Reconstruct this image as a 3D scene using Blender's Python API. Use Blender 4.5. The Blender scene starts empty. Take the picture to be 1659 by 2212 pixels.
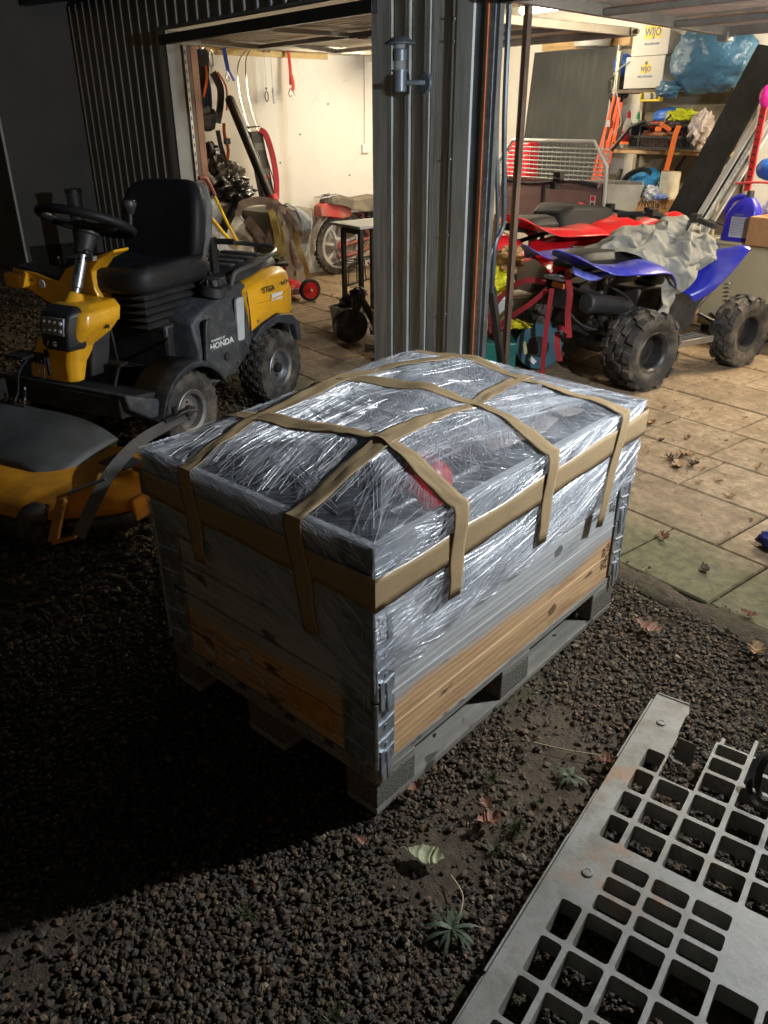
import bpy, math, random
import numpy as np
from mathutils import Vector, Matrix, noise as mnoise
from math import sin, cos, pi, radians as rad
S = bpy.context.scene
COL = S.collection
rnd = random.Random(7)
# ---------------------------------------------------------------- camera
cam = bpy.data.cameras.new('camera'); camo = bpy.data.objects.new('camera', cam); COL.objects.link(camo)
camo.matrix_world = Matrix(((0.62422, -0.34886, 0.69903, 1.0904), (0.78124, 0.28232, -0.55674, -0.84276), (-0.00313, 0.89364, 0.44878, 1.5163), (0, 0, 0, 1)))
cam.sensor_fit = 'HORIZONTAL'; cam.sensor_width = 36; cam.lens = 36*1705.9/1659
cam.clip_start = 0.02; cam.clip_end = 200
S.camera = camo
# ---------------------------------------------------------------- night sky, exposure
w = bpy.data.worlds.new('World'); S.world = w; w.use_nodes = True
nt = w.node_tree; bgn = nt.nodes['Background']
sky = nt.nodes.new('ShaderNodeTexSky'); sky.sky_type = 'NISHITA'; sky.sun_disc = False
sky.sun_elevation = rad(3); sky.sun_rotation = rad(120)
nt.links.new(sky.outputs[0], bgn.inputs[0]); bgn.inputs[1].default_value = 0.021
S.view_settings.view_transform = 'Standard'; S.view_settings.look = 'None'
S.view_settings.exposure = 0; S.view_settings.gamma = 1
# lamp powers (the lamps themselves are built with their fittings below)
WALL_LAMP_W = 500.0
TUBE_A = 22.0
TUBE_B = 300.0
FILL_TUBE_C = 150.0

# ---------------------------------------------------------------- mesh helper
def cr(pts, n=6, closed=False):
    """catmull-rom through points"""
    P = [Vector(p) for p in pts]; out = []
    m = len(P)
    if m < 3: return P
    rng = range(m if closed else m-1)
    for i in rng:
        if closed: a, b, c, d = P[(i-1) % m], P[i], P[(i+1) % m], P[(i+2) % m]
        else: a, b, c, d = P[max(i-1, 0)], P[i], P[i+1], P[min(i+2, m-1)]
        for k in range(n):
            t = k/n
            out.append(0.5*((2*b)+(c-a)*t+(2*a-5*b+4*c-d)*t*t+(3*b-a-3*c+d)*t**3))
    if not closed: out.append(P[-1])
    return out

def fbm(p, o=3, s=1.0):
    v = 0; a = 1
    p = Vector(p)*s
    for _ in range(o):
        v += a*mnoise.noise(p); p = p*2.03+Vector((3.1, 1.7, 9.2)); a *= .5
    return v

class M:
    def __init__(s): s.v = []; s.f = []; s.T = None; s.uv = None
    def add(s, vs, fs):
        b = len(s.v)
        if s.T is not None: vs = [s.T @ Vector(v) for v in vs]
        s.v += [tuple(v) for v in vs]; s.f += [tuple(i+b for i in f) for f in fs]; return s
    def box(s, c, d, rot=None):
        x, y, z = d[0]/2, d[1]/2, d[2]/2
        vs = [Vector((sx*x, sy*y, sz*z)) for sz in (-1, 1) for sy in (-1, 1) for sx in (-1, 1)]
        if rot is not None:
            if isinstance(rot, (int, float)): rot = Matrix.Rotation(rot, 3, 'Z')
            vs = [rot @ v for v in vs]
        c = Vector(c)
        return s.add([v+c for v in vs], [(0, 2, 3, 1), (4, 5, 7, 6), (0, 1, 5, 4), (2, 6, 7, 3), (0, 4, 6, 2), (1, 3, 7, 5)])
    def beam(s, a, b, wd, th, up=(0, 0, 1)):
        a = Vector(a); b = Vector(b); d = (b-a).normalized(); up = Vector(up)
        r = d.cross(up)
        if r.length < 1e-4: r = d.cross(Vector((1, 0, 0)))
        r.normalize(); u = r.cross(d)
        vs = []
        for p in (a, b):
            for i, j in ((-1, -1), (1, -1), (1, 1), (-1, 1)): vs.append(p+r*(i*wd/2)+u*(j*th/2))
        return s.add(vs, [(0, 1, 2, 3), (7, 6, 5, 4), (0, 4, 5, 1), (1, 5, 6, 2), (2, 6, 7, 3), (3, 7, 4, 0)])
    def cyl(s, a, b, r, r2=None, n=16, caps=True):
        r2 = r if r2 is None else r2
        a = Vector(a); b = Vector(b); d = (b-a).normalized()
        x = d.orthogonal().normalized(); y = d.cross(x)
        vs = []
        for p, q in ((a, r), (b, r2)):
            for k in range(n): vs.append(p+(x*cos(2*pi*k/n)+y*sin(2*pi*k/n))*q)
        fs = [(k, (k+1) % n, n+(k+1) % n, n+k) for k in range(n)]
        if caps: fs += [tuple(reversed(range(n))), tuple(range(n, 2*n))]
        return s.add(vs, fs)
    def tube(s, pts, r, n=8, closed=False, flat=1.0):
        P = [Vector(p) for p in pts]; m = len(P)
        vs = []; x = None
        for i, p in enumerate(P):
            if closed: d = P[(i+1) % m]-P[(i-1) % m]
            else: d = P[min(i+1, m-1)]-P[max(i-1, 0)]
            d.normalize()
            if x is None: x = d.orthogonal().normalized()
            x = (x-d*x.dot(d)).normalized(); y = d.cross(x)
            rr = r(i/(m-1)) if callable(r) else r
            for k in range(n): vs.append(p+x*cos(2*pi*k/n)*rr+y*sin(2*pi*k/n)*rr*flat)
        fs = []
        for i in range(m if closed else m-1):
            a = i*n; b = ((i+1) % m)*n
            fs += [(a+k, a+(k+1) % n, b+(k+1) % n, b+k) for k in range(n)]
        if not closed: fs += [tuple(reversed(range(n))), tuple(range((m-1)*n, m*n))]
        return s.add(vs, fs)
    def lathe(s, prof, n=24, o=(0, 0, 0), ax=(0, 0, 1), closed=False):
        o = Vector(o); ax = Vector(ax).normalized(); x = ax.orthogonal().normalized(); y = ax.cross(x)
        vs = []; m = len(prof)
        for (r, z) in prof:
            for k in range(n):
                a = 2*pi*k/n; vs.append(o+ax*z+(x*cos(a)+y*sin(a))*r)
        fs = [(i*n+k, i*n+(k+1) % n, (i+1)*n+(k+1) % n, (i+1)*n+k) for i in range(m-1) for k in range(n)]
        if closed: fs += [((m-1)*n+k, (m-1)*n+(k+1) % n, (k+1) % n, k) for k in range(n)]
        else:
            if prof[0][0] > 1e-5: fs.append(tuple(reversed(range(n))))
            if prof[-1][0] > 1e-5: fs.append(tuple(range((m-1)*n, m*n)))
        return s.add(vs, fs)
    def prism(s, poly, axis, a, b, poly2=None):
        """polygon in the two other axes, extruded along axis from a to b"""
        n = len(poly); poly2 = poly2 or poly
        def mk(p, t):
            return {'x': (t, p[0], p[1]), 'y': (p[0], t, p[1]), 'z': (p[0], p[1], t)}[axis]
        vs = [mk(p, a) for p in poly]+[mk(p, b) for p in poly2]
        return s.add(vs, [tuple(reversed(range(n))), tuple(range(n, 2*n))]+[(k, (k+1) % n, n+(k+1) % n, n+k) for k in range(n)])
    def loft(s, rings, caps=True):
        n = len(rings[0]); vs = [p for r in rings for p in r]
        fs = [(i*n+k, i*n+(k+1) % n, (i+1)*n+(k+1) % n, (i+1)*n+k) for i in range(len(rings)-1) for k in range(n)]
        if caps: fs += [tuple(reversed(range(n))), tuple(range((len(rings)-1)*n, len(rings)*n))]
        return s.add(vs, fs)
    def grid(s, fn, nu, nv, th=0, dirn=None):
        vs = [Vector(fn(i/(nu-1), j/(nv-1))) for j in range(nv) for i in range(nu)]
        fs = [(j*nu+i, j*nu+i+1, (j+1)*nu+i+1, (j+1)*nu+i) for j in range(nv-1) for i in range(nu-1)]
        return s.add(vs, fs)
    def ribbon(s, pts, wd, ups, th=.0012):
        P = [Vector(p) for p in pts]; m = len(P); vs = []
        for i, p in enumerate(P):
            d = (P[min(i+1, m-1)]-P[max(i-1, 0)]).normalized()
            up = Vector(ups[i] if isinstance(ups, list) else ups)
            r = d.cross(up).normalized(); u = r.cross(d).normalized()
            ww = (wd(i/(m-1)) if callable(wd) else wd)/2
            vs += [p-r*ww, p+r*ww, p+r*ww+u*th, p-r*ww+u*th]
        fs = [(4*i+a, 4*i+b, 4*i+4+b, 4*i+4+a) for i in range(m-1) for a, b in ((0, 1), (1, 2), (2, 3), (3, 0))]
        fs += [(3, 2, 1, 0), (4*m-4, 4*m-3, 4*m-2, 4*m-1)]
        return s.add(vs, fs)
    def sph(s, c, r, nu=16, nv=10, fn=None):
        if isinstance(r, (int, float)): r = (r, r, r)
        c = Vector(c); vs = []
        for j in range(nv+1):
            t = pi*j/nv
            for i in range(nu):
                a = 2*pi*i/nu; d = Vector((sin(t)*cos(a), sin(t)*sin(a), -cos(t)))
                k = fn(d) if fn else 1.0
                vs.append(c+Vector((d.x*r[0]*k, d.y*r[1]*k, d.z*r[2]*k)))
        fs = [(j*nu+i, j*nu+(i+1) % nu, (j+1)*nu+(i+1) % nu, (j+1)*nu+i) for j in range(nv) for i in range(nu)]
        return s.add(vs, fs)
    def blob(s, c, r, seed=0, amp=.25, fr=2.0, nu=40, nv=26, ridge=.5):
        o = Vector((seed*7.3, seed*3.1, seed*1.7))
        def fn(d):
            p = d*fr+o
            a = fbm(p, 3); b = abs(mnoise.noise(p*2.2+Vector((5, 5, 5))))
            return 1+amp*a-amp*ridge*(b-.2)
        return s.sph(c, r, nu, nv, fn)
    def mesh(s, name, smooth=35):
        me = bpy.data.meshes.new(name); me.from_pydata(s.v, [], s.f); me.validate(); me.update()
        if smooth:
            me.polygons.foreach_set('use_smooth', [True]*len(me.polygons))
            me.set_sharp_from_angle(angle=rad(smooth))
        return me

def ob(name, m, mat, parent=None, smooth=35, bev=0, seg=2, loc=None, label=None, kind=None, weld=False):
    me = m.mesh(name, smooth) if isinstance(m, M) else m
    o = bpy.data.objects.new(name, me); COL.objects.link(o)
    if mat is not None and not me.materials: me.materials.append(mat)
    if parent is not None: o.parent = parent
    if loc is not None: o.location = loc
    if bev:
        b = o.modifiers.new('bevel', 'BEVEL'); b.width = bev; b.segments = seg; b.limit_method = 'ANGLE'; b.angle_limit = rad(30); b.harden_normals = False
    if label: o['label'] = label
    if kind: o['kind'] = kind
    return o
def tag(o, label=None, cat=None, group=None, kind=None):
    if label: o['label'] = label
    if cat: o['category'] = cat
    if group: o['group'] = group
    if kind: o['kind'] = kind
    return o
def thing(name, label, cat, loc=(0, 0, 0), rz=0, group=None):
    o = bpy.data.objects.new(name, None); COL.objects.link(o); o.empty_display_size = .1
    o.location = loc; o.rotation_euler = (0, 0, rz)
    return tag(o, label, cat, group)
def copy_tree(o, parent=None):
    c = o.copy(); COL.objects.link(c)
    c.parent = parent
    for ch in list(o.children): copy_tree(ch, c)
    return c

# ---------------------------------------------------------------- materials
class N:
    """small node-tree writer"""
    def __init__(s, name):
        s.m = bpy.data.materials.new(name); s.m.use_nodes = True; s.t = s.m.node_tree
        s.b = s.t.nodes['Principled BSDF']; s.out = s.t.nodes['Material Output']
        s.tc = s.t.nodes.new('ShaderNodeTexCoord')
    def n(s, typ, **k):
        nd = s.t.nodes.new(typ)
        for a, v in k.items(): setattr(nd, a, v)
        return nd
    def l(s, a, b): s.t.links.new(a, b)
    def vec(s, src='Object', scale=(1, 1, 1), rot=(0, 0, 0), loc=(0, 0, 0)):
        mp = s.n('ShaderNodeMapping'); mp.inputs['Scale'].default_value = scale; mp.inputs['Rotation'].default_value = rot
        mp.inputs['Location'].default_value = loc
        s.l(s.tc.outputs[src], mp.inputs[0]); return mp.outputs[0]
    def noise(s, v, sc=5, det=4, rough=.55, dist=0):
        nd = s.n('ShaderNodeTexNoise'); nd.inputs['Scale'].default_value = sc; nd.inputs['Detail'].default_value = det
        nd.inputs['Roughness'].default_value = rough; nd.inputs['Distortion'].default_value = dist
        s.l(v, nd.inputs['Vector']); return nd.outputs['Fac']
    def ramp(s, f, stops):
        r = s.n('ShaderNodeValToRGB'); e = r.color_ramp.elements
        while len(e) < len(stops): e.new(.5)
        for i, (p, c) in enumerate(stops):
            e[i].position = p; e[i].color = (c, c, c, 1) if isinstance(c, (int, float)) else (*c, 1)
        s.l(f, r.inputs[0]); return r.outputs[0]
    def mix(s, f, a, b, mode='MIX'):
        x = s.n('ShaderNodeMix', data_type='RGBA', blend_type=mode)
        for i, q in ((0, f), (6, a), (7, b)):
            if hasattr(q, 'links'): s.l(q, x.inputs[i])
            elif i == 0: x.inputs[i].default_value = q
            else: x.inputs[i].default_value = (*q, 1) if not isinstance(q, (int, float)) else (q, q, q, 1)
        return x.outputs[2]
    def math(s, op, a, b=0.0, c=None):
        x = s.n('ShaderNodeMath', operation=op)
        for i, q in ((0, a), (1, b), (2, c)):
            if q is None: continue
            if hasattr(q, 'links'): s.l(q, x.inputs[i])
            else: x.inputs[i].default_value = q
        return x.outputs[0]
    def bump(s, h, st=.3, d=.01):
        b = s.n('ShaderNodeBump'); b.inputs['Strength'].default_value = st; b.inputs['Distance'].default_value = d
        s.l(h, b.inputs['Height']); s.l(b.outputs[0], s.b.inputs['Normal']); return b
    def set(s, **k):
        for a, v in k.items():
            i = s.b.inputs[a.replace('_', ' ')]
            if hasattr(v, 'links'): s.l(v, i)
            else: i.default_value = (*v, 1) if isinstance(v, tuple) and len(v) == 3 else v
        return s
_mc = {}
def mt(name, col, rough=.5, metal=0, var=.25, sc=6, bump=.15, bsc=60, dirt=None, dsc=3, damt=.45, spec=.5, coat=0, src='Object', rvar=.15, stretch=(1, 1, 1), bd=.004, sheen=0):
    """general procedural surface: colour variation, roughness variation, fine relief and optional grime"""
    if name in _mc: return _mc[name]
    g = N(name); v = g.vec(src, stretch)
    n1 = g.noise(v, sc, 5); col = tuple(col)
    dk = tuple(max(0, c*(1-var)) for c in col); lt = tuple(min(1, c*(1+var)) for c in col)
    c = g.ramp(n1, [(.3, dk), (.7, lt)])
    if dirt:
        n2 = g.noise(g.vec(src, stretch, loc=(3, 7, 1)), dsc, 8, .65)
        f = g.ramp(n2, [(.5-.1*damt, 0), (.62, damt), (.8, min(1, damt*1.6))])
        c = g.mix(f, c, tuple(dirt)); g.last = f
    n3 = g.noise(v, bsc, 4, .6)
    r = g.math('MULTIPLY_ADD', n1, rvar, rough-rvar/2)
    g.set(Base_Color=c, Roughness=r, Metallic=float(metal)); g.b.inputs['Specular IOR Level'].default_value = spec
    if coat: g.b.inputs['Coat Weight'].default_value = coat; g.b.inputs['Coat Roughness'].default_value = .12
    if sheen: g.b.inputs['Sheen Weight'].default_value = sheen
    if bump: g.bump(n3, bump, bd)
    _mc[name] = g.m; return g.m
def emis(name, col, st):
    m = bpy.data.materials.new(name); m.use_nodes = True; b = m.node_tree.nodes['Principled BSDF']
    b.inputs['Base Color'].default_value = (*col, 1)
    b.inputs['Emission Color'].default_value = (*col, 1); b.inputs['Emission Strength'].default_value = st; return m

def text_mesh(txt, size, ext=.0006, bold=0.0, align='CENTER'):
    cu = bpy.data.curves.new('lettering', 'FONT'); cu.body = txt; cu.size = size; cu.extrude = ext; cu.offset = bold
    cu.align_x = align; cu.align_y = 'CENTER'; cu.resolution_u = 3
    o = bpy.data.objects.new('tmp', cu); COL.objects.link(o)
    dg = bpy.context.evaluated_depsgraph_get(); me = bpy.data.meshes.new_from_object(o.evaluated_get(dg))
    bpy.data.objects.remove(o); me.name = 'lettering'; me.materials.clear(); return me
def lettering(txt, size, mat, parent, origin, xdir, ydir, bold=0.0, shear=0, sx=1.0):
    """flat print: text laid with its baseline along xdir and its up along ydir"""
    me = text_mesh(txt, size, .0005, bold)
    x = Vector(xdir).normalized(); y = Vector(ydir); y = (y-x*y.dot(x)).normalized(); z = x.cross(y)
    for v in me.vertices:
        c = v.co; v.co = Vector(origin)+x*(c.x*sx+c.y*shear)+y*c.y+z*(c.z+.0006)
    return ob('lettering', me, mat, parent, smooth=0)
# ---------------------------------------------------------------- shared materials
m_rubber = mt('rubber', (.022, .021, .02), .75, var=.3, dirt=(.16, .13, .1), damt=.55, dsc=9, bump=.4, bsc=90)
m_rubber_cl = mt('clean_rubber', (.018, .018, .018), .7, dirt=(.06, .055, .05), damt=.4, dsc=7)
m_blackpl = mt('black_plastic', (.02, .021, .024), .45, var=.2, dirt=(.09, .085, .08), damt=.3, dsc=14, bump=.2, bsc=300)
m_vinyl = mt('black_vinyl', (.012, .012, .014), .55, spec=.3, var=.2, bump=.3, bsc=400, bd=.001)
m_blackmet = mt('black_metal', (.025, .025, .027), .4, .3, dirt=(.12, .08, .05), damt=.25, dsc=9)
m_steel = mt('dull_steel', (.35, .36, .38), .38, .9, var=.2, dirt=(.16, .11, .07), damt=.3)
m_galv = mt('galvanised', (.42, .46, .5), .42, .75, var=.35, sc=30, dirt=(.2, .2, .2), damt=.35, dsc=18, bump=.3)
m_chrome = mt('worn_chrome', (.6, .6, .6), .22, 1, var=.15, dirt=(.15, .1, .07), damt=.3)
m_yel = mt('yellow_paint', (.82, .41, .015), .36, var=.08, sc=3, coat=.4, dirt=(.3, .15, .03), damt=.3, dsc=5, bump=.05)
m_yeld = mt('deck_yellow', (.66, .28, .012), .55, var=.15, sc=4, dirt=(.16, .09, .03), damt=.5, dsc=6, bump=.15)
m_dgrey = mt('charcoal_plastic', (.032, .036, .042), .5, var=.2, dirt=(.14, .14, .14), damt=.35, dsc=22, bump=.25, bsc=200)
m_mgrey = mt('grey_plastic', (.12, .125, .125), .6, var=.2, dirt=(.06, .05, .04), damt=.5, dsc=6)
m_lgrey = mt('light_grey_paint', (.42, .43, .43), .5, var=.1, dirt=(.2, .18, .15), damt=.3)
m_whitepl = mt('white_plastic', (.7, .7, .68), .45, var=.08)
m_red = mt('red_plastic', (.62, .012, .02), .3, var=.12, coat=.35, dirt=(.3, .06, .05), damt=.3, dsc=4, bump=.05)
m_redm = mt('red_paint_worn', (.2, .045, .04), .45, var=.2, dirt=(.2, .12, .08), damt=.55, dsc=8)
m_blue = mt('blue_plastic', (.015, .022, .36), .3, var=.15, coat=.35, dirt=(.12, .12, .3), damt=.35, dsc=7, bump=.08)
m_redstrap = mt('red_webbing', (.33, .022, .028), .8, var=.2, bump=.6, bsc=500)
m_orstrap = mt('orange_webbing', (.75, .16, .02), .75, var=.15, bump=.5, bsc=500)
m_wood = mt('plain_timber', (.5, .33, .16), .6, var=.25, sc=4, stretch=(1, 12, 12), bump=.2)
m_card = mt('cardboard', (.52, .3, .13), .8, var=.12, sc=5, bump=.15, bsc=200, dirt=(.3, .17, .08), damt=.25)
m_cloth = mt('grey_canvas', (.5, .5, .46), .85, var=.12, sc=9, dirt=(.3, .29, .26), damt=.4, bump=.4, bsc=350, sheen=.1)
m_khaki = mt('khaki_webbing', (.36, .29, .11), .85, var=.3, sc=12, bump=.5, bsc=300)
m_taupe = mt('taupe_webbing', (.17, .13, .12), .85, var=.25, sc=12, bump=.5, bsc=300)
m_bagblk = mt('bin_liner', (.012, .012, .013), .18, var=.3, bump=.5, bsc=30, bd=.01)
m_rope = mt('grey_rope', (.45, .47, .47), .8, var=.2, sc=40, bump=.6, bsc=200)
m_print = mt('black_print', (.02, .02, .02), .7, bump=0)
m_printw = mt('white_print', (.75, .75, .75), .6, bump=0)
# ================================================================ GROUND, FLOOR
def soil_mat():
    g = N('soil'); v = g.vec('Object')
    a = g.noise(v, 1.7, 6, .6); b = g.noise(v, 38, 6, .7); c = g.noise(v, 3.1, 5, .6, .5)
    col = g.ramp(b, [(.3, (.035, .024, .015)), (.7, (.10, .072, .045))])
    moss = g.ramp(c, [(.52, 0), (.66, .75)])
    col = g.mix(moss, col, (.045, .06, .016))
    g.set(Base_Color=col, Roughness=.95); g.bump(g.math('ADD', b, a), .9, .012); return g.m
gnd = M()
def gfn(a, b):
    x = -14+22*a; y = -7+15*b
    return (x, y, -.012+.006*fbm((x, y, 0), 3, 2.2))
gnd.grid(gfn, 160, 110)
# horizon-sized sheet around the detailed one
gnd.add([(-90, -90, -.06), (90, -90, -.06), (90, 90, -.06), (-90, 90, -.06)], [(0, 1, 2, 3)])
ground = ob('ground', gnd, soil_mat(), kind='structure')

def gravel():
    t = (1+5**.5)/2
    ico = np.array([(-1, t, 0), (1, t, 0), (-1, -t, 0), (1, -t, 0), (0, -1, t), (0, 1, t), (0, -1, -t), (0, 1, -t), (t, 0, -1), (t, 0, 1), (-t, 0, -1), (-t, 0, 1)])/1.902
    fc = np.array([(0, 11, 5), (0, 5, 1), (0, 1, 7), (0, 7, 10), (0, 10, 11), (1, 5, 9), (5, 11, 4), (11, 10, 2), (10, 7, 6), (7, 1, 8), (3, 9, 4), (3, 4, 2), (3, 2, 6), (3, 6, 8), (3, 8, 9), (4, 9, 5), (2, 4, 11), (6, 2, 10), (8, 6, 7), (9, 8, 1)])
    R = np.random.default_rng(5)
    def region(n, x0, x1, y0, y1, r0, r1, z0=0.0):
        P = np.stack([R.uniform(x0, x1, n), R.uniform(y0, y1, n), np.full(n, z0)], 1)
        r = r0+(r1-r0)*R.random(n)**1.9
        return P, r
    sets = [region(62000, -1.25, .75, -.75, 1.52, .003, .0098), region(12000, -.6, .75, -1.1, -.4, .003, .010),
            region(4, 0, 1, 0, 1, .003, .004), region(26000, -1.1, .75, -.7, 1.5, .0016, .0032, .003), region(12000, -3.4, -1.2, -1.0, 1.46, .008, .017), region(6000, -8, -3.3, -1.2, 1.5, .012, .022), region(3500, .7, 2.2, -1, 1.4, .008, .014)]
    P = np.concatenate([a for a, b in sets]); r = np.concatenate([b for a, b in sets])
    # ragged edge of the gravel against the slabs, patches of bare soil
    edge = 1.40+.05*np.sin(P[:, 0]*7)+.03*np.sin(P[:, 0]*19+1)
    bare = np.sin(P[:, 0]*3.1+1.3)*np.sin(P[:, 1]*4.3+.4)+.5*np.sin(P[:, 0]*9+P[:, 1]*7)
    nz = np.array([mnoise.noise(Vector((p[0]*2.6, p[1]*2.6, 0))) for p in P]); bare = np.where(nz > .40, 2.0, bare*.6)
    spill = (P[:, 1] > edge) & (R.random(len(P)) > .55*np.exp(-(P[:, 1]-edge)/.03))
    keep = (~spill) & ~((bare > .95) & (R.random(len(P)) < .75))
    # lawn-like bare strip between the weeds beside the pallet
    d = np.hypot((P[:, 0]-.17)/.10, (P[:, 1]-.22)/.34); keep &= ~((d < 1) & (R.random(len(P)) < .55))
    P = P[keep]; r = r[keep]; n = len(P)
    P[:, 2] = -.012+r*R.uniform(-.1, .65, n)+.006*(R.random(n) < .3)+.012*(P[:, 1] > 1.465)
    sc = R.uniform(.65, 1.3, (n, 1, 3))*np.array([1.05, 1.0, .75]); jit = 1+R.uniform(-.38, .38, (n, 12, 3))
    V = ico[None]*jit*sc*r[:, None, None]
    a = R.uniform(0, 2*pi, n); ca, sa = np.cos(a), np.sin(a); b = R.uniform(-.6, .6, n); cb, sb = np.cos(b), np.sin(b)
    X, Y, Z = V[..., 0], V[..., 1], V[..., 2]
    Y, Z = Y*cb[:, None]-Z*sb[:, None], Y*sb[:, None]+Z*cb[:, None]
    X, Y = X*ca[:, None]-Y*sa[:, None], X*sa[:, None]+Y*ca[:, None]
    V = np.stack([X, Y, Z], 2)+P[:, None, :]
    F = fc[None]+(np.arange(n)*12)[:, None, None]
    me = bpy.data.meshes.new('gravel'); nf = n*20
    me.vertices.add(n*12); me.vertices.foreach_set('co', V.reshape(-1).astype(np.float32))
    me.loops.add(nf*3); me.loops.foreach_set('vertex_index', F.reshape(-1).astype(np.int32))
    me.polygons.add(nf); me.polygons.foreach_set('loop_start', np.arange(0, nf*3, 3, dtype=np.int32)); me.polygons.foreach_set('loop_total', np.full(nf, 3, dtype=np.int32))
    me.update(calc_edges=True); me.shade_flat()
    pal = np.array([(.17, .135, .10), (.22, .16, .11), (.115, .11, .105), (.23, .19, .15), (.16, .115, .09), (.14, .145, .14), (.10, .085, .07), (.42, .40, .34)])
    k = R.choice(len(pal), n, p=[.24, .2, .16, .1, .12, .09, .07, .02]); c = pal[k]*R.uniform(.10, .46, (n, 1))*np.array([1.3, 1.0, .66])
    cc = np.concatenate([c, np.ones((n, 1))], 1).repeat(12, 0).astype(np.float32)
    at = me.color_attributes.new('stone', 'FLOAT_COLOR', 'POINT'); at.data.foreach_set('color', cc.reshape(-1))
    g = N('gravel_stone'); a = g.n('ShaderNodeAttribute', attribute_name='stone'); nn = g.noise(g.vec('Object'), 220, 4, .6)
    col = g.mix(1.0, a.outputs[0], g.ramp(nn, [(.3, .7), (.7, 1.15)]), 'MULTIPLY')
    g.set(Base_Color=col, Roughness=.72); g.bump(nn, .35, .002); me.materials.append(g.m)
    o = bpy.data.objects.new('gravel', me); COL.objects.link(o); o['kind'] = 'stuff'; o['label'] = 'loose brown and grey angular gravel covering the yard'
gravel()

def slab_mat():
    g = N('concrete_slab'); v = g.vec('Object'); gv = g.n('ShaderNodeNewGeometry')
    oi = g.n('ShaderNodeObjectInfo')
    wv = gv.outputs['Position']
    a = g.noise(wv, 2.2, 6, .62); b = g.noise(wv, 26, 6, .68); s = g.noise(wv, 7, 6, .7, .4)
    base = g.ramp(a, [(.32, (.25, .175, .105)), (.7, (.36, .27, .17))])
    base = g.mix(g.ramp(b, [(.38, .75), (.6, 0)]), base, (.13, .09, .055))
    base = g.mix(g.ramp(s, [(.44, 0), (.62, .8)]), base, (.155, .105, .06))
    rc = g.ramp(oi.outputs['Random'], [(0, .82), (1, 1.12)]); base = g.mix(1.0, base, rc, 'MULTIPLY')
    # moss and algae creep in from the gravel edge
    sp = g.n('ShaderNodeSeparateXYZ'); g.l(wv, sp.inputs[0])
    e = g.math('SUBTRACT', 2.05, sp.outputs[1]); e = g.math('MULTIPLY', e, 1.9); e = g.math('ADD', e, g.math('SUBTRACT', g.noise(wv, 4.5, 6, .65), .62))
    base = g.mix(g.ramp(e, [(.0, 0), (.5, .85)]), base, g.ramp(b, [(.35, (.04, .042, .018)), (.65, (.11, .11, .042))]))
    g.set(Base_Color=base, Roughness=g.ramp(s, [(.3, .62), (.7, .85)])); g.bump(g.math('ADD', b, g.math('MULTIPLY', s, .6)), .5, .006); return g.m
m_slab = slab_mat()
floor = M(); floor.box((-3.1, 4.1, -.04), (6.7, 5.3, .04))
floor = ob('garage_floor', floor, mt('joint_sand', (.07, .055, .04), .95, bump=.5), kind='structure')
_sl = {}
def slab_mesh(wd):
    if wd in _sl: return _sl[wd]
    m = M(); a = wd/2-.004; d = .196; c = .006
    v = [(-a+c, -d+c, .0), (a-c, -d+c, 0), (a-c, d-c, 0), (-a+c, d-c, 0), (-a, -d, -.006), (a, -d, -.006), (a, d, -.006), (-a, d, -.006), (-a, -d, -.05), (a, -d, -.05), (a, d, -.05), (-a, d, -.05)]
    m.add(v, [(0, 1, 2, 3), (4, 5, 1, 0), (5, 6, 2, 1), (6, 7, 3, 2), (7, 4, 0, 3), (8, 9, 5, 4), (9, 10, 6, 5), (10, 11, 7, 6), (11, 8, 4, 7)])
    _sl[wd] = m.mesh('slab', 0); _sl[wd].materials.append(m_slab); return _sl[wd]
rs = random.Random(3); ns = 0
for k in range(13):
    y = 1.67+.4*k
    x = .55-rs.choice((0, .1, .2, .3)) if k > 1 else (.39 if k == 0 else .18)
    while x > -6.3:
        wd = rs.choice((.4, .4, .4, .6, .4)) if k else rs.choice((.4, .6))
        if wd not in (.4, .6, .8): wd = .4
        if k == 0 and x-wd < -3.6: break
        if not (x < -5.9 and y < 2.5):
            o = bpy.data.objects.new('slab', slab_mesh(wd)); COL.objects.link(o); o.parent = floor
            o.location = (x-wd/2, y, rs.uniform(-.0025, .0025)); o.rotation_euler = (rs.uniform(-.004, .004), rs.uniform(-.004, .004), rs.uniform(-.004, .004)); ns += 1
        x -= wd

# ================================================================ GARAGE BUILDING
m_siding = mt('grey_siding', (.2, .215, .22), .5, .1, var=.12, sc=3, stretch=(1, 1, .2), dirt=(.06, .065, .06), damt=.4, dsc=5, bump=.1)
m_board = mt('painted_board', (.40, .42, .40), .6, var=.15, sc=3, stretch=(8, 8, .6), dirt=(.09, .1, .075), damt=.5, dsc=6, bump=.5, bsc=14)
m_colb = mt('column_board', (.52, .55, .55), .55, var=.12, sc=3, stretch=(6, 6, .4), dirt=(.14, .16, .12), damt=.4, dsc=5, bump=.3, bsc=20)
m_trim = mt('pale_trim', (.45, .47, .46), .5, var=.08, stretch=(4, 4, .6), dirt=(.22, .25, .18), damt=.35, dsc=5, bump=.15)
m_grain = None
def grain_mat():
    g = N('weathered_painted_timber'); v = g.vec('Object', (60, 60, 1.6)); a = g.noise(v, 1.2, 6, .65, 1.2); b = g.noise(g.vec('Object', (9, 9, 1.1)), 1.5, 4, .6)
    c = g.ramp(a, [(.35, (.22, .225, .21)), (.6, (.50, .51, .48))]); c = g.mix(g.ramp(b, [(.5, 0), (.75, .5)]), c, (.09, .10, .06))
    g.set(Base_Color=c, Roughness=.7); g.bump(a, .9, .006); return g.m
m_grain = grain_mat()
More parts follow.
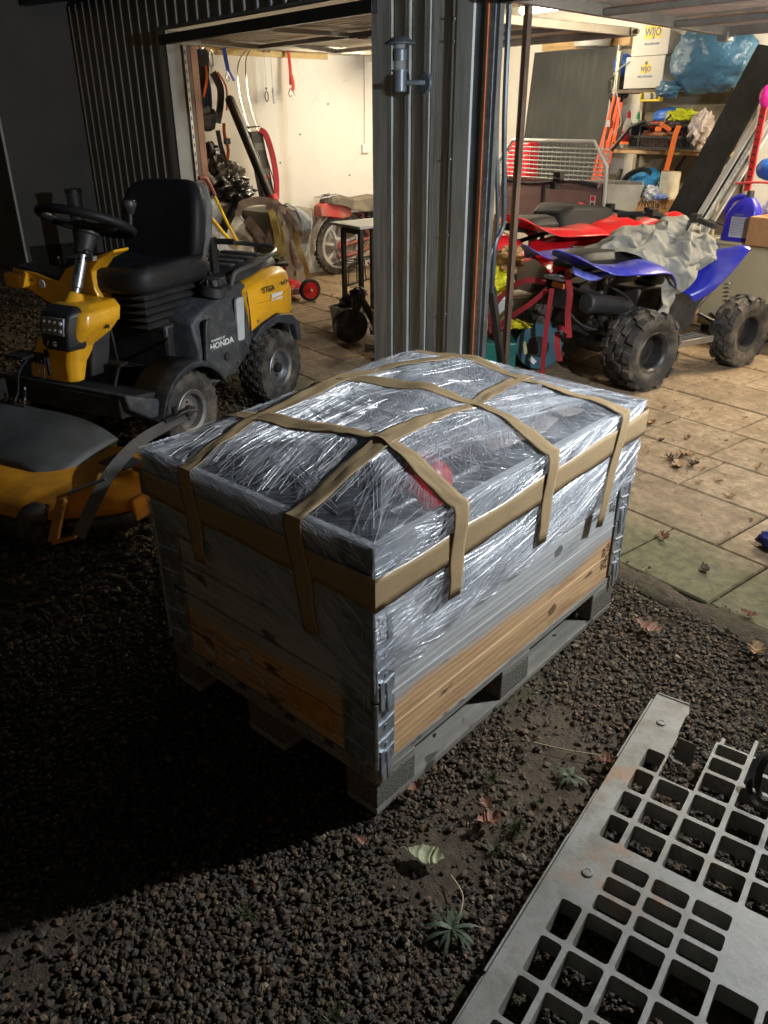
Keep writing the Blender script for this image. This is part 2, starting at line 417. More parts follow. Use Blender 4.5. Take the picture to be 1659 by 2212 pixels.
def plaster_mat():
    g = N('cream_plaster'); v = g.vec('Object'); a = g.noise(v, .9, 5, .6); b = g.noise(v, 5, 8, .7, .3); c = g.noise(v, 60, 5, .6)
    col = g.ramp(a, [(.3, (.69, .66, .60)), (.7, (.78, .755, .70))]); col = g.mix(g.ramp(b, [(.6, 0), (.76, .4)]), col, (.45, .40, .33))
    g.set(Base_Color=col, Roughness=.85); g.bump(g.math('ADD', c, g.math('MULTIPLY', b, 1.2)), .35, .006); return g.m
m_plaster = plaster_mat()
m_brown = mt('brown_door_frame', (.09, .06, .045), .55, var=.25, sc=8, bump=.3)
m_ceil = mt('ceiling_board', (.42, .35, .26), .8, var=.15, stretch=(1, 8, 1))
gar = thing('garage', 'double garage with dark grey ribbed siding and two open bays', 'garage')
def gb(name, c, d, mat, bev=0, rot=None, **k):
    m = M(); m.box(c, d, rot); return ob(name, m, mat, gar, bev=bev, **k)
gb('left_wall', (-6.35, 4.65, 1.28), (.2, 4.3, 2.66), m_plaster)
gb('back_wall', (-2.4, 6.82, 1.28), (7.7, .24, 2.66), m_plaster)
gb('right_wall', (1.4, 4.65, 1.28), (.2, 4.3, 2.66), m_plaster)
gb('ceiling', (-2.45, 4.7, 2.66), (8, 4.5, .08), m_ceil)
for k in range(9):
    gb('ceiling_joist', (-2.45, 2.9+k*.45, 2.585), (7.6, .05, .07), m_ceil)
gb('wall_beam', (-3.4, 6.66, 2.43), (2.4, .06, .12), m_wood)
# front wall, outside the bays
gb('siding_panel', (-7.02, 2.47, 1.25), (1.98, .04, 2.6), m_siding)
gb('siding_panel', (-2.2, 2.47, 2.36), (7.66, .04, .40), m_siding)
gb('siding_panel', (1.35, 2.47, 1.25), (.56, .04, 2.6), m_siding)
rb = M(); rb.prism([(-.022, 0), (-.014, -.024), (.014, -.024), (.022, 0)], 'z', 0, 2.5); rb = rb.mesh('siding_rib', 0)
for k in range(11):
    ob('siding_rib', rb, m_siding, gar, loc=(-7.93+k*.177, 2.449, -.02))
rb2 = M(); rb2.prism([(-.022, 0), (-.014, -.024), (.014, -.024), (.022, 0)], 'z', 0, .38); rb2 = rb2.mesh('siding_rib', 0)
for k in range(40):
    ob('siding_rib', rb2, m_siding, gar, loc=(-5.98+k*.177, 2.449, 2.165))
gb('lintel_trim', (-2.3, 2.45, 2.155), (7.5, .05, .022), m_siding, bev=.003)
fa = M(); fa.prism([(1.98, 2.46), (2.0, 2.70), (2.6, 2.78), (2.6, 2.55), (2.06, 2.46)], 'x', -8.35, 2.2)
ob('fascia', fa, mt('dark_fascia', (.03, .028, .028), .6), gar)
rf = M(); rf.box((-3.1, 4.5, 2.76), (10.4, 5.2, .05)); ob('roof', rf, mt('roof_felt', (.03, .03, .03), .9), gar)
# left jamb trim and frame
gb('jamb_trim', (-5.955, 2.455, 1.08), (.135, .05, 2.16), m_trim, bev=.003)
gb('jamb_joint', (-5.983, 2.428, 1.08), (.004, .004, 2.14), m_print)
gb('door_frame', (-5.865, 2.49, 1.07), (.04, .12, 2.14), m_siding)
gb('door_frame', (-5.90, 2.60, 1.03), (.05, .10, 2.06), m_brown)
gb('door_frame', (-5.93, 2.70, 1.03), (.05, .06, 2.06), mt('red_brown_timber', (.24, .12, .07), .6))
# perforated steel slotted rail
sr = M(); sr.box((-5.84, 2.585, 1.02), (.006, .022, 2.04)); sr.box((-5.855, 2.595, 1.02), (.03, .006, 2.04)); slr = ob('guide_rail', sr, m_steel, gar)
sr = M()
for k in range(28): sr.box((-5.8365, 2.585, .1+k*.07), (.003, .008, .03))
ob('slot', sr, m_print, slr, kind='stuff')
# column between the bays
gb('column_core', (-2.68, 2.55, 1.09), (.86, .14, 2.2), m_siding)
gb('column_board', (-3.048, 2.452, 1.09), (.132, .05, 2.2), m_colb)
for x, wd in ((-2.958, .05), (-2.796, .04), (-2.628, .045)):
    gb('cladding_batten', (x, 2.447, 1.09), (wd, .04, 2.2), m_board, bev=.002)
for x, wd in ((-2.873, .11), (-2.704, .13)):
    gb('cladding_board', (x, 2.462, 1.09), (wd, .03, 2.2), m_colb)
gb('cladding_board', (-2.512, 2.456, 1.09), (.17, .04, 2.2), m_grain)
gb('cladding_batten', (-2.412, 2.447, 1.09), (.032, .044, 2.2), m_trim, bev=.002)
gb('jamb_trim', (-2.333, 2.447, 1.09), (.122, .05, 2.2), m_trim, bev=.003)
gb('door_frame', (-2.238, 2.452, 1.09), (.068, .03, 2.2), mt('slate_steel', (.11, .12, .13), .45, .3, var=.2, dirt=(.06, .05, .04), damt=.3, dsc=6))
gb('door_frame', (-2.193, 2.447, 1.09), (.018, .03, 2.2), m_trim)
gb('door_frame', (-2.179, 2.444, 1.09), (.009, .03, 2.2), mt('orange_seal', (.6, .16, .05), .7))
gb('door_frame', (-2.152, 2.449, 1.09), (.042, .03, 2.2), m_galv)
gb('door_frame', (-2.118, 2.455, 1.09), (.024, .03, 2.2), mt('slate_steel', (0, 0, 0)))
# right column (just outside the picture), carries the lit lamp
gb('column_core', (.86, 2.56, 1.09), (.58, .16, 2.2), m_siding)
gb('cladding_board', (.86, 2.46, 1.09), (.56, .03, 2.2), m_siding)
# small screws
for z in (1.96, 1.86, 1.3, .9, .45):
    m = M(); m.sph((-2.412, 2.424, z), .006, 8, 6); ob('screw', m, m_galv, gar)

# door slats & frames of the up-and-over doors
m_slat = mt('door_sheet', (.48, .43, .36), .5, .2, var=.12, dirt=(.15, .12, .09), damt=.35, dsc=4)
m_dfr = mt('door_steel', (.24, .22, .19), .45, .4, var=.2, dirt=(.12, .1, .08), damt=.4)
def door(x0, x1, z0, z1, label, y1):
    t = thing('garage_door', label, 'garage door')
    y0 = 2.44
    m = M(); n = int((y1-y0)/.022)
    vs = []; fs = []
    for i in range(n+1):
        y = y0+(y1-y0)*i/n; z = z0+(z1-z0)*i/n+.022+(.009 if i % 4 in (0, 1) else 0)
        vs += [(x0+.02, y, z), (x1-.02, y, z)]
    for i in range(n): fs.append((2*i, 2*i+1, 2*i+3, 2*i+2))
    m.add(vs, fs); ob('door_sheet', m, m_slat, t, smooth=0)
    def p(x, y, dz=0): return (x, y, z0+(z1-z0)*(y-y0)/(y1-y0)+dz)
    m = M(); m.beam(p(x0, y0-.03, .0), p(x1, y0-.03, .0), .05, .07); ob('outer_rail', m, m_blackmet, t, bev=.003)
    m = M(); m.beam(p(x0, y1-.02), p(x1, y1-.02), .045, .055); ob('inner_rail', m, m_dfr, t, bev=.003)
    for x in (x0+.02, x1-.02):
        m = M(); m.beam(p(x, y0), p(x, y1), .045, .055); ob('side_rail', m, m_dfr, t, bev=.003)
    for f in (.36, .70):
        m = M(); m.beam(p(x0+.05, y0+(y1-y0)*f, -.012), p(x1-.05, y0+(y1-y0)*f, -.012), .045, .032); ob('cross_brace', m, m_dfr, t, bev=.003)
    m = M(); m.beam(p((x0+x1)/2, y0+.02, -.01), p((x0+x1)/2, y1, -.01), .035, .03); ob('long_brace', m, m_dfr, t)
    m = M(); m.box(p(x0+1.75, y0+.72, -.035), (.28, .09, .035)); m.cyl(p(x0+1.85, y0+.72, -.05), p(x0+1.85, y0+.72, -.11), .008)
    m.box(p(x0+1.75, y0+.72, -.055), (.12, .05, .01)); lk = ob('lock_case', m, m_brown, t)
    m = M(); m.tube(cr([p(x0+1.88, y0+.72, -.04), p(x0+2.2, y0+.7, .0), p(x0+2.7, y0+.5, -.01)]), .007); ob('lock_rod', m, m_blackmet, t)
    m = M(); m.box(p(x0+.03, y1-.03, -.03), (.07, .07, .05)); m.cyl(p(x0-.02, y1-.03, -.02), p(x0+.1, y1-.03, -.02), .015); ob('roller', m, m_dfr, t, bev=.003)
    m = M(); m.box(p(x1-.03, y1-.03, -.0), (.09, .08, .05)); m.cyl(p(x1+.05, y1-.03, 0), p(x1-.1, y1-.03, 0), .015); ob('roller', m, m_dfr, t, bev=.003)
    return t
door(-5.88, -3.06, 2.07, 2.06, 'open up-and-over door, its ribbed underside over the left bay', 4.85)
rdoor = door(-2.06, .55, 2.03, 1.975, 'open up-and-over door overhead in the right bay with the quad bikes', 4.38)

# vertical door gear in the right bay
t = thing('door_post', 'brown steel upright post standing just inside the right bay', 'post', (-2.18, 2.72, 0))
m = M(); m.box((0, 0, 1.02), (.032, .03, 2.04)); ob('post_channel', m, mt('rusty_brown_steel', (.15, .095, .06), .5, .5, var=.35, sc=9), t)
m = M(); m.box((.018, -.004, 1.02), (.004, .032, 2.04)); ob('post_edge', m, m_brown, t)
m = M(); m.tube(cr([(-2.15, 2.545, 2.05), (-2.15, 2.56, 1.5), (-2.15, 2.60, 1.03), (-2.15, 2.585, .93), (-2.15, 2.545, .86), (-2.15, 2.54, .60)], 6), .014, 8)
m.tube(cr([(-2.16, 2.50, 2.05), (-2.16, 2.52, 1.4), (-2.16, 2.565, .95), (-2.16, 2.52, .80), (-2.16, 2.52, .62)], 6), .011, 8)
ob('door_arm', m, mt('blue_grey_steel', (.07, .085, .10), .35, .6), rdoor)

# ---- neighbour building
nb = thing('neighbour_building', 'dark rendered building wall left of the ribbed siding', 'building')
m = M(); m.box((-10.0, 3.2, 2.0), (4.02, 3.2, 4.2)); ob('wall', m, mt('dark_render', (.10, .10, .095), .9, var=.15, sc=2, bump=.4), nb)
m = M(); m.box((-7.985, 1.597, 2.0), (.022, .022, 4.2)); ob('corner_bead', m, m_trim, nb)
m = M(); m.box((-8.0, 2.0, .15), (.06, .7, .3)); ob('plinth', m, mt('dark_plinth', (.02, .02, .018), .9), nb)
t = thing('drain_pipe', 'dark capped pipe stub beside the ribbed siding behind the mower', 'pipe', (-7.1, 1.9, 0))
m = M(); m.cyl((0, 0, 0), (0, 0, .86), .07, n=20); ob('pipe', m, m_dgrey, t)
m = M(); m.cyl((0, 0, .86), (0, 0, .90), .078, n=20); ob('cap', m, m_blackpl, t, bev=.004)

# ---- wall lamps
m_lampgrey = mt('lamp_grey', (.14, .17, .20), .4, .3, var=.1)
def glassmat(name, col, tr):
    g = N(name); g.b.inputs['Base Color'].default_value = (*col, 1); g.b.inputs['Roughness'].default_value = .08; g.b.inputs['Alpha'].default_value = tr
    return g.m
m_glass = glassmat('lamp_glass', (.35, .36, .37), .5)
def wall_lamp(x, z, label, lit):
    t = thing('wall_lamp', label, 'wall lamp', (x, 2.405, z))
    m = M(); m.cyl((0, 0, 0), (0, -.022, 0), .052, n=28); ob('back_plate', m, m_lampgrey, t, bev=.004)
    m = M(); m.cyl((0, -.02, 0), (0, -.02, 0), .01); m = M(); m.tube([(0, -.02, 0), (-.0, -.06, 0), (-.055, -.11, 0)], .013, 10); ob('arm', m, m_lampgrey, t)
    b = (-.085, -.12)
    m = M(); m.lathe([(.0, -.045), (.034, -.045), (.038, -.04), (.038, .055), (.047, .055), (.047, .062), (.0, .062)], 28, (b[0], b[1], 0)); ob('body', m, m_lampgrey, t)
    m = M(); m.lathe([(.033, .062), (.033, .105)], 28, (b[0], b[1], 0)); ob('glass', m, m_glass if not lit else m_glass, t)
    m = M(); m.lathe([(.0, .105), (.04, .105), (.04, .155), (.034, .16), (.0, .16)], 28, (b[0], b[1], 0)); ob('collar', m, m_lampgrey, t)
    m = M(); m.lathe([(.03, .16), (.03, .185), (.0, .185)], 28, (b[0], b[1], 0)); ob('glass', m, m_glass, t)
    m = M(); m.lathe([(.085, .182), (.086, .186), (.045, .212), (.0, .222)], 32, (b[0], b[1], 0)); m.lathe([(.084, .181), (.03, .19)], 32, (b[0], b[1], 0)); ob('hood', m, m_lampgrey, t)
    if lit:
        m = M(); m.sph((b[0], b[1], .082), .02, 16, 10); ob('bulb', m, emis('lit_bulb', (.82, .92, 1), 60), t)
    return t
wall_lamp(-2.60, 1.675, 'grey lantern wall lamp, unlit, on the column between the bays', False)

L = bpy.data.lights.new('wall_lamp_light', 'POINT'); L.energy = WALL_LAMP_W; L.color = (.88, .94, 1.0); L.shadow_soft_size = .022
lo = bpy.data.objects.new('wall_lamp_light', L); COL.objects.link(lo); lo.location = (.665, 1.99, 1.72)
t = thing('yard_lamp', 'lit grey lantern lamp on a long bracket beside the right bay', 'yard lamp', (.665, 1.99, 1.72))
m = M(); m.box((.0, .455, -.10), (.10, .02, .16)); ob('back_plate', m, m_lampgrey, t, bev=.004)
m = M(); m.tube([(0, .45, -.10), (0, .0, -.10)], .013, 10); ob('arm', m, m_lampgrey, t)
m = M(); m.lathe([(0, -.15), (.034, -.15), (.034, -.046), (0, -.046)], 28); ob('body', m, m_lampgrey, t)
for k in range(3):
    m = M(); m.cyl((.034*cos(k*2.1), .034*sin(k*2.1), -.046), (.034*cos(k*2.1), .034*sin(k*2.1), .07), .002, n=6); ob('stay', m, m_lampgrey, t)
m = M(); m.lathe([(.085, .068), (.086, .072), (.045, .10), (0, .11)], 32); m.lathe([(.084, .067), (.03, .075), (0, .075)], 32); ob('hood', m, m_lampgrey, t)
m = M(); m.sph((0, 0, .0), .012, 16, 10); ob('bulb', m, emis('lit_bulb', (.82, .92, 1), 60), t)

# ---- fluorescent battens
def batten(x, y, z, ln, watts, label, wide=.014):
    t = thing('fluorescent_light', label, 'ceiling light', (x, y, z))
    m = M(); m.box((0, 0, .045), (ln+.08, .06, .05)); ob('housing', m, m_whitepl, t, bev=.004)
    m = M(); m.cyl((-ln/2, 0, 0), (ln/2, 0, 0), wide, n=18); ob('tube', m, emis('tube_glow', (1, .86, .62), watts*.014/wide), t)
    for s in (-1, 1):
        m = M(); m.cyl((s*ln/2, 0, 0), (s*(ln/2+.03), 0, 0), .016, n=14); ob('tube_holder', m, m_whitepl, t)
batten(-4.4, 5.6, 2.39, 1.0, TUBE_A*4, 'lit fluorescent tube under the garage ceiling', .036)
batten(-1.0, 5.4, 2.42, 1.2, TUBE_B*4, 'lit fluorescent tube over the right bay, hidden by the open door')
batten(-5.05, 4.72, 1.99, .8, FILL_TUBE_C*4, 'lit fluorescent tube low under the left door, hidden by the column')  # unseen tube added to brighten the left wall

lip = M()
def lipf(a, b):
    x = -3.6+4.4*a; e = 1.50+.045*fbm((x*3, 0, 0), 3)+.02*sin(x*23)
    y = 1.36+(e-1.36)*b
    return (x, y, -.008+.014*sin(pi*min(1, b*1.05))**.7+.006*fbm((x*30, y*30, 0), 3)*(b < .98)-(.010 if b > .97 else 0))
lip.grid(lipf, 360, 12)
ob('soil_lip', lip, bpy.data.materials['soil'], kind='structure')

for y_, z_ in ((3.95, 1.35), (4.3, 1.62), (4.55, .95), (4.1, .55), (3.7, 1.1)):
    m = M(); m.cyl((-6.25, y_, z_), (-6.243, y_, z_), .008, n=10); ob('wall_plug', m, m_brown, gar)
m = M(); m.tube(cr([(-6.24, 4.75, 2.5), (-6.24, 4.76, 1.9), (-6.24, 4.75, 1.25)], 4), .006, 6); ob('wall_cable', m, m_whitepl, gar)
m = M(); m.box((-6.235, 4.75, 1.2), (.03, .08, .08)); ob('wall_socket', m, m_whitepl, gar, bev=.004)
# ================================================================ PALLET, COLLARS, WRAPPED LOAD   (local x = long side, y = short side)
CR = rad(100)
def wood_mat(name, c1, c2, grain=.5, grey=None, gpos=None):
    g = N(name); v = g.vec('Object', (1.1, 9, 9)); oi = g.n('ShaderNodeObjectInfo')
    ad = g.n('ShaderNodeVectorMath', operation='ADD'); g.l(v, ad.inputs[0])
    cb = g.n('ShaderNodeCombineXYZ'); g.l(g.math('MULTIPLY', oi.outputs['Random'], 37.0), cb.inputs[0]); g.l(g.math('MULTIPLY', oi.outputs['Random'], 11.0), cb.inputs[2]); g.l(cb.outputs[0], ad.inputs[1])
    v = ad.outputs[0]
    a = g.noise(v, 1.0, 5, .6, 2.2)
    wv = g.n('ShaderNodeTexWave', wave_type='BANDS', bands_direction='Z'); wv.inputs['Scale'].default_value = 1.7; wv.inputs['Distortion'].default_value = 9; wv.inputs['Detail'].default_value = 3; wv.inputs['Detail Scale'].default_value = .6
    g.l(v, wv.inputs[0])
    r = g.math('MULTIPLY_ADD', wv.outputs['Fac'], .16, g.math('MULTIPLY', a, .84))
    col = g.ramp(r, [(.25, c1), (.62, c2)])
    k = g.noise(g.vec('Object', (5, 12, 12)), 1.6, 2, .5, .2); kn = g.ramp(k, [(.665, 0), (.71, .85)])
    col = g.mix(kn, col, tuple(c*.25 for c in c1))
    d = g.noise(g.vec('Object', (2.5, 7, 7), loc=(4, 1, 2)), 1.5, 7, .7); col = g.mix(g.ramp(d, [(.52, 0), (.72, .6)]), col, tuple(c*.42 for c in c1))
    if grey:
        e = g.noise(g.vec('Object', (1.6, 5, 5), loc=(1, 2, 6)), 1.1, 6, .6, .3)
        sp = g.n('ShaderNodeSeparateXYZ'); g.l(g.tc.outputs['Generated'], sp.inputs[0])
        f = g.math('ADD', g.math('MULTIPLY', sp.outputs[2], .55), g.math('MULTIPLY', e, .9))
        col = g.mix(g.ramp(f, [(.72, 0), (.86, 1)]), col, g.ramp(r, [(.25, tuple(q*.7 for q in grey)), (.62, grey)]))
    g.set(Base_Color=col, Roughness=.78); g.bump(g.math('ADD', r, g.math('MULTIPLY', d, .6)), .5, .004); return g.m
m_wgrey = wood_mat('weathered_grey_pine', (.24, .24, .235), (.40, .405, .40))
m_worange = wood_mat('new_orange_pine', (.33, .185, .085), (.55, .35, .18), grey=None)
m_worange2 = wood_mat('half_weathered_pine', (.33, .185, .085), (.55, .35, .18), grey=(.36, .355, .34))
m_wpal = wood_mat('pallet_wood', (.12, .11, .09), (.24, .225, .195))
def chip_mat():
    g = N('pressed_chip_block'); v = g.vec('Object'); a = g.noise(v, 190, 4, .7); b = g.noise(v, 6, 4)
    g.set(Base_Color=g.ramp(a, [(.38, (.03, .027, .02)), (.52, (.12, .115, .09)), (.7, (.26, .25, .22))]), Roughness=.9); g.bump(a, .8, .004); return g.m
m_chip = chip_mat()
pal = thing('pallet', 'weathered wooden pallet under the stacked crate collars', 'pallet', (0, 0, 0), CR)
def pb(n, c, d, mat, **k):
    m = M(); m.box(c, d); return ob(n, m, mat, pal, bev=.003, **k)
for y in (.05, .4, .75): pb('bottom_board', (.6, y, .011), (1.2, .1 if y != .4 else .145, .022), m_wpal)
for x in (.0725, .6, 1.1275):
    for y in (.05, .4, .75): pb('block', (x, y, .061), (.145 if x != .6 else .145, .1 if y != .4 else .145, .078), m_chip)
    pb('stringer', (x, .4, .111), (.145, .8, .022), m_wpal)
for y, wd in ((.0725, .145), (.23, .1), (.4, .145), (.57, .1), (.7275, .145)): pb('deck_board', (.6, y, .133), (1.2, wd, .022), m_wpal)
m = M()
for y in (-.002,):
    for x, z in ((.22, .105), (.95, .1), (.5, .012), (1.05, .012)): m.cyl((x, y+.003, z), (x, y-.001, z), .006, n=8)
ob('nail', m, m_steel, pal, kind='stuff')

def hinge_mesh():
    """folded galvanised corner plates with ribs and rolled tongues"""
    m = M()
    m.box((.027, -.0035, .108), (.062, .004, .186)); m.box((-.0035, .048, .108), (.004, .098, .186))
    m.cyl((-.003, -.003, .012), (-.003, -.003, .204), .0065, n=10)
    for z in (.05, .09, .14): m.tube([(-.002, -.006, z), (.03, -.007, z+.004), (.055, -.006, z+.01)], .0035, 6)
    for z in (.05, .12): m.tube([(-.006, .0, z), (-.007, .05, z+.006), (-.006, .09, z+.01)], .0035, 6)
    m.beam((.012, -.008, .06), (.012, -.010, -.02), .012, .005, up=(0, 1, 0)); m.beam((.034, -.008, .05), (.034, -.012, -.03), .014, .006, up=(0, 1, 0))
    m.beam((-.008, .04, .05), (-.011, .04, -.028), .03, .005, up=(1, 0, 0))
    for x, z in ((.03, .07), (.028, .125), (.045, .165), (.03, .195)): m.cyl((x, -.0045, z), (x, -.0075, z), .0055, n=10)
    for y, z in ((.03, .08), (.07, .14), (.06, .19)): m.cyl((-.0045, y, z), (-.0075, y, z), .0055, n=10)
    return m.mesh('hinge', 35)
hm = hinge_mesh()
def mirrored(me, sx, sy):
    c = me.copy()
    for v in c.vertices: v.co.x *= sx; v.co.y *= sy
    if sx*sy < 0: c.flip_normals()
    return c
hms = {(1, 1): hm, (-1, 1): mirrored(hm, -1, 1), (1, -1): mirrored(hm, 1, -1), (-1, -1): mirrored(hm, -1, -1)}
bl = {}
def board_mesh(ln, th=.02, h=.0965):
    k = (ln, th, h)
    if k in bl: return bl[k]
    m = M(); c = .0025
    sec = [(-th/2+c, -h/2), (th/2-c, -h/2), (th/2, -h/2+c), (th/2, h/2-c), (th/2-c, h/2), (-th/2+c, h/2), (-th/2, h/2-c), (-th/2, -h/2+c)]
    m.prism(sec, 'x', -ln/2, ln/2); bl[k] = m.mesh('board', 0); return bl[k]
labs = ['lowest wooden crate collar with orange new boards, on the pallet', 'middle grey wooden crate collar of the stack of three', 'top grey wooden crate collar, mostly under stretch film']
for k in range(3):
    z0 = .144+.2*k
    t = thing('crate_collar', labs[k], 'crate collar', (0, 0, z0), CR, 'crate collars stacked on the pallet')
    for j in range(2):
        mm = (m_worange if j == 0 else m_worange2) if k == 0 else m_wgrey
        for (c, a, ln) in (((.6, .0125), 0, 1.195), ((.6, .7875), 0, 1.195), ((.0125, .4), pi/2, .75), ((1.1875, .4), pi/2, .75)):
            o = ob('board', board_mesh(ln).copy() if False else board_mesh(ln), None, t)
            if not o.data.materials: o.data.materials.append(mm)
            o.material_slots[0].link = 'OBJECT'; o.material_slots[0].material = mm
            o.location = (c[0], c[1], .0495+j*.1); o.rotation_euler = (rnd.uniform(-.004, .004), 0, a)
    for (x, y, sx, sy) in ((0, 0, 1, 1), (1.2, 0, -1, 1), (0, .8, 1, -1), (1.2, .8, -1, -1)):
        ob('hinge', hms[(sx, sy)], m_galv, t, loc=(x, y, 0))
    if k == 0:
        lettering('HT 0216\nKD DB', .026, m_print, t, (1.105, .0005, .10), (0, 0, -1), (1, 0, 0))
        # paper remains and the yellow worn patch on the short side
        pap = mt('torn_paper', (.42, .41, .38), .8)
        for i, (y, z, s, sh) in enumerate(((.62, .045, .09, 1), (.52, .07, .06, 2), (.46, .105, .13, 3), (.40, .06, .04, 4), (.33, .12, .02, 5), (.585, .11, .03, 6), (.27, .045, .035, 7))):
            m = M(); r2 = random.Random(sh); n = 11; poly = []
            for q in range(n):
                a = 2*pi*q/n; rr = s*.5*r2.uniform(.35, 1); poly.append((y+cos(a)*rr*.8, z+sin(a)*rr*.5))
            m.prism(poly, 'x', .0005, -.0012); ob('paper_scrap', m, pap, t)
        m = M(); m.prism([(.145, .03), (.135, .10), (.16, .112), (.29, .105), (.31, .08), (.29, .04), (.2, .028)], 'x', .0006, -.0006); ob('worn_patch', m, mt('ochre_stain', (.45, .22, .045), .7, var=.3, sc=20), t)
    if k == 1: lettering('HT 2160\nKD DB', .024, m_print, t, (1.11, .0005, .10), (0, 0, -1), (1, 0, 0))

# ---- the load under the film
m_dkload = mt('dark_load', (.02, .022, .026), .35, var=.4, dirt=(.12, .12, .12), damt=.3, dsc=12, bump=.3, bsc=80)
t = thing('boxed_engine', 'dark engine part with a red housing lying under the film in the crate', 'machine part', (0, 0, 0), CR)
m = M(); m.box((.36, .3, .55), (.42, .36, .34)); ob('block', m, m_dkload, t, bev=.03, seg=3)
m = M(); m.sph((.36, .17, .70), (.10, .065, .075), 24, 14); m.cyl((.36, .17, .66), (.36, .17, .785), .045, .035, 20); ob('red_housing', m, m_red, t)
m = M(); m.cyl((.22, .32, .5), (.27, .26, .76), .04, n=20); m.box((.27, .25, .765), (.10, .08, .03)); ob('post', m, m_dkload, t, bev=.006)
m = M(); m.tube(cr([(.1, .5, .68), (.3, .45, .74), (.55, .42, .72), (.7, .25, .70)]), .02, 10); ob('hose', m, m_rubber_cl, t)
t = thing('boxed_pad', 'black padded part standing in the near corner of the crate under film', 'machine part', (0, 0, 0), CR)
m = M(); m.box((.13, .13, .62), (.13, .16, .20)); ob('pad', m, m_dkload, t, bev=.02, seg=3)
m = M(); m.box((.14, .135, .735), (.075, .055, .018)); ob('cap', m, m_blackpl, t, bev=.004)
t = thing('foam_sheet', 'pale packing sheet spread over the far half of the crate load', 'packing sheet', (0, 0, 0), CR)
m = M(); m.grid(lambda a, b: (.52+.6*a, .14+.58*b, .71+.045*sin(pi*b)*sin(pi*a)+.02*fbm((a*3, b*3, 0))), 30, 24); ob('sheet', m, mt('pale_brown_sheet', (.30, .25, .21), .6, var=.25, sc=5), t)
t = thing('metal_rods', 'light metal frame lying on the load inside the crate', 'frame', (0, 0, 0), CR)
m = M(); m.tube([(.62, .66, .79), (.88, .4, .775), (1.12, .3, .75)], .009, 8); m.tube([(.62, .66, .79), (.30, .60, .74), (.1, .55, .70)], .007, 8); ob('bar', m, m_lgrey, t)
m = M(); m.cyl((.9, .3, .66), (.9, .3, .70), .09, n=24); ob('plate', m, m_redm, t)
t = thing('dark_liner', 'dark sacks filling the inside of the crate below the film', 'sacks', (0, 0, 0), CR)
m = M(); m.grid(lambda a, b: (.03+1.14*a, .03+.74*b, .655+.05*fbm((a*5, b*4, 3), 4)), 60, 44); ob('sack_sheet', m, m_dkload, t)

# ---- stretch film: tight membrane over rim and high points
PK = [(.0, 0, .746), (1.2, 0, .746), (0, .8, .746), (1.2, .8, .746), (.31, .24, .826), (.63, .69, .808), (1.02, .57, .808), (.14, .135, .775), (1.0, .74, .805), (.9, .78, .79), (1.13, .5, .79), (.28, .66, .785), (.72, .27, .80), (.36, .16, .805)]
_pl = []
def _hull():
    A = [Vector(p) for p in PK]
    from itertools import combinations
    for a, b, c in combinations(A, 3):
        n = (b-a).cross(c-a)
        if abs(n.z) < 1e-6: continue
        if n.z < 0: n = -n
        if all((p-a).dot(n) <= 1e-6 for p in A): _pl.append((a, n))
_hull()
def hull(u, v):
    u = min(max(u, 0), 1.2); v = min(max(v, 0), .8)
    return min(a.z-((u-a.x)*n.x+(v-a.y)*n.y)/n.z for a, n in _pl)
def film_h(u, v):
    z = hull(u, v)
    e = min(u, v, 1.2-u, .8-v)/.08; e = max(0, min(1, e))
    # film sags a little between its high points and wrinkles
    s = max(0, z-.748)
    z += e*(-.012*abs(mnoise.noise(Vector((u*5, v*5, 1))))+.006*fbm((u*9, v*9, 4), 3))
    return z
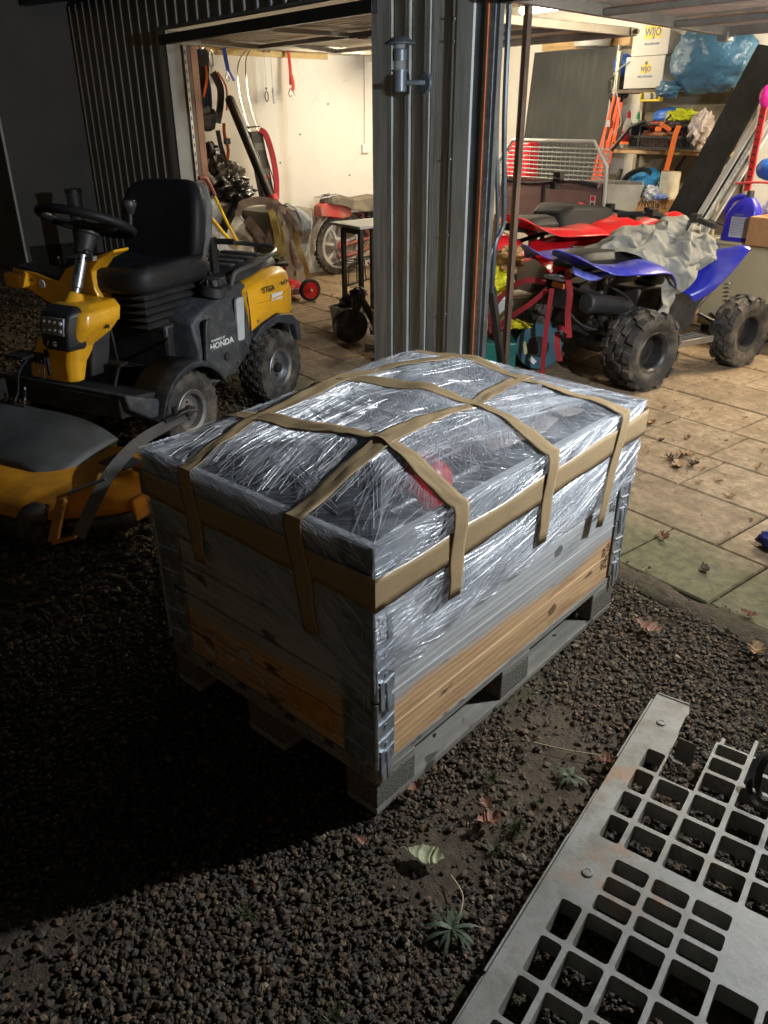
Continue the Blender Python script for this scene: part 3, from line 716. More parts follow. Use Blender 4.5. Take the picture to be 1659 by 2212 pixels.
def film_mat(name, ang, base=.16, amt=.62, hi=.9):
    g = N(name); t = g.t
    uv = g.tc.outputs['UV']
    def streak(a, sx, sy, lo, hi_, loc):
        mp = g.n('ShaderNodeMapping'); mp.inputs['Rotation'].default_value = (0, 0, rad(a)); mp.inputs['Scale'].default_value = (1, 1, 1)
        g.l(uv, mp.inputs[0])
        # wandering direction
        nw = g.n('ShaderNodeTexNoise'); nw.inputs['Scale'].default_value = 2.2; nw.inputs['Detail'].default_value = 2; g.l(uv, nw.inputs[0])
        mx = g.n('ShaderNodeVectorMath', operation='MULTIPLY_ADD'); g.l(nw.outputs['Color'], mx.inputs[0]); mx.inputs[1].default_value = (.0, .16, 0); g.l(mp.outputs[0], mx.inputs[2])
        m2 = g.n('ShaderNodeMapping'); m2.inputs['Scale'].default_value = (sx, sy, 1); m2.inputs['Location'].default_value = (loc, loc*.7, 0); g.l(mx.outputs[0], m2.inputs[0])
        n = g.noise(m2.outputs[0], 1, 3, .6, .35)
        return n, g.ramp(n, [(lo, 0), (hi_, 1)])
    n1, s1 = streak(ang, 3, 85, .54, .72, 1.0)
    n2, s2 = streak(ang+26, 2.5, 120, .57, .74, 5.0)
    n3, s3 = streak(ang-33, 4, 150, .60, .76, 9.0)
    n4, s4 = streak(ang+8, 1.2, 22, .46, .70, 2.0)
    big = g.noise(uv, 3.2, 3, .6)
    a = g.math('MAXIMUM', g.math('MAXIMUM', s1, g.math('MULTIPLY', s2, .8)), g.math('MULTIPLY', s3, .7))
    a = g.math('MULTIPLY', a, g.ramp(big, [(.3, .45), (.65, 1.0)]))
    a = g.math('ADD', g.math('MULTIPLY', a, amt), g.math('MULTIPLY_ADD', s4, .22, base))
    a = g.math('MINIMUM', a, hi)
    tr = g.n('ShaderNodeBsdfTransparent'); tr.inputs[0].default_value = (.97, .98, 1, 1)
    gl = g.n('ShaderNodeBsdfAnisotropic'); gl.inputs['Color'].default_value = (.93, .95, 1, 1); gl.inputs['Roughness'].default_value = .24
    df = g.n('ShaderNodeBsdfDiffuse'); df.inputs['Color'].default_value = (.72, .75, .80, 1)
    tl = g.n('ShaderNodeBsdfTranslucent'); tl.inputs['Color'].default_value = (.6, .62, .66, 1)
    h = g.math('ADD', g.math('MULTIPLY', n1, 1.0), g.math('ADD', g.math('MULTIPLY', n2, .8), g.math('MULTIPLY', n4, 1.4)))
    bp = g.n('ShaderNodeBump'); bp.inputs['Strength'].default_value = .85; bp.inputs['Distance'].default_value = .012; g.l(h, bp.inputs['Height'])
    for sh in (gl, df): g.l(bp.outputs[0], sh.inputs['Normal'])
    m1 = g.n('ShaderNodeMixShader'); m1.inputs[0].default_value = .28; g.l(df.outputs[0], m1.inputs[1]); g.l(tl.outputs[0], m1.inputs[2])
    m2 = g.n('ShaderNodeMixShader'); m2.inputs[0].default_value = .38; g.l(m1.outputs[0], m2.inputs[1]); g.l(gl.outputs[0], m2.inputs[2])
    m3 = g.n('ShaderNodeMixShader'); g.l(a, m3.inputs[0]); g.l(tr.outputs[0], m3.inputs[1]); g.l(m2.outputs[0], m3.inputs[2])
    g.l(m3.outputs[0], g.out.inputs[0]); return g.m
wrap = thing('stretch_wrap', 'clear stretch film pulled tight over the loaded crate', 'stretch film', (0, 0, 0), CR)
OF = .012
def film_part(fn, nu, nv, mat, uvf):
    m = M(); m.grid(fn, nu, nv); me = m.mesh('film', 0)
    me.polygons.foreach_set('use_smooth', [True]*len(me.polygons))
    ul = me.uv_layers.new(name='UVMap')
    for lp in me.loops:
        c = me.vertices[lp.vertex_index].co; ul.data[lp.index].uv = uvf(c)
    return ob('film', me, mat, wrap, smooth=0)
def top_pt(a, b):
    u = -OF+a*(1.2+2*OF); v = -OF+b*(.8+2*OF); return (u, v, film_h(u, v)+.004)
film_part(top_pt, 100, 70, film_mat('film_top', 35, .20, .45), lambda c: (c.x, c.y))
def low_r(u):   # lower film edge on the long side
    pts = [(-.02, .46), (.06, .40), (.14, .40), (.3, .43), (.55, .44), (.75, .46), (.95, .47), (1.22, .48)]
    for (a, b), (c, d) in zip(pts, pts[1:]):
        if u <= c: return b+(d-b)*(u-a)/(c-a)+.008*sin(u*40)
    return .48
def low_l(v):   # and on the short side
    pts = [(-.02, .40), (.03, .34), (.1, .35), (.25, .44), (.5, .52), (.66, .55), (.82, .55)]
    for (a, b), (c, d) in zip(pts, pts[1:]):
        if v <= c: return b+(d-b)*(v-a)/(c-a)+.006*sin(v*50)
    return .55
def wr(x, z): return .0035*fbm((x*6, z*9, 2), 3)
film_part(lambda a, b: (-OF+a*(1.2+2*OF), -OF-wr(a*1.2, b), .75+(low_r(-OF+a*1.224)-.75)*b), 90, 24, film_mat('film_long_side', -22, .30, .65), lambda c: (c.x, c.z))
film_part(lambda a, b: (-OF-wr(a*.8, b+3), -OF+a*(.8+2*OF), .75+(low_l(-OF+a*.824)-.75)*b), 60, 24, film_mat('film_short_side', -32, .12, .45), lambda c: (c.y, c.z))
film_part(lambda a, b: (1.2+OF, -OF+a*(.8+2*OF), .75-.3*b), 30, 10, film_mat('film_far_side', 10), lambda c: (c.y, c.z))
film_part(lambda a, b: (-OF+a*(1.2+2*OF), .8+OF, .75-.3*b), 30, 10, bpy.data.materials['film_far_side'], lambda c: (c.x, c.z))
# tight creases: thin folded strands of film
m_cr = N('film_crease'); g = m_cr
tr = g.n('ShaderNodeBsdfTransparent'); gl = g.n('ShaderNodeBsdfAnisotropic'); gl.inputs['Roughness'].default_value = .26; gl.inputs['Color'].default_value = (1, 1, 1, 1)
df = g.n('ShaderNodeBsdfDiffuse'); df.inputs['Color'].default_value = (.58, .60, .64, 1)
m1 = g.n('ShaderNodeMixShader'); m1.inputs[0].default_value = .26; g.l(df.outputs[0], m1.inputs[1]); g.l(gl.outputs[0], m1.inputs[2])
m2 = g.n('ShaderNodeMixShader'); m2.inputs[0].default_value = .40; g.l(tr.outputs[0], m2.inputs[1]); g.l(m1.outputs[0], m2.inputs[2]); g.l(m2.outputs[0], g.out.inputs[0])
cm = M(); rc = random.Random(11)
def strand_top(p, q, w, n=10):
    pts = []
    for i in range(n+1):
        f = i/n; u = p[0]+(q[0]-p[0])*f; v = p[1]+(q[1]-p[1])*f
        pts.append((u, v, film_h(u, v)+.0055))
    th = rc.uniform(-.9, .9); cm.ribbon(pts, w, (sin(th)*.7, cos(th*2)*.5, .8), .0004)
foc = [(.31, .24), (.63, .69), (1.02, .57), (.14, .135), (0, 0), (0, .8), (.28, .66), (1.2, 0)]
for i in range(260):
    f = foc[rc.randrange(8)]; a = rc.uniform(0, 2*pi); d0 = rc.uniform(.01, .25); d1 = d0+rc.uniform(.06, .42)
    if rc.random() < .35: f = (rc.uniform(0, 1.2), rc.uniform(0, .8)); a = rc.gauss(.6, .35)
    p = (f[0]+cos(a)*d0, f[1]+sin(a)*d0); q = (f[0]+cos(a)*d1, f[1]+sin(a)*d1)
    cl = lambda s: (min(max(s[0], 0), 1.2), min(max(s[1], 0), .8))
    p = cl(p); q = cl(q)
    if (Vector(p)-Vector(q)).length > .05: strand_top(p, q, rc.uniform(.0007, .0022))
for i in range(300):   # long side
    u = rc.uniform(-.01, 1.15); z = rc.uniform(.45, .74); a = rc.gauss(.42, .2); d = rc.uniform(.06, .35)
    u2 = min(u+cos(a)*d, 1.21); z2 = min(z+sin(a)*d, .75)
    if z < low_r(u)+.01: continue
    th = rc.uniform(-1, 1); cm.ribbon([(u, -OF-.005, z), ((u+u2)/2, -OF-.007, (z+z2)/2), (u2, -OF-.005, z2)], rc.uniform(.0007, .0022), (0, -1, th), .0004)
for i in range(60):    # loose threads running down below the film edge to the front corner
    v = rc.uniform(.15, .75); z = low_l(v)+rc.uniform(0, .08); z2 = z-v*rc.uniform(.25, .42)
    cm.ribbon([(-OF-.004, v, z), (-OF-.006, v*.5, (z+z2)/2), (-OF-.004, .0, z2)], rc.uniform(.0005, .0012), (-1, 0, rc.uniform(-1, 1)), .0004)
for i in range(220):
    v = rc.uniform(0, .8); z = rc.uniform(.45, .74); a = rc.gauss(.6, .25); d = rc.uniform(.06, .3)
    v2 = min(v+cos(a)*d, .81); z2 = min(z+sin(a)*d, .75)
    if z < low_l(v)+.01: continue
    cm.ribbon([(-OF-.005, v, z), (-OF-.007, (v+v2)/2, (z+z2)/2), (-OF-.005, v2, z2)], rc.uniform(.0007, .002), (-1, 0, rc.uniform(-1, 1)), .0004)
def bundle_top():
    a = rc.choice((rc.gauss(.45, .12), rc.gauss(.62, .15), rc.gauss(-.45, .15), rc.gauss(1.35, .15), rc.gauss(.05, .1)))
    c = (rc.uniform(.05, 1.15), rc.uniform(.05, .75)); L_ = rc.uniform(.22, .62); n = rc.randrange(8, 26); sp = rc.uniform(.003, .008); fan = rc.gauss(0, .018)
    for k in range(n):
        o_ = (k-n/2)*sp*rc.uniform(.8, 1.2); aa = a+fan*(k-n/2); l0 = -L_/2*rc.uniform(.5, 1.1); l1 = L_/2*rc.uniform(.5, 1.1)
        p = (c[0]-sin(a)*o_+cos(aa)*l0, c[1]+cos(a)*o_+sin(aa)*l0); q = (c[0]-sin(a)*o_+cos(aa)*l1, c[1]+cos(a)*o_+sin(aa)*l1)
        if not all(-.0 <= t_[0] <= 1.2 and 0 <= t_[1] <= .8 for t_ in (p, q)): continue
        strand_top(p, q, rc.uniform(.0005, .0013), 8)
for i in range(210): bundle_top()
def bundle_side(side):
    W_ = 1.2 if side == 'r' else .8; low = low_r if side == 'r' else low_l
    a = rc.gauss(.42, .16) if side == 'r' else rc.gauss(.55, .2)
    if rc.random() < .25: a = rc.gauss(-.2, .2)
    c = (rc.uniform(.05, W_-.05), rc.uniform(.46, .72)); L_ = rc.uniform(.15, .45); n = rc.randrange(6, 18); sp = rc.uniform(.003, .007); fan = rc.gauss(0, .012)
    for k in range(n):
        o_ = (k-n/2)*sp; aa = a+fan*(k-n/2); l0 = -L_/2*rc.uniform(.5, 1.1); l1 = L_/2*rc.uniform(.5, 1.1)
        p = (c[0]-sin(a)*o_+cos(aa)*l0, c[1]+cos(a)*o_+sin(aa)*l0); q = (c[0]-sin(a)*o_+cos(aa)*l1, c[1]+cos(a)*o_+sin(aa)*l1)
        if not all(0 <= t_[0] <= W_ and low(t_[0]) < t_[1] < .745 for t_ in (p, q)): continue
        th = rc.uniform(-1, 1)
        if side == 'r': cm.ribbon([(p[0], -OF-.006, p[1]), ((p[0]+q[0])/2, -OF-.0075, (p[1]+q[1])/2), (q[0], -OF-.006, q[1])], rc.uniform(.0005, .0014), (0, -1, th), .0004)
        else: cm.ribbon([(-OF-.006, p[0], p[1]), (-OF-.0075, (p[0]+q[0])/2, (p[1]+q[1])/2), (-OF-.006, q[0], q[1])], rc.uniform(.0005, .0012), (-1, 0, th), .0004)
for i in range(70): bundle_side('r')
for i in range(60): bundle_side('l')
ob('film_crease', cm, m_cr.m, wrap, kind='stuff', smooth=0)

# ---- brown packing tape
def tape_mat():
    g = N('brown_packing_tape'); v = g.vec('Object'); a = g.noise(v, 14, 3, .5, .5); b = g.noise(v, 9, 4, .6); c = g.noise(g.vec('Object', (1, 1, 6)), 26, 4, .6, .4)
    col = g.ramp(a, [(.3, (.31, .22, .12)), (.7, (.335, .24, .132))]); col = g.mix(g.ramp(b, [(.5, 0), (.7, .25)]), col, (.21, .15, .085))
    g.set(Base_Color=col, Roughness=.33); g.b.inputs['Specular IOR Level'].default_value = .4; g.bump(c, .25, .004); return g.m
m_tape = tape_mat()
def tape_top(path, w=.048, n=60, lab=None, drop0=None, drop1=None, side0=None, side1=None):
    """tape running over the film along (u, v) points, with ends down the sides"""
    P = [Vector((a, b, 0)) for a, b in path]; ln = [0]
    for a, b in zip(P, P[1:]): ln.append(ln[-1]+(b-a).length)
    pts = []; ups = []
    def at(s):
        for i in range(len(P)-1):
            if s <= ln[i+1] or i == len(P)-2:
                f = (s-ln[i])/(ln[i+1]-ln[i]); return P[i].lerp(P[i+1], f)
    r_ = random.Random(int(ln[-1]*1000))
    if drop0:
        x, y, z = drop0; k = 9
        for i in range(k):
            f = i/(k-1); s = .5*sin(f*5)*.004
            q = Vector((x, y, z)).lerp(Vector((P[0].x, P[0].y, .735)), f)
            if side0 == 'v': q.y = -OF-.0135-.002*sin(f*9); up = (0, -1, .0)
            else: q.x = -OF-.0135-.002*sin(f*9); up = (-1, 0, .0)
            pts.append(tuple(q)); ups.append(up)
        if side0 == 'v': pts.append((P[0].x, -OF-.011, .752)); ups.append((0, -.7, .7))
        else: pts.append((-OF-.011, P[0].y, .752)); ups.append((-.7, 0, .7))
    for i in range(n+1):
        s = ln[-1]*i/n; p = at(s); z = max(film_h(p.x, p.y), film_h(p.x+.015, p.y), film_h(p.x, p.y+.015))+.0065
        pts.append((p.x, p.y, z)); ups.append((.15*sin(s*9), .15*cos(s*7), 1))
    return pts, ups
specs = [
 ([(0, .60), (.27, .665), (.63, .69), (1.10, .575), (1.2, .55)], (-OF, .57, .50), 'u', 'brown tape strip running lengthwise over the far side of the crate', .05),
 ([(0, .215), (.31, .24), (.72, .27), (1.08, .33)], (-OF, .17, .47), 'u', 'brown tape strip running lengthwise, nearest the front corner, creased where it fades out', .05),
 ([(.26, 0), (.31, .24), (.27, .665), (.27, .8)], (.245, -OF, .52), 'v', 'brown tape strip crossing the crate nearest its front corner', .05),
 ([(.655, 0), (.72, .27), (.63, .69), (.6, .8)], (.63, -OF, .50), 'v', 'brown tape strip crossing the crate in the middle of its long side', .048),
 ([(1.055, 0), (1.03, .3), (1.08, .56), (1.02, .8)], (.97, -OF, .415), 'v', 'brown tape strip crossing the crate at its far right end', .046)]
for path, d0, sd, lab, wd in specs:
    pts, ups = tape_top(path, wd, 60, lab, d0, None, sd)
    # crumple: pinch the width where the tape crosses hollows
    r_ = random.Random(int(path[0][0]*100+path[1][1]*70)); ph = r_.uniform(0, 6)
    m = M(); nn = len(pts)
    vs = []
    for i, p in enumerate(pts):
        p = Vector(p); d = (Vector(pts[min(i+1, nn-1)])-Vector(pts[max(i-1, 0)])).normalized(); up = Vector(ups[i])
        r = d.cross(up).normalized(); u = r.cross(d).normalized()
        on_top = p.z > .749
        pin = 1-.36*max(0, sin(i*.13+ph)) if on_top else 1-.12*(i < 3)*(1)
        for k in range(7):
            f = (k-3)/3
            q = p+r*(f*wd*.56*pin)+u*((.0012*sin(f*7+ph+i*.18)+.0012*sin(i*.9+f*3+ph) if on_top else 0)*(1 if on_top else .4))
            if on_top:
                q.z = max(q.z, film_h(q.x, q.y)+.0062)
            vs.append(q)
    fs = [(7*i+k, 7*i+k+1, 7*i+8+k, 7*i+7+k) for i in range(nn-1) for k in range(6)]
    m.add(vs, fs)
    o = ob('packing_tape', m, m_tape, smooth=50); o.rotation_euler = (0, 0, CR); tag(o, lab, 'packing tape', 'tape strips over the wrapped crate')
    s = o.modifiers.new('thick', 'SOLIDIFY'); s.thickness = .0008; s.offset = 1
bd = M(); o1 = -OF-.0105
lp = [(o1, .8+OF, .66), (o1, .4, .655), (o1, o1, .648), (.4, o1, .655), (.8, o1, .668), (1.2+OF+.006, o1, .68), (1.2+OF+.006, .8+OF, .67)]
def bandpts(lp):
    out = []
    for a, b in zip(lp, lp[1:]):
        for i in range(12): out.append(Vector(a).lerp(Vector(b), i/12))
    out.append(Vector(lp[-1])); return out
bp_ = bandpts(lp); nn = len(bp_); vs = []
for i, p in enumerate(bp_):
    for k in range(5):
        f = (k-2)/2; vs.append(p+Vector((0, 0, f*.038+.0025*sin(i*.7+k))))
bd.add(vs, [(5*i+k, 5*i+k+1, 5*i+6+k, 5*i+5+k) for i in range(nn-1) for k in range(4)])
o = ob('packing_tape', bd, m_tape, smooth=30); o.rotation_euler = (0, 0, CR); tag(o, 'wide brown tape band wrapped round the crate just below its rim', 'packing tape', 'tape strips over the wrapped crate')
s = o.modifiers.new('thick', 'SOLIDIFY'); s.thickness = .0008; s.offset = 0
# ================================================================ wheels
def wheel(parent, c, r, wd, rim_r, tyre_m, rim_m, axis=(0, 1, 0), knobs='block', out=1, hub=True, nk=22, deep=.6):
    """tyre with raised tread and a dished rim; axis points to the outer side (times out)"""
    c = Vector(c); ax = Vector(axis).normalized()*out
    e = bpy.data.objects.new('wheel', None); e.empty_display_size = .05
    h = wd/2
    m = M()
    m.lathe([(rim_r, -h*.72), (rim_r+.012, -h*.86), (r*.80, -h), (r*.93, -h*.9), (r*.965, -h*.6), (r*.975, 0), (r*.965, h*.6), (r*.93, h*.9), (r*.80, h), (rim_r+.012, h*.86), (rim_r, h*.72)], 44, c, ax, closed=True)
    x = ax.orthogonal().normalized(); y = ax.cross(x)
    def fr(a): return x*cos(a)+y*sin(a)
    def knob(a, z0, z1, da, hh, skew=0, rr=r):
        vs = []
        for q in (rr*.95, rr*.95+hh):
            k = 1 if q < rr*.96 else .82
            for (s, t) in ((-1, z0), (1, z0), (1, z1), (-1, z1)):
                aa = a+s*da*k+skew*(t-(z0+z1)/2); zz = (z0+z1)/2+(t-(z0+z1)/2)*k
                drop = (abs(zz)/h)**3*r*.06
                vs.append(c+ax*zz+fr(aa)*(q-drop))
        m.add(vs, [(0, 3, 2, 1), (4, 5, 6, 7), (0, 1, 5, 4), (1, 2, 6, 5), (2, 3, 7, 6), (3, 0, 4, 7)])
    for k in range(nk):
        a = 2*pi*k/nk; da = pi/nk
        if knobs == 'block':
            for q, z in enumerate((-.78, -.39, 0, .39, .78)):
                o = da if q % 2 else 0
                knob(a+o, h*(z-.16), h*(z+.16), da*.62, r*.055)
        elif knobs == 'atv':
            knob(a, h*.02, h*.42, da*.55, r*.085, 1.2/h*.12); knob(a+da, -h*.42, -h*.02, da*.55, r*.085, -1.2/h*.12)
            knob(a+da*.7, h*.55, h*1.0, da*.6, r*.10, .8/h*.12); knob(a+da*1.7, -h*1.0, -h*.55, da*.6, r*.10, -.8/h*.12)
        elif knobs == 'moto':
            for q, z in enumerate((-.7, 0, .7)): knob(a+(da if q % 2 else 0), h*(z-.26), h*(z+.26), da*.55, r*.03)
    me = m.mesh('tyre', 40)
    rm = M(); d = h*deep
    rm.lathe([(rim_r+.008, -h*.8), (rim_r-.004, -h*.7), (rim_r*.93, -h*.3), (rim_r*.93, h*.5), (rim_r-.004, h*.74), (rim_r+.01, h*.84), (rim_r+.006, h*.87), (rim_r-.012, h*.78), (rim_r*.86, h*.6), (rim_r*.84, h-d), (rim_r*.62, h-d*1.05), (rim_r*.5, h-d*.9), (0, h-d*.9)], 36, c, ax)
    e.parent = parent; COL.objects.link(e)
    t = ob('tyre', me, tyre_m, e); ri = ob('rim', rm, rim_m, e, smooth=50)
    if hub:
        hb = M(); hb.cyl(c+ax*(h-d*.95), c+ax*(h-d*.45), rim_r*.3, rim_r*.26, 18)
        for k in range(4):
            a = pi/4+pi/2*k; p = c+fr(a)*rim_r*.45; hb.cyl(p+ax*(h-d), p+ax*(h-d*.8), .007, n=6)
        ob('hub', hb, m_blackmet, e)
    return e

# ================================================================ RIDING MOWER  (local x forward, y to its left side)
mw = thing('riding_mower', 'yellow and black front-cut riding mower with black seat, parked before the left bay', 'riding mower', (-3.163, 1.275, 0), math.atan2(-.904, .427))
def mb(name, m, mat, **k): return ob(name, m, mat, k.pop('parent', mw), **k)
# wheels
for s in (1, -1):
    wheel(mw, (0, s*.375, .215), .215, .17, .105, m_rubber, m_steel, out=s, nk=22)
    wheel(mw, (.80, s*.375, .205), .205, .16, .10, m_rubber, mt('dimmed_dirty_rim_steel', (.2, .2, .2), .5, .7, var=.3, dirt=(.08, .06, .04), damt=.6, dsc=8), out=s, nk=22)  # front rims: steel colour darkened for the dim light there, plus dirt
m = M(); m.cyl((0, -.3, .215), (0, .3, .215), .04); m.cyl((.8, -.3, .205), (.8, .3, .205), .04); m.box((.4, 0, .24), (.8, .14, .12)); mb('chassis', m, m_blackmet)
# rear body: charcoal lower shell and yellow upper corner panels
def ring(x, pts): return [(x, y, z) for y, z in pts]
m = M(); secs = []
for x, wd, z0, z1 in ((.62, .30, .30, .50), (.60, .355, .27, .60), (.50, .37, .25, .66), (.34, .375, .26, .70), (.20, .37, .34, .715), (.12, .36, .42, .72)):
    secs.append([(x, -wd, z0), (x, wd, z0), (x, wd+.004, (z0+z1)/2), (x, wd-.03, z1-.02), (x, wd-.07, z1), (x, -wd+.07, z1), (x, -wd+.03, z1-.02), (x, -wd-.004, (z0+z1)/2)])
m.loft(secs); body = mb('side_shell', m, m_dgrey, bev=.012, seg=3)
m = M(); secs = []
for x, wd, z0, z1 in ((.17, .37, .44, .690), (.06, .378, .475, .715), (-.10, .375, .50, .745), (-.24, .355, .46, .74), (-.36, .31, .42, .72), (-.41, .25, .38, .68)):
    secs.append([(x, -wd, z0), (x, wd, z0), (x+.01, wd+.012, (z0+z1)/2+.02), (x+.01, wd-.012, z1-.03), (x+.01, wd-.06, z1), (x+.01, -wd+.06, z1), (x+.01, -wd+.012, z1-.03), (x+.01, -wd-.012, (z0+z1)/2+.02)])
m.loft(secs); hood = mb('rear_panel', m, m_yel, bev=.014, seg=3)
m = M(); m.prism([(.16, .41), (.05, .47), (-.1, .495), (-.25, .47), (-.33, .40), (-.335, .30), (-.30, .30), (-.27, .40), (-.1, .45), (.04, .43), (.12, .37)], 'y', .34, .385); mb('rear_fender', m, m_dgrey, bev=.006)
m = M(); m.prism([(.16, .41), (.05, .47), (-.1, .495), (-.25, .47), (-.33, .40), (-.335, .30), (-.30, .30), (-.27, .40), (-.1, .45), (.04, .43), (.12, .37)], 'y', -.385, -.34); mb('rear_fender', m, m_dgrey, bev=.006)
m = M(); m.box((-.36, 0, .36), (.07, .56, .16)); mb('rear_bumper', m, m_mgrey, bev=.02)
# bonnet: black louvred lid
m = M(); m.loft([[(x, -w2, z), (x, w2, z), (x, w2-.03, z+h2), (x, -w2+.03, z+h2)] for x, w2, z, h2 in ((.22, .28, .70, .05), (.1, .31, .715, .065), (-.15, .30, .74, .065), (-.32, .25, .735, .045), (-.38, .20, .71, .02))]); lid = mb('bonnet', m, m_blackpl, bev=.01)
for k in range(4):
    m = M(); m.box((.08-.085*k, .10, .785+.008*k), (.045, .26, .012)); m.box((.08-.085*k, -.14, .785+.008*k), (.045, .16, .012)); ob('louvre', m, m_dgrey, lid, bev=.004)
# tubular rail round the bonnet
m = M(); m.tube(cr([(.21, .30, .69), (.20, .31, .745), (.17, .32, .775), (.0, .33, .795), (-.2, .31, .82), (-.32, .22, .83), (-.36, 0, .83), (-.32, -.22, .83), (-.2, -.31, .82), (0, -.33, .785), (.17, -.32, .775), (.21, -.3, .69)], 6), .0125, 10); mb('rail', m, mt('grey_tube', (.16, .165, .17), .35, .6), )
# fuel filler, lens, side detail
m = M(); m.cyl((.37, .30, .69), (.37, .31, .735), .075, .065, 24); m.cyl((.37, .31, .735), (.37, .312, .77), .05, .046, 20)
for k in range(10): m.cyl((.37+.05*cos(k*.628), .31+.05*sin(k*.628), .735), (.37+.05*cos(k*.628), .31+.05*sin(k*.628), .768), .007, n=6)
mb('fuel_cap', m, m_blackpl, bev=.003)
m = M(); m.prism([(.235, .44), (.24, .43), (.285, .43), (.295, .44), (.285, .64), (.27, .655), (.225, .655), (.215, .64)], 'y', .365, .384); mb('tank_window', m, mt('milky_plastic', (.42, .44, .45), .45), bev=.004)
m = M(); m.prism([(.60, .25), (.60, .30), (.56, .58), (.545, .60), (.50, .60), (.50, .56), (.53, .54), (.56, .30), (.56, .25)], 'y', .37, .39); mb('side_rib', m, m_dgrey, bev=.005)
m = M(); m.cyl((.40, .372, .375), (.40, .385, .375), .022, n=16); mb('side_hole', m, m_print)
m = M(); m.cyl((.53, .38, .44), (.53, .387, .44), .008, n=10); mb('screw', m, m_steel)
xs = (-1, 0, 0)
lettering('HONDA', .043, m_printw, mw, (.435, .3795, .452), xs, (0, .0, 1), bold=.0012, sx=1.25)
lettering('POWERED BY', .016, m_printw, mw, (.462, .3798, .482), xs, (0, 0, 1), bold=.0004, sx=1.2)
lettering('STIGA', .043, m_print, mw, (-.01, .393, .655), xs, (0, -.25, 1), bold=.001, shear=.25)
lettering('Park Pro', .032, m_print, mw, (-.20, .379, .662), (-1, -.14, .02), (0, -.25, 1), bold=.0006)
m = M(); m.beam((-.03, .394, .605), (-.155, .385, .60), .002, .038, up=(0, 0, 1)); mb('sticker', m, m_printw)
# bellows, seat
bx = M()
for k in range(6):
    z = .56+.038*k; w_ = .235+.010*(k % 2)
    bx.loft([[(.55+w_*a*1.1, w_*b*1.0, z+dz) for a, b in ((-1, -1), (1, -1), (1, 1), (-1, 1))] for w_, dz in ((.17+.008*k, 0), (.20+.008*k, .019), (.17+.008*k, .038))])
mb('bellows', bx, m_rubber_cl)
m = M(); m.box((.50, 0, .45), (.34, .44, .26)); m.box((.93, 0, .345), (.40, .5, .03)); mb('seat_box', m, m_blackpl, bev=.02)
def cushion(m, secs):
    m.loft(secs)
def rrect(w2, d2, rr, n=5):
    o = []
    for (cx, cy, a0) in ((w2-rr, d2-rr, 0), (-w2+rr, d2-rr, pi/2), (-w2+rr, -d2+rr, pi), (w2-rr, -d2+rr, 3*pi/2)):
        for i in range(n): a = a0+pi/2*i/(n-1); o.append((cx+rr*cos(a), cy+rr*sin(a)))
    return o
m = M(); secs = []
for k, (s, z) in enumerate(((.90, .755), (.98, .765), (1.0, .79), (1.0, .83), (.97, .852), (.90, .864), (.70, .858), (.4, .85))):
    secs.append([(.565+x*s*1.16, y*s*1.06, z+(.006*cos(x*9) if k > 3 else 0)+(abs(y)**2)*.35*(k >= 4)) for x, y in rrect(.25, .255, .08)])
m.loft(secs); mb('seat', m, m_vinyl, smooth=60)
m = M(); secs = []
# backrest: stacked horizontal sections, leaning back a little
prof = [(.80, .20, .045), (.86, .235, .055), (.95, .25, .06), (1.05, .252, .06), (1.13, .245, .058), (1.18, .225, .052), (1.21, .19, .042), (1.225, .13, .03), (1.228, .06, .016)]
for z, w2, d2 in prof:
    xo = .33-.19*(z-.80)
    r_ = []
    for x, y in rrect(d2, w2, min(d2*.95, .05)):
        xx = x+(.055*(y/.25)**2 if True else 0)
        r_.append((xo+xx, y, z))
    secs.append(r_)
m.loft(secs); bk = mb('backrest', m, m_vinyl, smooth=60)
m = M(); m.loft([[(.33-.19*(z-.8)-.035+x, y*.94, z) for x, y in rrect(.03, w2, .025)] for z, w2 in ((.80, .20), (.95, .255), (1.1, .257), (1.19, .22), (1.215, .15))]); mb('back_shell', m, m_mgrey, smooth=50)
for s in (1, -1):
    m = M(); m.tube(cr([(.335, s*.115, .87), (.325, s*.12, 1.0), (.33, s*.11, 1.06)], 4), .006, 6); mb('seam', m, m_blackpl)
m = M(); m.cyl((.22, .24, .93), (.20, .34, .93), .014, n=12); m.box((.24, .23, .86), (.05, .02, .18)); m.cyl((.35, .27, .79), (.35, .285, .79), .01, n=8); mb('recline_lever', m, m_blackmet)
# floor, front fenders
m = M(); m.prism([(1.24, .40), (1.24, .30), (1.0, .27), (.97, .27), (.97, .33), (.6, .345), (.6, .36), (1.0, .36)], 'y', -.41, .41); mb('foot_floor', m, m_blackpl, bev=.008)
m = M(); m.prism([(1.24, .42), (1.22, .34), (1.10, .26), (1.02, .255), (1.03, .34)], 'y', -.45, .45); mb('front_skirt', m, m_dgrey, bev=.01)
def arch(yc, w2):
    m = M(); n = 14; vs = []
    for i in range(n+1):
        a = rad(8)+rad(150)*i/n; x = .80+cos(a)*.262; z = .205+sin(a)*.255
        vs += [(x, yc-w2, z), (x, yc+w2, z), (x, yc+w2, z-.03), ]
    m.add(vs, [(3*i+k, 3*i+k+1, 3*i+4+k, 3*i+3+k) for i in range(n) for k in range(2)]); return m
for s in (1, -1):
    o = mb('front_fender', arch(s*.38, .105), m_dgrey, smooth=60); so = o.modifiers.new('t', 'SOLIDIFY'); so.thickness = .008
_front_start = set(mw.children)
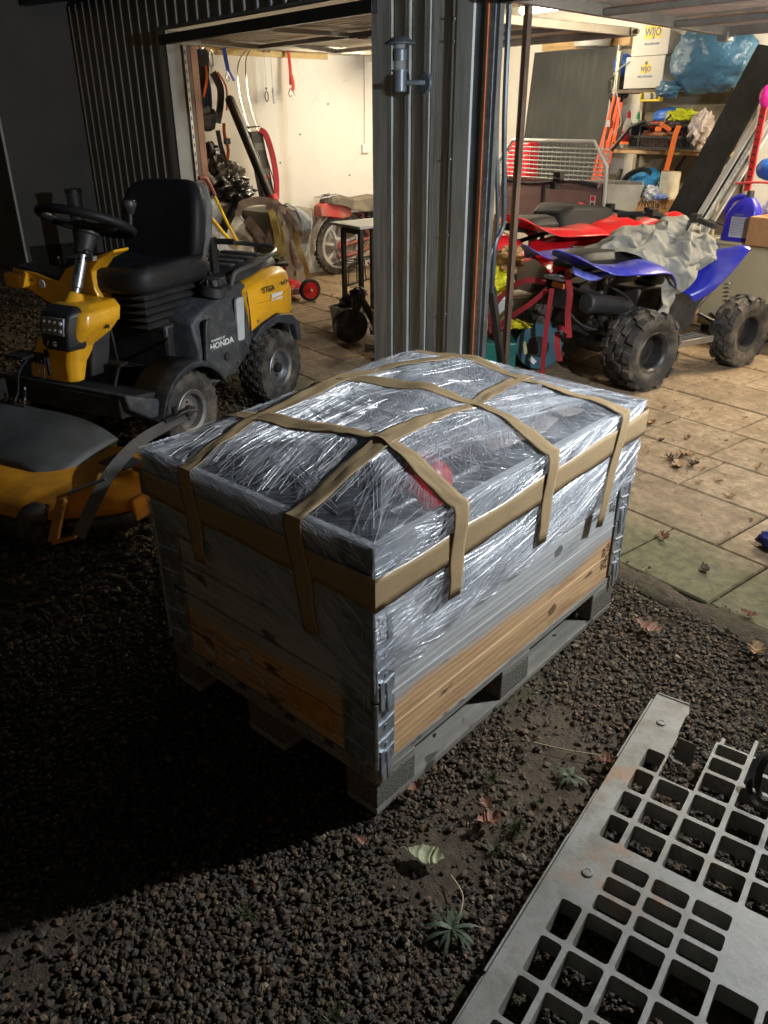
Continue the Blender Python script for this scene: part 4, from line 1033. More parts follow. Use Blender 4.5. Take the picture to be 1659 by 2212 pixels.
# front pillar: yellow with headlight
m = M(); secs = []
for z, x0, x1, ya, yb in ((.415, 1.19, 1.26, -.19, .115), (.50, 1.16, 1.255, -.175, .118), (.575, 1.09, 1.24, -.13, .125), (.62, 1.02, 1.23, -.10, .16), (.67, .98, 1.22, -.095, .185), (.72, .96, 1.20, -.085, .18), (.752, .95, 1.15, -.06, .14)):
    secs.append([(x0, ya, z), (x1-.03, ya, z), (x1, ya+.03, z), (x1, yb-.03, z), (x1-.03, yb, z), (x0, yb, z)])
m.loft(secs); mb('front_panel', m, m_yel, bev=.012, seg=3)
m = M(); m.loft([[(1.05, -.11, .42), (1.16, -.11, .42), (1.16, .125, .42), (1.05, .125, .42)], [(.98, -.11, .66), (1.10, -.11, .66), (1.10, .13, .66), (.98, .13, .66)]]); mb('pillar_core', m, m_blackpl, bev=.01)
m = M(); m.loft([[(1.17, .045-w2, z), (x, .045-w2+.02, z), (x, .045+w2-.02, z), (1.17, .045+w2, z)] for z, x, w2 in ((.560, 1.255, .085), (.58, 1.268, .10), (.66, 1.262, .108), (.725, 1.24, .108), (.755, 1.19, .09))]); hl = mb('headlight_housing', m, m_blackpl, bev=.012, seg=3)
m = M(); m.beam((1.262, .045, .635), (1.246, .045, .712), .135, .02, up=(1, 0, 0)); ob('headlight_lens', m, mt('lens', (.28, .29, .30), .25, .3, bump=.8, bsc=60, bd=.004), hl, bev=.004)
for i in range(4):
    for j in range(2):
        m = M(); m.sph((1.264-j*.006, -.003+.032*i, .655+j*.034), .012, 10, 6); ob('led', m, mt('led_cell', (.40, .41, .42), .2, .4), hl)
lettering('/   G', .03, m_printw, mw, (1.270, .03, .596), (0, 1, 0), (-.12, 0, 1), bold=.0012)
m = M(); m.box((1.262, -.03, .50), (.012, .014, .12)); m.box((1.262, -.085, .515), (.02, .10, .045)); mb('slot_plate', m, m_print)
m = M(); m.T = Matrix.Translation((-.035, -.05, -.02)); m.tube(cr([(1.31, -.03, .525), (1.33, -.015, .50), (1.34, .01, .455), (1.34, .025, .45), (1.325, .02, .50), (1.31, -.01, .53)], 4), .004, 6)
m.tube(cr([(1.31, -.09, .53), (1.36, -.11, .47), (1.38, -.12, .38), (1.42, -.13, .33)], 4), .006, 6); m.box((1.33, -.1, .55), (.10, .12, .012)); m.box((1.42, -.2, .40), (.06, .05, .09)); mb('latch_lever', m, m_blackmet)
m = M()
for k in range(16): m.cyl((1.36+.004*k, -.10+.005*sin(k), .40-.016*k), (1.363+.004*k, -.097, .388-.016*k), .007, n=6)
mb('chain', m, m_blackmet, kind='stuff')
for c_ in mw.children:
    if c_ not in _front_start: c_.location.x -= .055
# dashboard console on its right side
m = M(); P1 = [(-.535, .84), (-.373, .826), (-.311, .812), (-.232, .797), (-.167, .861), (-.077, .897), (.065, .94), (.162, .969), (.16, .955), (.06, .915), (.0, .86), (.0, .78), (.048, .675), (.04, .62), (-.065, .60), (-.097, .655), (-.26, .659), (-.387, .71), (-.428, .732), (-.555, .756)]
m.prism(P1, 'x', .78, .88); mb('console', m, m_yel, bev=.008, seg=3)
m = M(); m.box((.905, -.485, .79), (.07, .11, .075)); mb('console_nose', m, m_yel, bev=.015, seg=3)
m = M(); m.prism([(-.53, .852), (-.37, .838), (-.30, .825), (-.235, .812), (-.165, .875), (-.07, .912), (.03, .94), (.03, .93), (-.08, .88), (-.16, .84), (-.23, .78), (-.35, .80), (-.5, .82)], 'x', .74, .875); mb('console_tray', m, m_blackpl, bev=.004)
m = M(); m.cyl((.88, -.345, .775), (.884, -.345, .775), .02, n=20); mb('badge', m, m_printw)
m = M(); m.cyl((.88, -.41, .79), (.884, -.41, .79), .008, n=10); m.cyl((1.02, .184, .65), (1.02, .192, .65), .009, n=10); mb('bolt_hole', m, m_print)
m = M(); m.box((.80, -.13, .90), (.10, .16, .014)); mb('key_panel', m, m_dgrey)
m = M(); m.cyl((.83, -.25, .80), (.82, -.27, .90), .006, n=8); mb('toggle', m, m_blackpl)
# steering column and wheel
A = Vector((1.02, .0, .735)); B = Vector((.865, 0, 1.05)); d = (B-A).normalized()
m = M(); m.cyl(A-d*.02, A+d*.05, .055, .035, 20); mb('column_collar', m, m_yel, bev=.003)
m = M(); m.cyl(A+d*.04, A+d*.075, .019, n=18); m.cyl(A+d*.075, A+d*.235, .026, n=22); mb('steering_column', m, m_steel, bev=.002)
lettering('DRIVE', .03, m_print, mw, A+d*.17+Vector((.0228, .012, .012)), d, (-.2, -.0, .3) if False else (0, -1, 0), bold=.0004)
m = M(); m.cyl(A+d*.23, A+d*.33, .038, .055, 22); m.cyl(A+d*.32, A+d*.345, .06, .06, 22); hubs = mb('wheel_hub', m, m_blackpl, bev=.008)
tilt = Matrix.Rotation(rad(-22), 4, 'Y'); ctr = A+d*.345
m = M(); m.T = Matrix.Translation(ctr+Vector((0, 0, .018))) @ tilt
m.tube([(.205*cos(2*pi*k/40), .205*sin(2*pi*k/40), .02) for k in range(40)], .0205, 12, closed=True); sw = mb('steering_wheel', m, m_vinyl, smooth=70)
m = M(); m.T = Matrix.Translation(ctr+Vector((0, 0, .018))) @ tilt
for a in (pi*.5, pi*1.5, pi): m.loft([[(cos(a)*q-sin(a)*s*wq, sin(a)*q+cos(a)*s*wq, zz+.006*t) for s, t in ((-1, -1), (1, -1), (1, 1), (-1, 1))] for q, wq, zz in ((.02, .05, 0), (.11, .03, .005), (.20, .026, .018))])
m.cyl((0, 0, -.012), (0, 0, .014), .055, n=22); ob('spoke', m, m_blackpl, sw, bev=.004)
m = M(); m.cyl(ctr+Vector((-.12, .155, .0)), ctr+Vector((-.125, .16, .085)), .011, n=12); m.lathe([(.0, 0), (.018, .0), (.033, .035), (.034, .045), (.028, .06), (0, .064)], 18, ctr+Vector((-.125, .16, .065)), (0, 0, 1)); ob('steering_knob', m, m_blackpl, sw)
m = M(); m.box((.92, .06, .33+.6), (.03, .03, .02)); m.tube(cr([(.93, .05, .97), (.95, .09, .955), (.96, .10, .93)], 3), .005, 6); mb('ignition_key', m, m_steel)
# inner pedals
m = M(); m.tube([(1.03, .18, .36), (1.0, .2, .46)], .008); m.box((1.0, .2, .47), (.05, .07, .012)); mb('pedal', m, m_blackmet)
# lift arm / deck
dk = bpy.data.objects.new('cutting_deck', None); COL.objects.link(dk); dk.parent = mw
def dome(a, b):
    # a along y (-.62..+.79), b from rear to front
    y = -.66+1.44*a; f = sin(pi*a)
    x0 = 1.28; x1 = 1.60+.28*min(1, f*1.5)**.7
    x = x0+(x1-x0)*b
    e = min(1, min(a, 1-a)*9, b*9+.3, (1-b)*6)
    z = .07+.115*e**.4+.028*sin(pi*min(1, max(0, (a-.05)/.9)))*e*(1-b*.6)
    return (x, y, z)
m = M(); m.grid(dome, 48, 26); o = ob('deck_shell', m, m_yeld, dk, smooth=50); so = o.modifiers.new('t', 'SOLIDIFY'); so.thickness = .01
m = M(); n = 40; poly = []
def rimpt(a):
    y = -.67+1.46*a; f = sin(pi*a); return (1.62+.285*min(1, f*1.5)**.7-.01, y)
ring_ = [rimpt(i/n) for i in range(n+1)]
vs = []
for x, y in ring_: vs += [(x+.012, y, .03), (x+.012, y, .085), (x-.01, y, .095)]
m.add(vs, [(3*i+k, 3*i+k+1, 3*i+4+k, 3*i+3+k) for i in range(n) for k in range(2)]); o = ob('deck_rim', m, m_dgrey, dk, smooth=60); so = o.modifiers.new('t', 'SOLIDIFY'); so.thickness = .006
m = M(); m.box((1.45, .785, .10), (.36, .02, .10)); ob('deck_side', m, m_yeld, dk, bev=.006)
m = M(); m.box((1.38, .67, .215), (.14, .18, .05)); ob('belt_cover', m, m_yeld, dk, bev=.012, seg=3)
m = M(); m.beam((1.50, .70, .232), (1.50, .56, .240), .11, .006); ob('deck_decal', m, m_print, dk)
m = M()
def cov(a, b):
    y = -.56+.98*a; x = 1.24+.36*b
    return (x+.07, y, .262-.07*b**2-.07*(2*a-1)**4+.015*sin(a*9)*b-.10*max(0, b-.85)*6*.15)
m.grid(cov, 30, 18); o = ob('deck_cover', m, mt('grey_deck_cover', (.085, .09, .09), .55, dirt=(.05, .04, .03), damt=.5, dsc=5), dk, smooth=50); so = o.modifiers.new('t', 'SOLIDIFY'); so.thickness = .05; so.offset = -1
m = M(); m.box((1.36, -.36, .262), (.06, .22, .02)); ob('cover_slot', m, m_print, dk, bev=.005)
m = M(); pa = cr([(1.12, .64, .30), (1.25, .645, .30), (1.38, .66, .30), (1.52, .69, .29), (1.66, .715, .25), (1.77, .72, .17), (1.86, .715, .075)], 6)
m.ribbon(pa, .048, [(.0, .8, 1)]*len(pa), .010); pb_ = [(p.x, p.y-.02, p.z) for p in pa]
ob('lift_arm', m, mt('dull_dark_steel', (.07, .07, .068), .6, .2, dirt=(.12, .09, .06), damt=.4), dk, smooth=60)
m = M(); m.T = Matrix.Translation((.12, .03, -.015)); m.box((1.02, .60, .335), (.16, .03, .02)); m.cyl((1.02, .60, .34), (1.02, .6, .375), .012); m.tube(cr([(1.05, .63, .345), (1.0, .65, .36), (.93, .66, .34), (.9, .64, .33)], 4), .004); ob('hitch_pin', m, m_blackmet, dk)
m = M(); m.beam((1.80, .60, .19), (1.90, .62, .05), .045, .02, up=(1, 0, 0)); m.beam((1.90, .62, .05), (1.87, .72, .085), .03, .012); ob('caster_bracket', m, m_yeld, dk, bev=.004)
m = M(); m.cyl((1.76, .60, .20), (1.70, .74, .26), .007, n=8); ob('tie_rod', m, m_steel, dk)
m = M(); m.lathe([(.02, -.035), (.075, -.035), (.085, -.02), (.085, .02), (.075, .035), (.02, .035)], 26, (1.86, .50, .085), (0, 1, 0)); ob('caster_wheel', m, m_rubber, dk)
m = M(); m.lathe([(.02, -.035), (.075, -.035), (.085, -.02), (.085, .02), (.075, .035), (.02, .035)], 26, (1.86, -.45, .085), (0, 1, 0)); ob('caster_wheel', m, m_rubber, dk)
m = M()
for k in range(26): m.lathe([(.028, 0), (.034, .004), (.028, .008)], 14, (1.42-.004*k, -.42+.004*k, .18+.008*k), (0, 0, 1))
ob('corrugated_hose', m, m_blackpl, dk)

m = M(); rg = random.Random(4)
for k in range(420):
    y = rg.uniform(-.5, .72); x = rg.uniform(1.5, 1.84); a_ = (y+.66)/1.44; b_ = (x-1.28)/(.32+.28*min(1, sin(pi*a_)*1.5)**.7)
    if b_ > .97: continue
    p_ = Vector(dome(a_, b_)); q = rg.uniform(0, 6.28); l_ = rg.uniform(.004, .014)
    m.add([p_+Vector((cos(q)*l_, sin(q)*l_, .004)), p_+Vector((-cos(q)*l_, -sin(q)*l_, .003)), p_+Vector((-sin(q)*.0015, cos(q)*.0015, .006))], [(0, 1, 2)])
ob('grass_clippings', m, mt('clippings', (.09, .08, .035), .95), dk, kind='stuff', smooth=0)
m = M(); m.tube([(.15, .3805, .60), (.0, .3955, .595), (-.15, .392, .60), (-.26, .372, .61)], .004, 6); mb('moulded_ridge', m, m_yel)
m = M(); m.tube([(.165, .377, .45), (.17, .381, .56), (.175, .374, .675)], .003, 5); mb('panel_gap', m, m_print)
for (x, y, z) in ((.56, .372, .33), (.30, .378, .32), (.22, .378, .40), (-.30, .345, .47), (.10, .379, .50)):
    m = M(); m.cyl((x, y-.002, z), (x, y+.005, z), .0075, n=8); mb('bolt', m, m_steel)
m = M(); m.tube(cr([(.66, .22, .52), (.72, .27, .45), (.70, .30, .36), (.78, .28, .30)], 5), .006, 6); m.tube(cr([(.9, .10, .40), (.95, .14, .55), (.90, .08, .66)], 5), .005, 6); mb('control_cable', m, m_rubber_cl, kind='stuff')
# ================================================================ BLUE QUAD  (local x forward, y left)
def frame_xf(o, h): return o, math.atan2(h[1], h[0])
qb = thing('quad_bike', 'blue quad bike half covered by a grey cloth, nose towards the beige cabinet', 'quad bike', (-2.02, 3.38, 0), rad(84.5), 'quad bikes in the right bay')
def sheet(name, pts, nu, nv, mat, parent, th=.006, wav=.0, sm=50, fr=6):
    """bicubic-like panel through a grid of control points (rows of equal length)"""
    rows = [cr(r, max(1, nu//(len(r)-1))) for r in pts]
    cols = list(zip(*rows)); full = [cr(c, max(1, nv//(len(c)-1))) for c in cols]
    n1 = len(full); n2 = len(full[0]); m = M()
    vs = [Vector(full[i][j]) for j in range(n2) for i in range(n1)]
    if wav: vs = [v+Vector((fbm(v*fr, 3), fbm(v*fr+Vector((9, 9, 9)), 3), fbm(v*fr+Vector((4, 1, 7)), 3)))*wav for v in vs]
    m.add(vs, [(j*n1+i, j*n1+i+1, (j+1)*n1+i+1, (j+1)*n1+i) for j in range(n2-1) for i in range(n1-1)])
    o = ob(name, m, mat, parent, smooth=sm)
    if th:
        s = o.modifiers.new('t', 'SOLIDIFY'); s.thickness = th; s.offset = 0
    return o
def quad(q, body_m, big=1.0):
    def b(n, m, mat, **k): return ob(n, m, mat, k.pop('parent', q), **k)
    for s in (1, -1):
        wheel(q, (0, s*.375, .235), .235, .235, .115, m_rubber, m_blackmet, knobs='atv', out=s, nk=13, deep=.9, hub=False)
        wheel(q, (.945, s*.40, .225), .225, .165, .115, m_rubber, m_blackmet, knobs='atv', out=s, nk=13, deep=.9, hub=False)
    m = M(); m.cyl((0, -.3, .235), (0, .3, .235), .022); m.cyl((0, -.05, .235), (0, .05, .235), .09, n=20); b('rear_axle', m, m_blackmet)
    m = M(); m.tube([(-.30, .1, .60), (.0, .1, .48), (.25, .11, .28), (.75, .11, .26), (.98, .09, .42), (.85, .08, .62), (.62, .06, .74), (.1, .08, .66), (-.30, .1, .60)], .015)
    m.tube([(-.30, -.1, .60), (.0, -.1, .48), (.25, -.11, .28), (.75, -.11, .26), (.98, -.09, .42), (.85, -.08, .62), (.62, -.06, .74), (.1, -.08, .66), (-.30, -.1, .60)], .015); b('frame', m, m_blackmet, kind='stuff')
    m = M(); m.box((.42, 0, .40), (.34, .20, .26)); m.cyl((.40, 0, .5), (.55, 0, .62), .08, n=16); b('engine', m, m_blackmet, bev=.02)
    m = M(); m.cyl((-.25, -.12, .50), (.12, -.13, .44), .062, .05, 20); b('silencer', m, m_blackpl, bev=.01)
    m = M(); m.tube([(-.02, .0, .24), (-.22, -.02, .33)], .02); m.tube(cr([(.0, -.08, .30), (-.05, -.05, .46), (.0, 0, .6)]), .03)
    for k in range(7): m.lathe([(.028, 0), (.036, .006), (.028, .012)], 14, (-.02-.002*k, -.02, .36+.022*k), (-.1, 0, 1))
    b('rear_shock', m, m_blackmet, kind='stuff')
    for s in (1, -1):
        m = M()
        for k in range(9): m.lathe([(.024, 0), (.033, .006), (.024, .012)], 14, (.90+.003*k, s*(.31-.006*k), .30+.026*k), (.1, -s*.25, 1))
        b('front_spring', m, m_chrome)
        m = M(); m.tube([(.93, s*.33, .22), (.86, s*.12, .3)], .014); m.tube([(.96, s*.33, .22), (1.0, s*.12, .28)], .014); b('suspension_arm', m, m_blackmet)
        m = M(); m.box((.45, s*.33, .215), (.42, .15, .012))
        for k in range(9): m.box((.27+.045*k, s*.33, .228), (.012, .15, .014))
        m.beam((.24, s*.405, .225), (.66, s*.405, .215), .012, .04); b('foot_rest', m, m_steel, bev=.002)
        m = M(); m.prism([(.27, .26), (.33, .50), (.42, .58), (.60, .56), (.72, .46), (.66, .26), (.5, .22)], 'y', s*.20, s*.225); b('heel_guard', m, m_blackpl, bev=.004)
        # rear fender: rises to the tail, drops over the wheel
        y = s
        sheet('rear_fender', [
            [(-.52, y*.07, .80), (-.36, y*.10, .735), (-.18, y*.13, .70), (.04, y*.13, .71), (.20, y*.13, .70)],
            [(-.55, y*.12, .83), (-.36, y*.20, .755), (-.18, y*.24, .735), (.04, y*.24, .745), (.22, y*.20, .70)],
            [(-.52, y*.20, .82), (-.35, y*.30, .745), (-.16, y*.36, .735), (.06, y*.37, .725), (.24, y*.32, .64)],
            [(-.45, y*.22, .80), (-.32, y*.36, .71), (-.14, y*.44, .70), (.10, y*.44, .68), (.25, y*.38, .56)]], 20, 12, body_m, q)
        sheet('front_fender', [
            [(.42, y*.17, .57), (.52, y*.18, .62), (.62, y*.18, .68), (.72, y*.17, .72)],
            [(.42, y*.26, .53), (.53, y*.30, .58), (.63, y*.32, .68), (.76, y*.32, .76)],
            [(.44, y*.33, .50), (.53, y*.38, .56), (.65, y*.40, .67), (.78, y*.41, .785)],
            [(.47, y*.35, .46), (.56, y*.40, .52), (.67, y*.44, .63), (.80, y*.46, .77)]], 15, 12, body_m, q)
    m = M(); secs = []
    for x, w2, z0, z1 in ((-.38, .05, .72, .75), (-.33, .10, .70, .775), (-.2, .125, .70, .79), (0, .12, .69, .78), (.2, .10, .68, .755), (.38, .09, .69, .76), (.48, .07, .71, .75)):
        secs.append([(x, -w2, z0), (x, w2, z0), (x, w2*1.02, (z0+z1)/2), (x, w2*.75, z1-.004), (x, 0, z1+.006), (x, -w2*.75, z1-.004), (x, -w2*1.02, (z0+z1)/2)])
    m.loft(secs); b('saddle', m, m_vinyl, bev=.006, smooth=60)
    sheet('bonnet', [[(.40, -.13, .66), (.58, -.14, .76), (.78, -.13, .80), (1.02, -.09, .72)], [(.40, 0, .74), (.58, 0, .83), (.78, 0, .85), (1.05, 0, .74)], [(.40, .13, .66), (.58, .14, .76), (.78, .13, .80), (1.02, .09, .72)]], 15, 8, body_m, q)
    m = M(); m.tube(cr([(.52, -.37, .915), (.56, -.26, .93), (.62, -.12, .91), (.66, 0, .90), (.62, .12, .91), (.56, .26, .93), (.52, .37, .915)], 4), .012); m.tube([(.70, 0, .72), (.65, 0, .91)], .025); b('handlebar', m, m_blackmet)
    for s in (1, -1):
        m = M(); m.cyl((.575, s*.22, .928), (.515, s*.38, .912), .0185, n=14); b('grip', m, m_rubber_cl)
        m = M(); m.tube([(.61, s*.18, .93), (.64, s*.26, .925), (.60, s*.38, .91)], .005); m.box((.60, s*.17, .94), (.05, .05, .04)); b('lever', m, m_blackmet)
    m = M(); m.tube(cr([(-.28, .0, .64), (-.40, .075, .645), (-.43, .0, .65), (-.40, -.075, .645), (-.28, 0, .64)], 5), .012); b('grab_bar', m, m_steel)
    m = M(); m.box((-.345, 0, .55), (.02, .13, .18)); b('number_plate', m, m_blackpl, bev=.008)
    m = M(); m.box((-.37, 0, .60), (.02, .10, .035)); b('tail_lamp', m, mt('amber_lens', (.5, .12, .03), .25), bev=.005)
quad(qb, m_blue)
m = M(); m.tube(cr([(-.1, -.1, .6), (.05, -.16, .52), (.2, -.15, .42), (.35, -.14, .5)], 5), .006, 6); m.tube(cr([(-.3, .05, .5), (-.2, -.06, .35), (.0, -.12, .3), (.2, -.14, .33)], 5), .007, 6); m.tube(cr([(-.15, -.2, .22), (-.05, -.22, .12), (.1, -.1, .14), (.2, .05, .2)], 5), .008, 6); m.tube(cr([(.4, -.1, .6), (.5, -.14, .75), (.58, -.16, .92)], 5), .005, 6); ob('cable', m, m_rubber_cl, qb, kind='stuff')
m = M(); m.box((.0, -.447, .735), (.12, .004, .02)); ob('decal', m, m_printw, qb) if False else None
# torn hanging part of the rear fender
sheet('fender_flap', [[(-.44, -.16, .735), (-.34, -.20, .70), (-.20, -.24, .70), (-.05, -.25, .72)], [(-.46, -.20, .70), (-.35, -.25, .665), (-.22, -.28, .68), (-.05, -.30, .70)]], 15, 6, mt('scuffed_blue', (.10, .12, .42), .4, var=.5, sc=25), qb, th=.005, wav=.01)
# cloth over tank and bars
m_ = sheet('cover_cloth', [
    [(-.05, .10, .81), (.02, .22, .74), (.20, .28, .72), (.42, .26, .74), (.60, .20, .80)],
    [(-.08, .02, .78), (.10, .05, .81), (.30, .06, .85), (.48, .04, .89), (.64, .02, .90)],
    [(-.02, -.10, .78), (.12, -.10, .80), (.30, -.10, .84), (.50, -.10, .89), (.66, -.10, .90)],
    [(.04, -.20, .76), (.14, -.22, .75), (.30, -.22, .78), (.50, -.22, .83), (.70, -.20, .85)],
    [(.12, -.30, .70), (.20, -.31, .68), (.30, -.31, .70), (.48, -.31, .74), (.68, -.29, .72)],
    [(.16, -.36, .60), (.22, -.37, .57), (.28, -.36, .60), (.42, -.34, .64), (.62, -.32, .66)],
    [(.13, -.38, .48), (.19, -.39, .46), (.25, -.38, .48), (.34, -.34, .56), (.50, -.31, .62)],
    [(.10, -.38, .40), (.16, -.40, .39), (.23, -.39, .41), (.27, -.35, .50), (.40, -.30, .59)]], 84, 98, mt('drab_canvas', (.23, .23, .205), .85, var=.15, sc=9, dirt=(.2, .19, .17), damt=.4, bump=.4, bsc=350), None, th=.003, wav=.06, fr=6.5)
m_.location = qb.location; m_.rotation_euler = qb.rotation_euler
tag(m_, 'crumpled pale grey cloth draped over the blue quad bike', 'cloth')

# red lashing straps and cable reel at the quad's tail
def W(x, y, z): # quad local -> world
    return tuple(Matrix.Translation(qb.location) @ Matrix.Rotation(rad(84.5), 4, 'Z') @ Vector((x, y, z)))
st = thing('lashing_strap', 'red webbing strap looped round the tail of the blue quad bike', 'strap', (0, 0, 0))
def strap(pts, nm='webbing', w_=.032, mat=None, par=None, up=None, k=6):
    P = cr(pts, k); m = M(); m.ribbon(P, w_, up or [(.3, -.9, .25)]*len(P), .003); return ob(nm, m, mat or m_redstrap, par, smooth=60)
strap([W(-.38, .10, .60), W(-.42, .22, .60), W(-.45, .36, .52), W(-.48, .46, .38), W(-.46, .48, .26)], par=st)
strap([W(-.38, .08, .56), W(-.42, .18, .46), W(-.45, .30, .37), W(-.46, .40, .29)], par=st)
strap([W(-.40, .02, .58), W(-.42, .015, .40), W(-.43, .01, .20), W(-.44, -.005, .02)], par=st, w_=.030)
strap([W(-.33, -.02, .70), W(-.40, -.10, .67), W(-.42, -.15, .58), W(-.41, -.14, .45), W(-.40, -.16, .32)], par=st, w_=.036)
strap([W(-.38, -.04, .34), W(-.42, -.10, .37), W(-.41, -.17, .35)], par=st, w_=.03)
strap([W(-.39, -.05, .33), W(-.41, -.08, .25), W(-.40, -.10, .16)], par=st, w_=.035)
strap([W(-.46, .48, .26), W(-.47, .46, .18), W(-.46, .45, .08)], par=st, w_=.026)
m = M(); m.box(W(-.455, .40, .285), (.05, .02, .05), rad(84)); ob('buckle', m, m_redstrap, st, bev=.006)
rl = thing('cable_reel', 'blue-green cable reel with black hub standing behind the blue quad bike', 'cable reel', (-2.27, 3.13, .16), rad(36))
m = M(); m.lathe([(.07, -.008), (.145, -.008), (.15, 0), (.145, .008), (.07, .008)], 48, (0, 0, 0), (0, 1, 0), closed=True); ob('flange', m, mt('petrol_plastic', (.035, .11, .15), .45, dirt=(.12, .13, .12), damt=.3, dsc=10), rl)
m = M(); m.lathe([(.07, -.008), (.145, -.008), (.15, 0), (.145, .008), (.07, .008)], 48, (0, .13, .008), (0, 1, 0), closed=True); ob('flange', m, mt('petrol_plastic', (0, 0, 0)), rl)
m = M(); m.cyl((0, -.004, 0), (0, .13, 0), .078, n=32); ob('drum', m, m_blackpl, rl)
m = M()
for k in range(7): m.lathe([(.085, 0), (.10, .008), (.085, .016)], 32, (0, .01+.016*k, 0), (0, 1, 0))
ob('cable', m, m_rubber_cl, rl, kind='stuff')
m = M(); m.cyl((0, -.02, 0), (0, 0, 0), .035, n=20); m.box((.03, -.012, .0), (.09, .015, .012), Matrix.Rotation(rad(35), 3, 'Y')); ob('crank', m, m_blackpl, rl)
m = M(); m.box((-.085, -.012, -.01), (.022, .004, .085), Matrix.Rotation(rad(-15), 3, 'Y')); ob('label_tag', m, mt('tan_label', (.42, .38, .2), .7), rl)
m = M(); m.box((-.03, -.014, -.09), (.05, .004, .03), Matrix.Rotation(rad(40), 3, 'Y')); ob('label_tag', m, m_whitepl, rl)

# ================================================================ RED QUAD
rq = thing('quad_bike', 'bright red quad bike with black saddle behind the brown door post', 'quad bike', (-3.0, 4.0, -.02), rad(88), 'quad bikes in the right bay')
rq.scale = (1.12, 1.12, 1.12)
quad(rq, m_red)
for c_ in list(rq.children):
    if c_.name.startswith('bonnet'): bpy.data.objects.remove(c_)
m = M(); m.loft([[(x, -w2, z0), (x, w2, z0), (x, w2*.8, z1), (x, -w2*.8, z1)] for x, w2, z0, z1 in ((-.05, .15, .68, .80), (.05, .19, .68, .85), (.3, .18, .68, .83), (.5, .14, .68, .80), (.55, .1, .68, .76))]); ob('saddle', m, mt('grey_vinyl', (.02, .02, .021), .62, spec=.25), rq, bev=.03, seg=3, smooth=60)
for c_ in rq.children:
    if c_.name.split('.')[0] in ('handlebar', 'grip', 'lever'): c_.location = (.22, 0, -.17)
sheet('rear_bodywork', [[(-.75, .15, .66), (-.56, .08, .73), (-.40, .0, .69), (-.30, -.05, .56)], [(-.78, -.05, .63), (-.60, -.12, .70), (-.43, -.20, .64), (-.33, -.23, .46)], [(-.83, -.10, .52), (-.65, -.20, .56), (-.46, -.26, .50), (-.39, -.28, .36)]], 18, 14, m_red, rq, th=.01)
sheet('front_bodywork', [[(-.30, -.12, .64), (-.05, -.12, .67), (.18, -.14, .71), (.44, -.18, .76)], [(-.34, -.20, .59), (-.09, -.24, .63), (.19, -.27, .68), (.48, -.30, .75)], [(-.36, -.28, .54), (-.08, -.33, .57), (.20, -.37, .62), (.50, -.37, .72)], [(-.33, -.33, .47), (-.05, -.38, .52), (.18, -.40, .58), (.42, -.38, .68)]], 24, 14, m_red, rq, th=.01, wav=.012)
m = M(); m.prism([(-.60, .12), (-.36, .14), (-.32, .50), (-.45, .58), (-.60, .56)], 'y', -.315, -.30); ob('rear_flap', m, mt('brown_rubber_flap', (.06, .045, .035), .7, var=.3), rq, bev=.003)
m = M(); m.prism([(-.30, .44), (-.02, .40), (.0, .62), (-.28, .66)], 'y', -.46, -.44); ob('mud_guard', m, mt('brown_rubber_flap', (.06, .045, .035), .7, var=.3), rq, bev=.004)
m = M(); m.prism([(-.22, .30), (.22, .30), (.26, .62), (-.2, .62)], 'y', -.40, -.385); ob('side_cover', m, mt('dark_red_cover', (.05, .025, .025), .5), rq, bev=.004)
m = M(); m.prism([(.2, .25), (.28, .25), (.80, .72), (.80, .66)], 'y', -.43, -.41); ob('edge_guard', m, m_mgrey, rq)
# black quad further in: only bars show
t = thing('handlebar_set', 'black handlebar with brake lever rising behind the door post', 'handlebar', (-3.55, 4.25, 0))
m = M(); m.tube(cr([(-.1, -.1, 1.06), (.1, 0, 1.03), (.42, .10, 1.06), (.62, .14, 1.04)], 4), .013); m.tube([(.2, .05, 1.04), (.2, .1, .5)], .02); ob('bar', m, m_blackmet, t)
m = M(); m.cyl((.50, .12, 1.055), (.66, .145, 1.04), .02, n=12); ob('grip', m, m_rubber_cl, t)
m = M(); m.box((.33, .07, 1.09), (.07, .05, .07)); m.box((.30, .07, 1.03), (.05, .06, .06)); m.tube([(.3, .02, 1.09), (.44, .0, 1.07), (.55, .03, 1.05)], .006); ob('lever', m, m_blackmet, t, bev=.006, kind='stuff')

# ================================================================ TIPPING TRAILER with mesh gate
tr = thing('garden_trailer', 'grey tipping trailer with a mesh headboard and steel tub', 'trailer', (-4.03, 5.25, 0), rad(3))
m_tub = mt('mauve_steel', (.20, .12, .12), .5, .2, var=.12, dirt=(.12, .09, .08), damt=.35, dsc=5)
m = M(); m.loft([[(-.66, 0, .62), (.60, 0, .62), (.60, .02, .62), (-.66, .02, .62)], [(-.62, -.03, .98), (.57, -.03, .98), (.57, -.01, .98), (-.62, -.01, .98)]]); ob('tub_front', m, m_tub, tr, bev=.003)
m = M(); m.loft([[(.57, -.03, .98), (.60, 0, .60), (.605, 0, .60), (.575, -.03, .98)], [(.76, .25, .97), (.70, .25, .74), (.705, .25, .74), (.765, .25, .97)]]); m.box((.50, .25, .98), (.5, .02, .03)); ob('tub_side', m, m_mgrey if False else mt('zinc_grey', (.26, .26, .25), .5, .3, dirt=(.35, .28, .15), damt=.3, dsc=8), tr, bev=.002)
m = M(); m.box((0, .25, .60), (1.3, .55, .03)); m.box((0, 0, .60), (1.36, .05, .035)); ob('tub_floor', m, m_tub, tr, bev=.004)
m = M(); m.tube([(-.62, -.05, .80), (-.64, -.06, 1.12), (-.48, -.06, 1.31), (.42, -.06, 1.31), (.57, -.06, 1.12), (.585, -.05, .76)], .016, 10); ob('gate_frame', m, m_lgrey, tr)
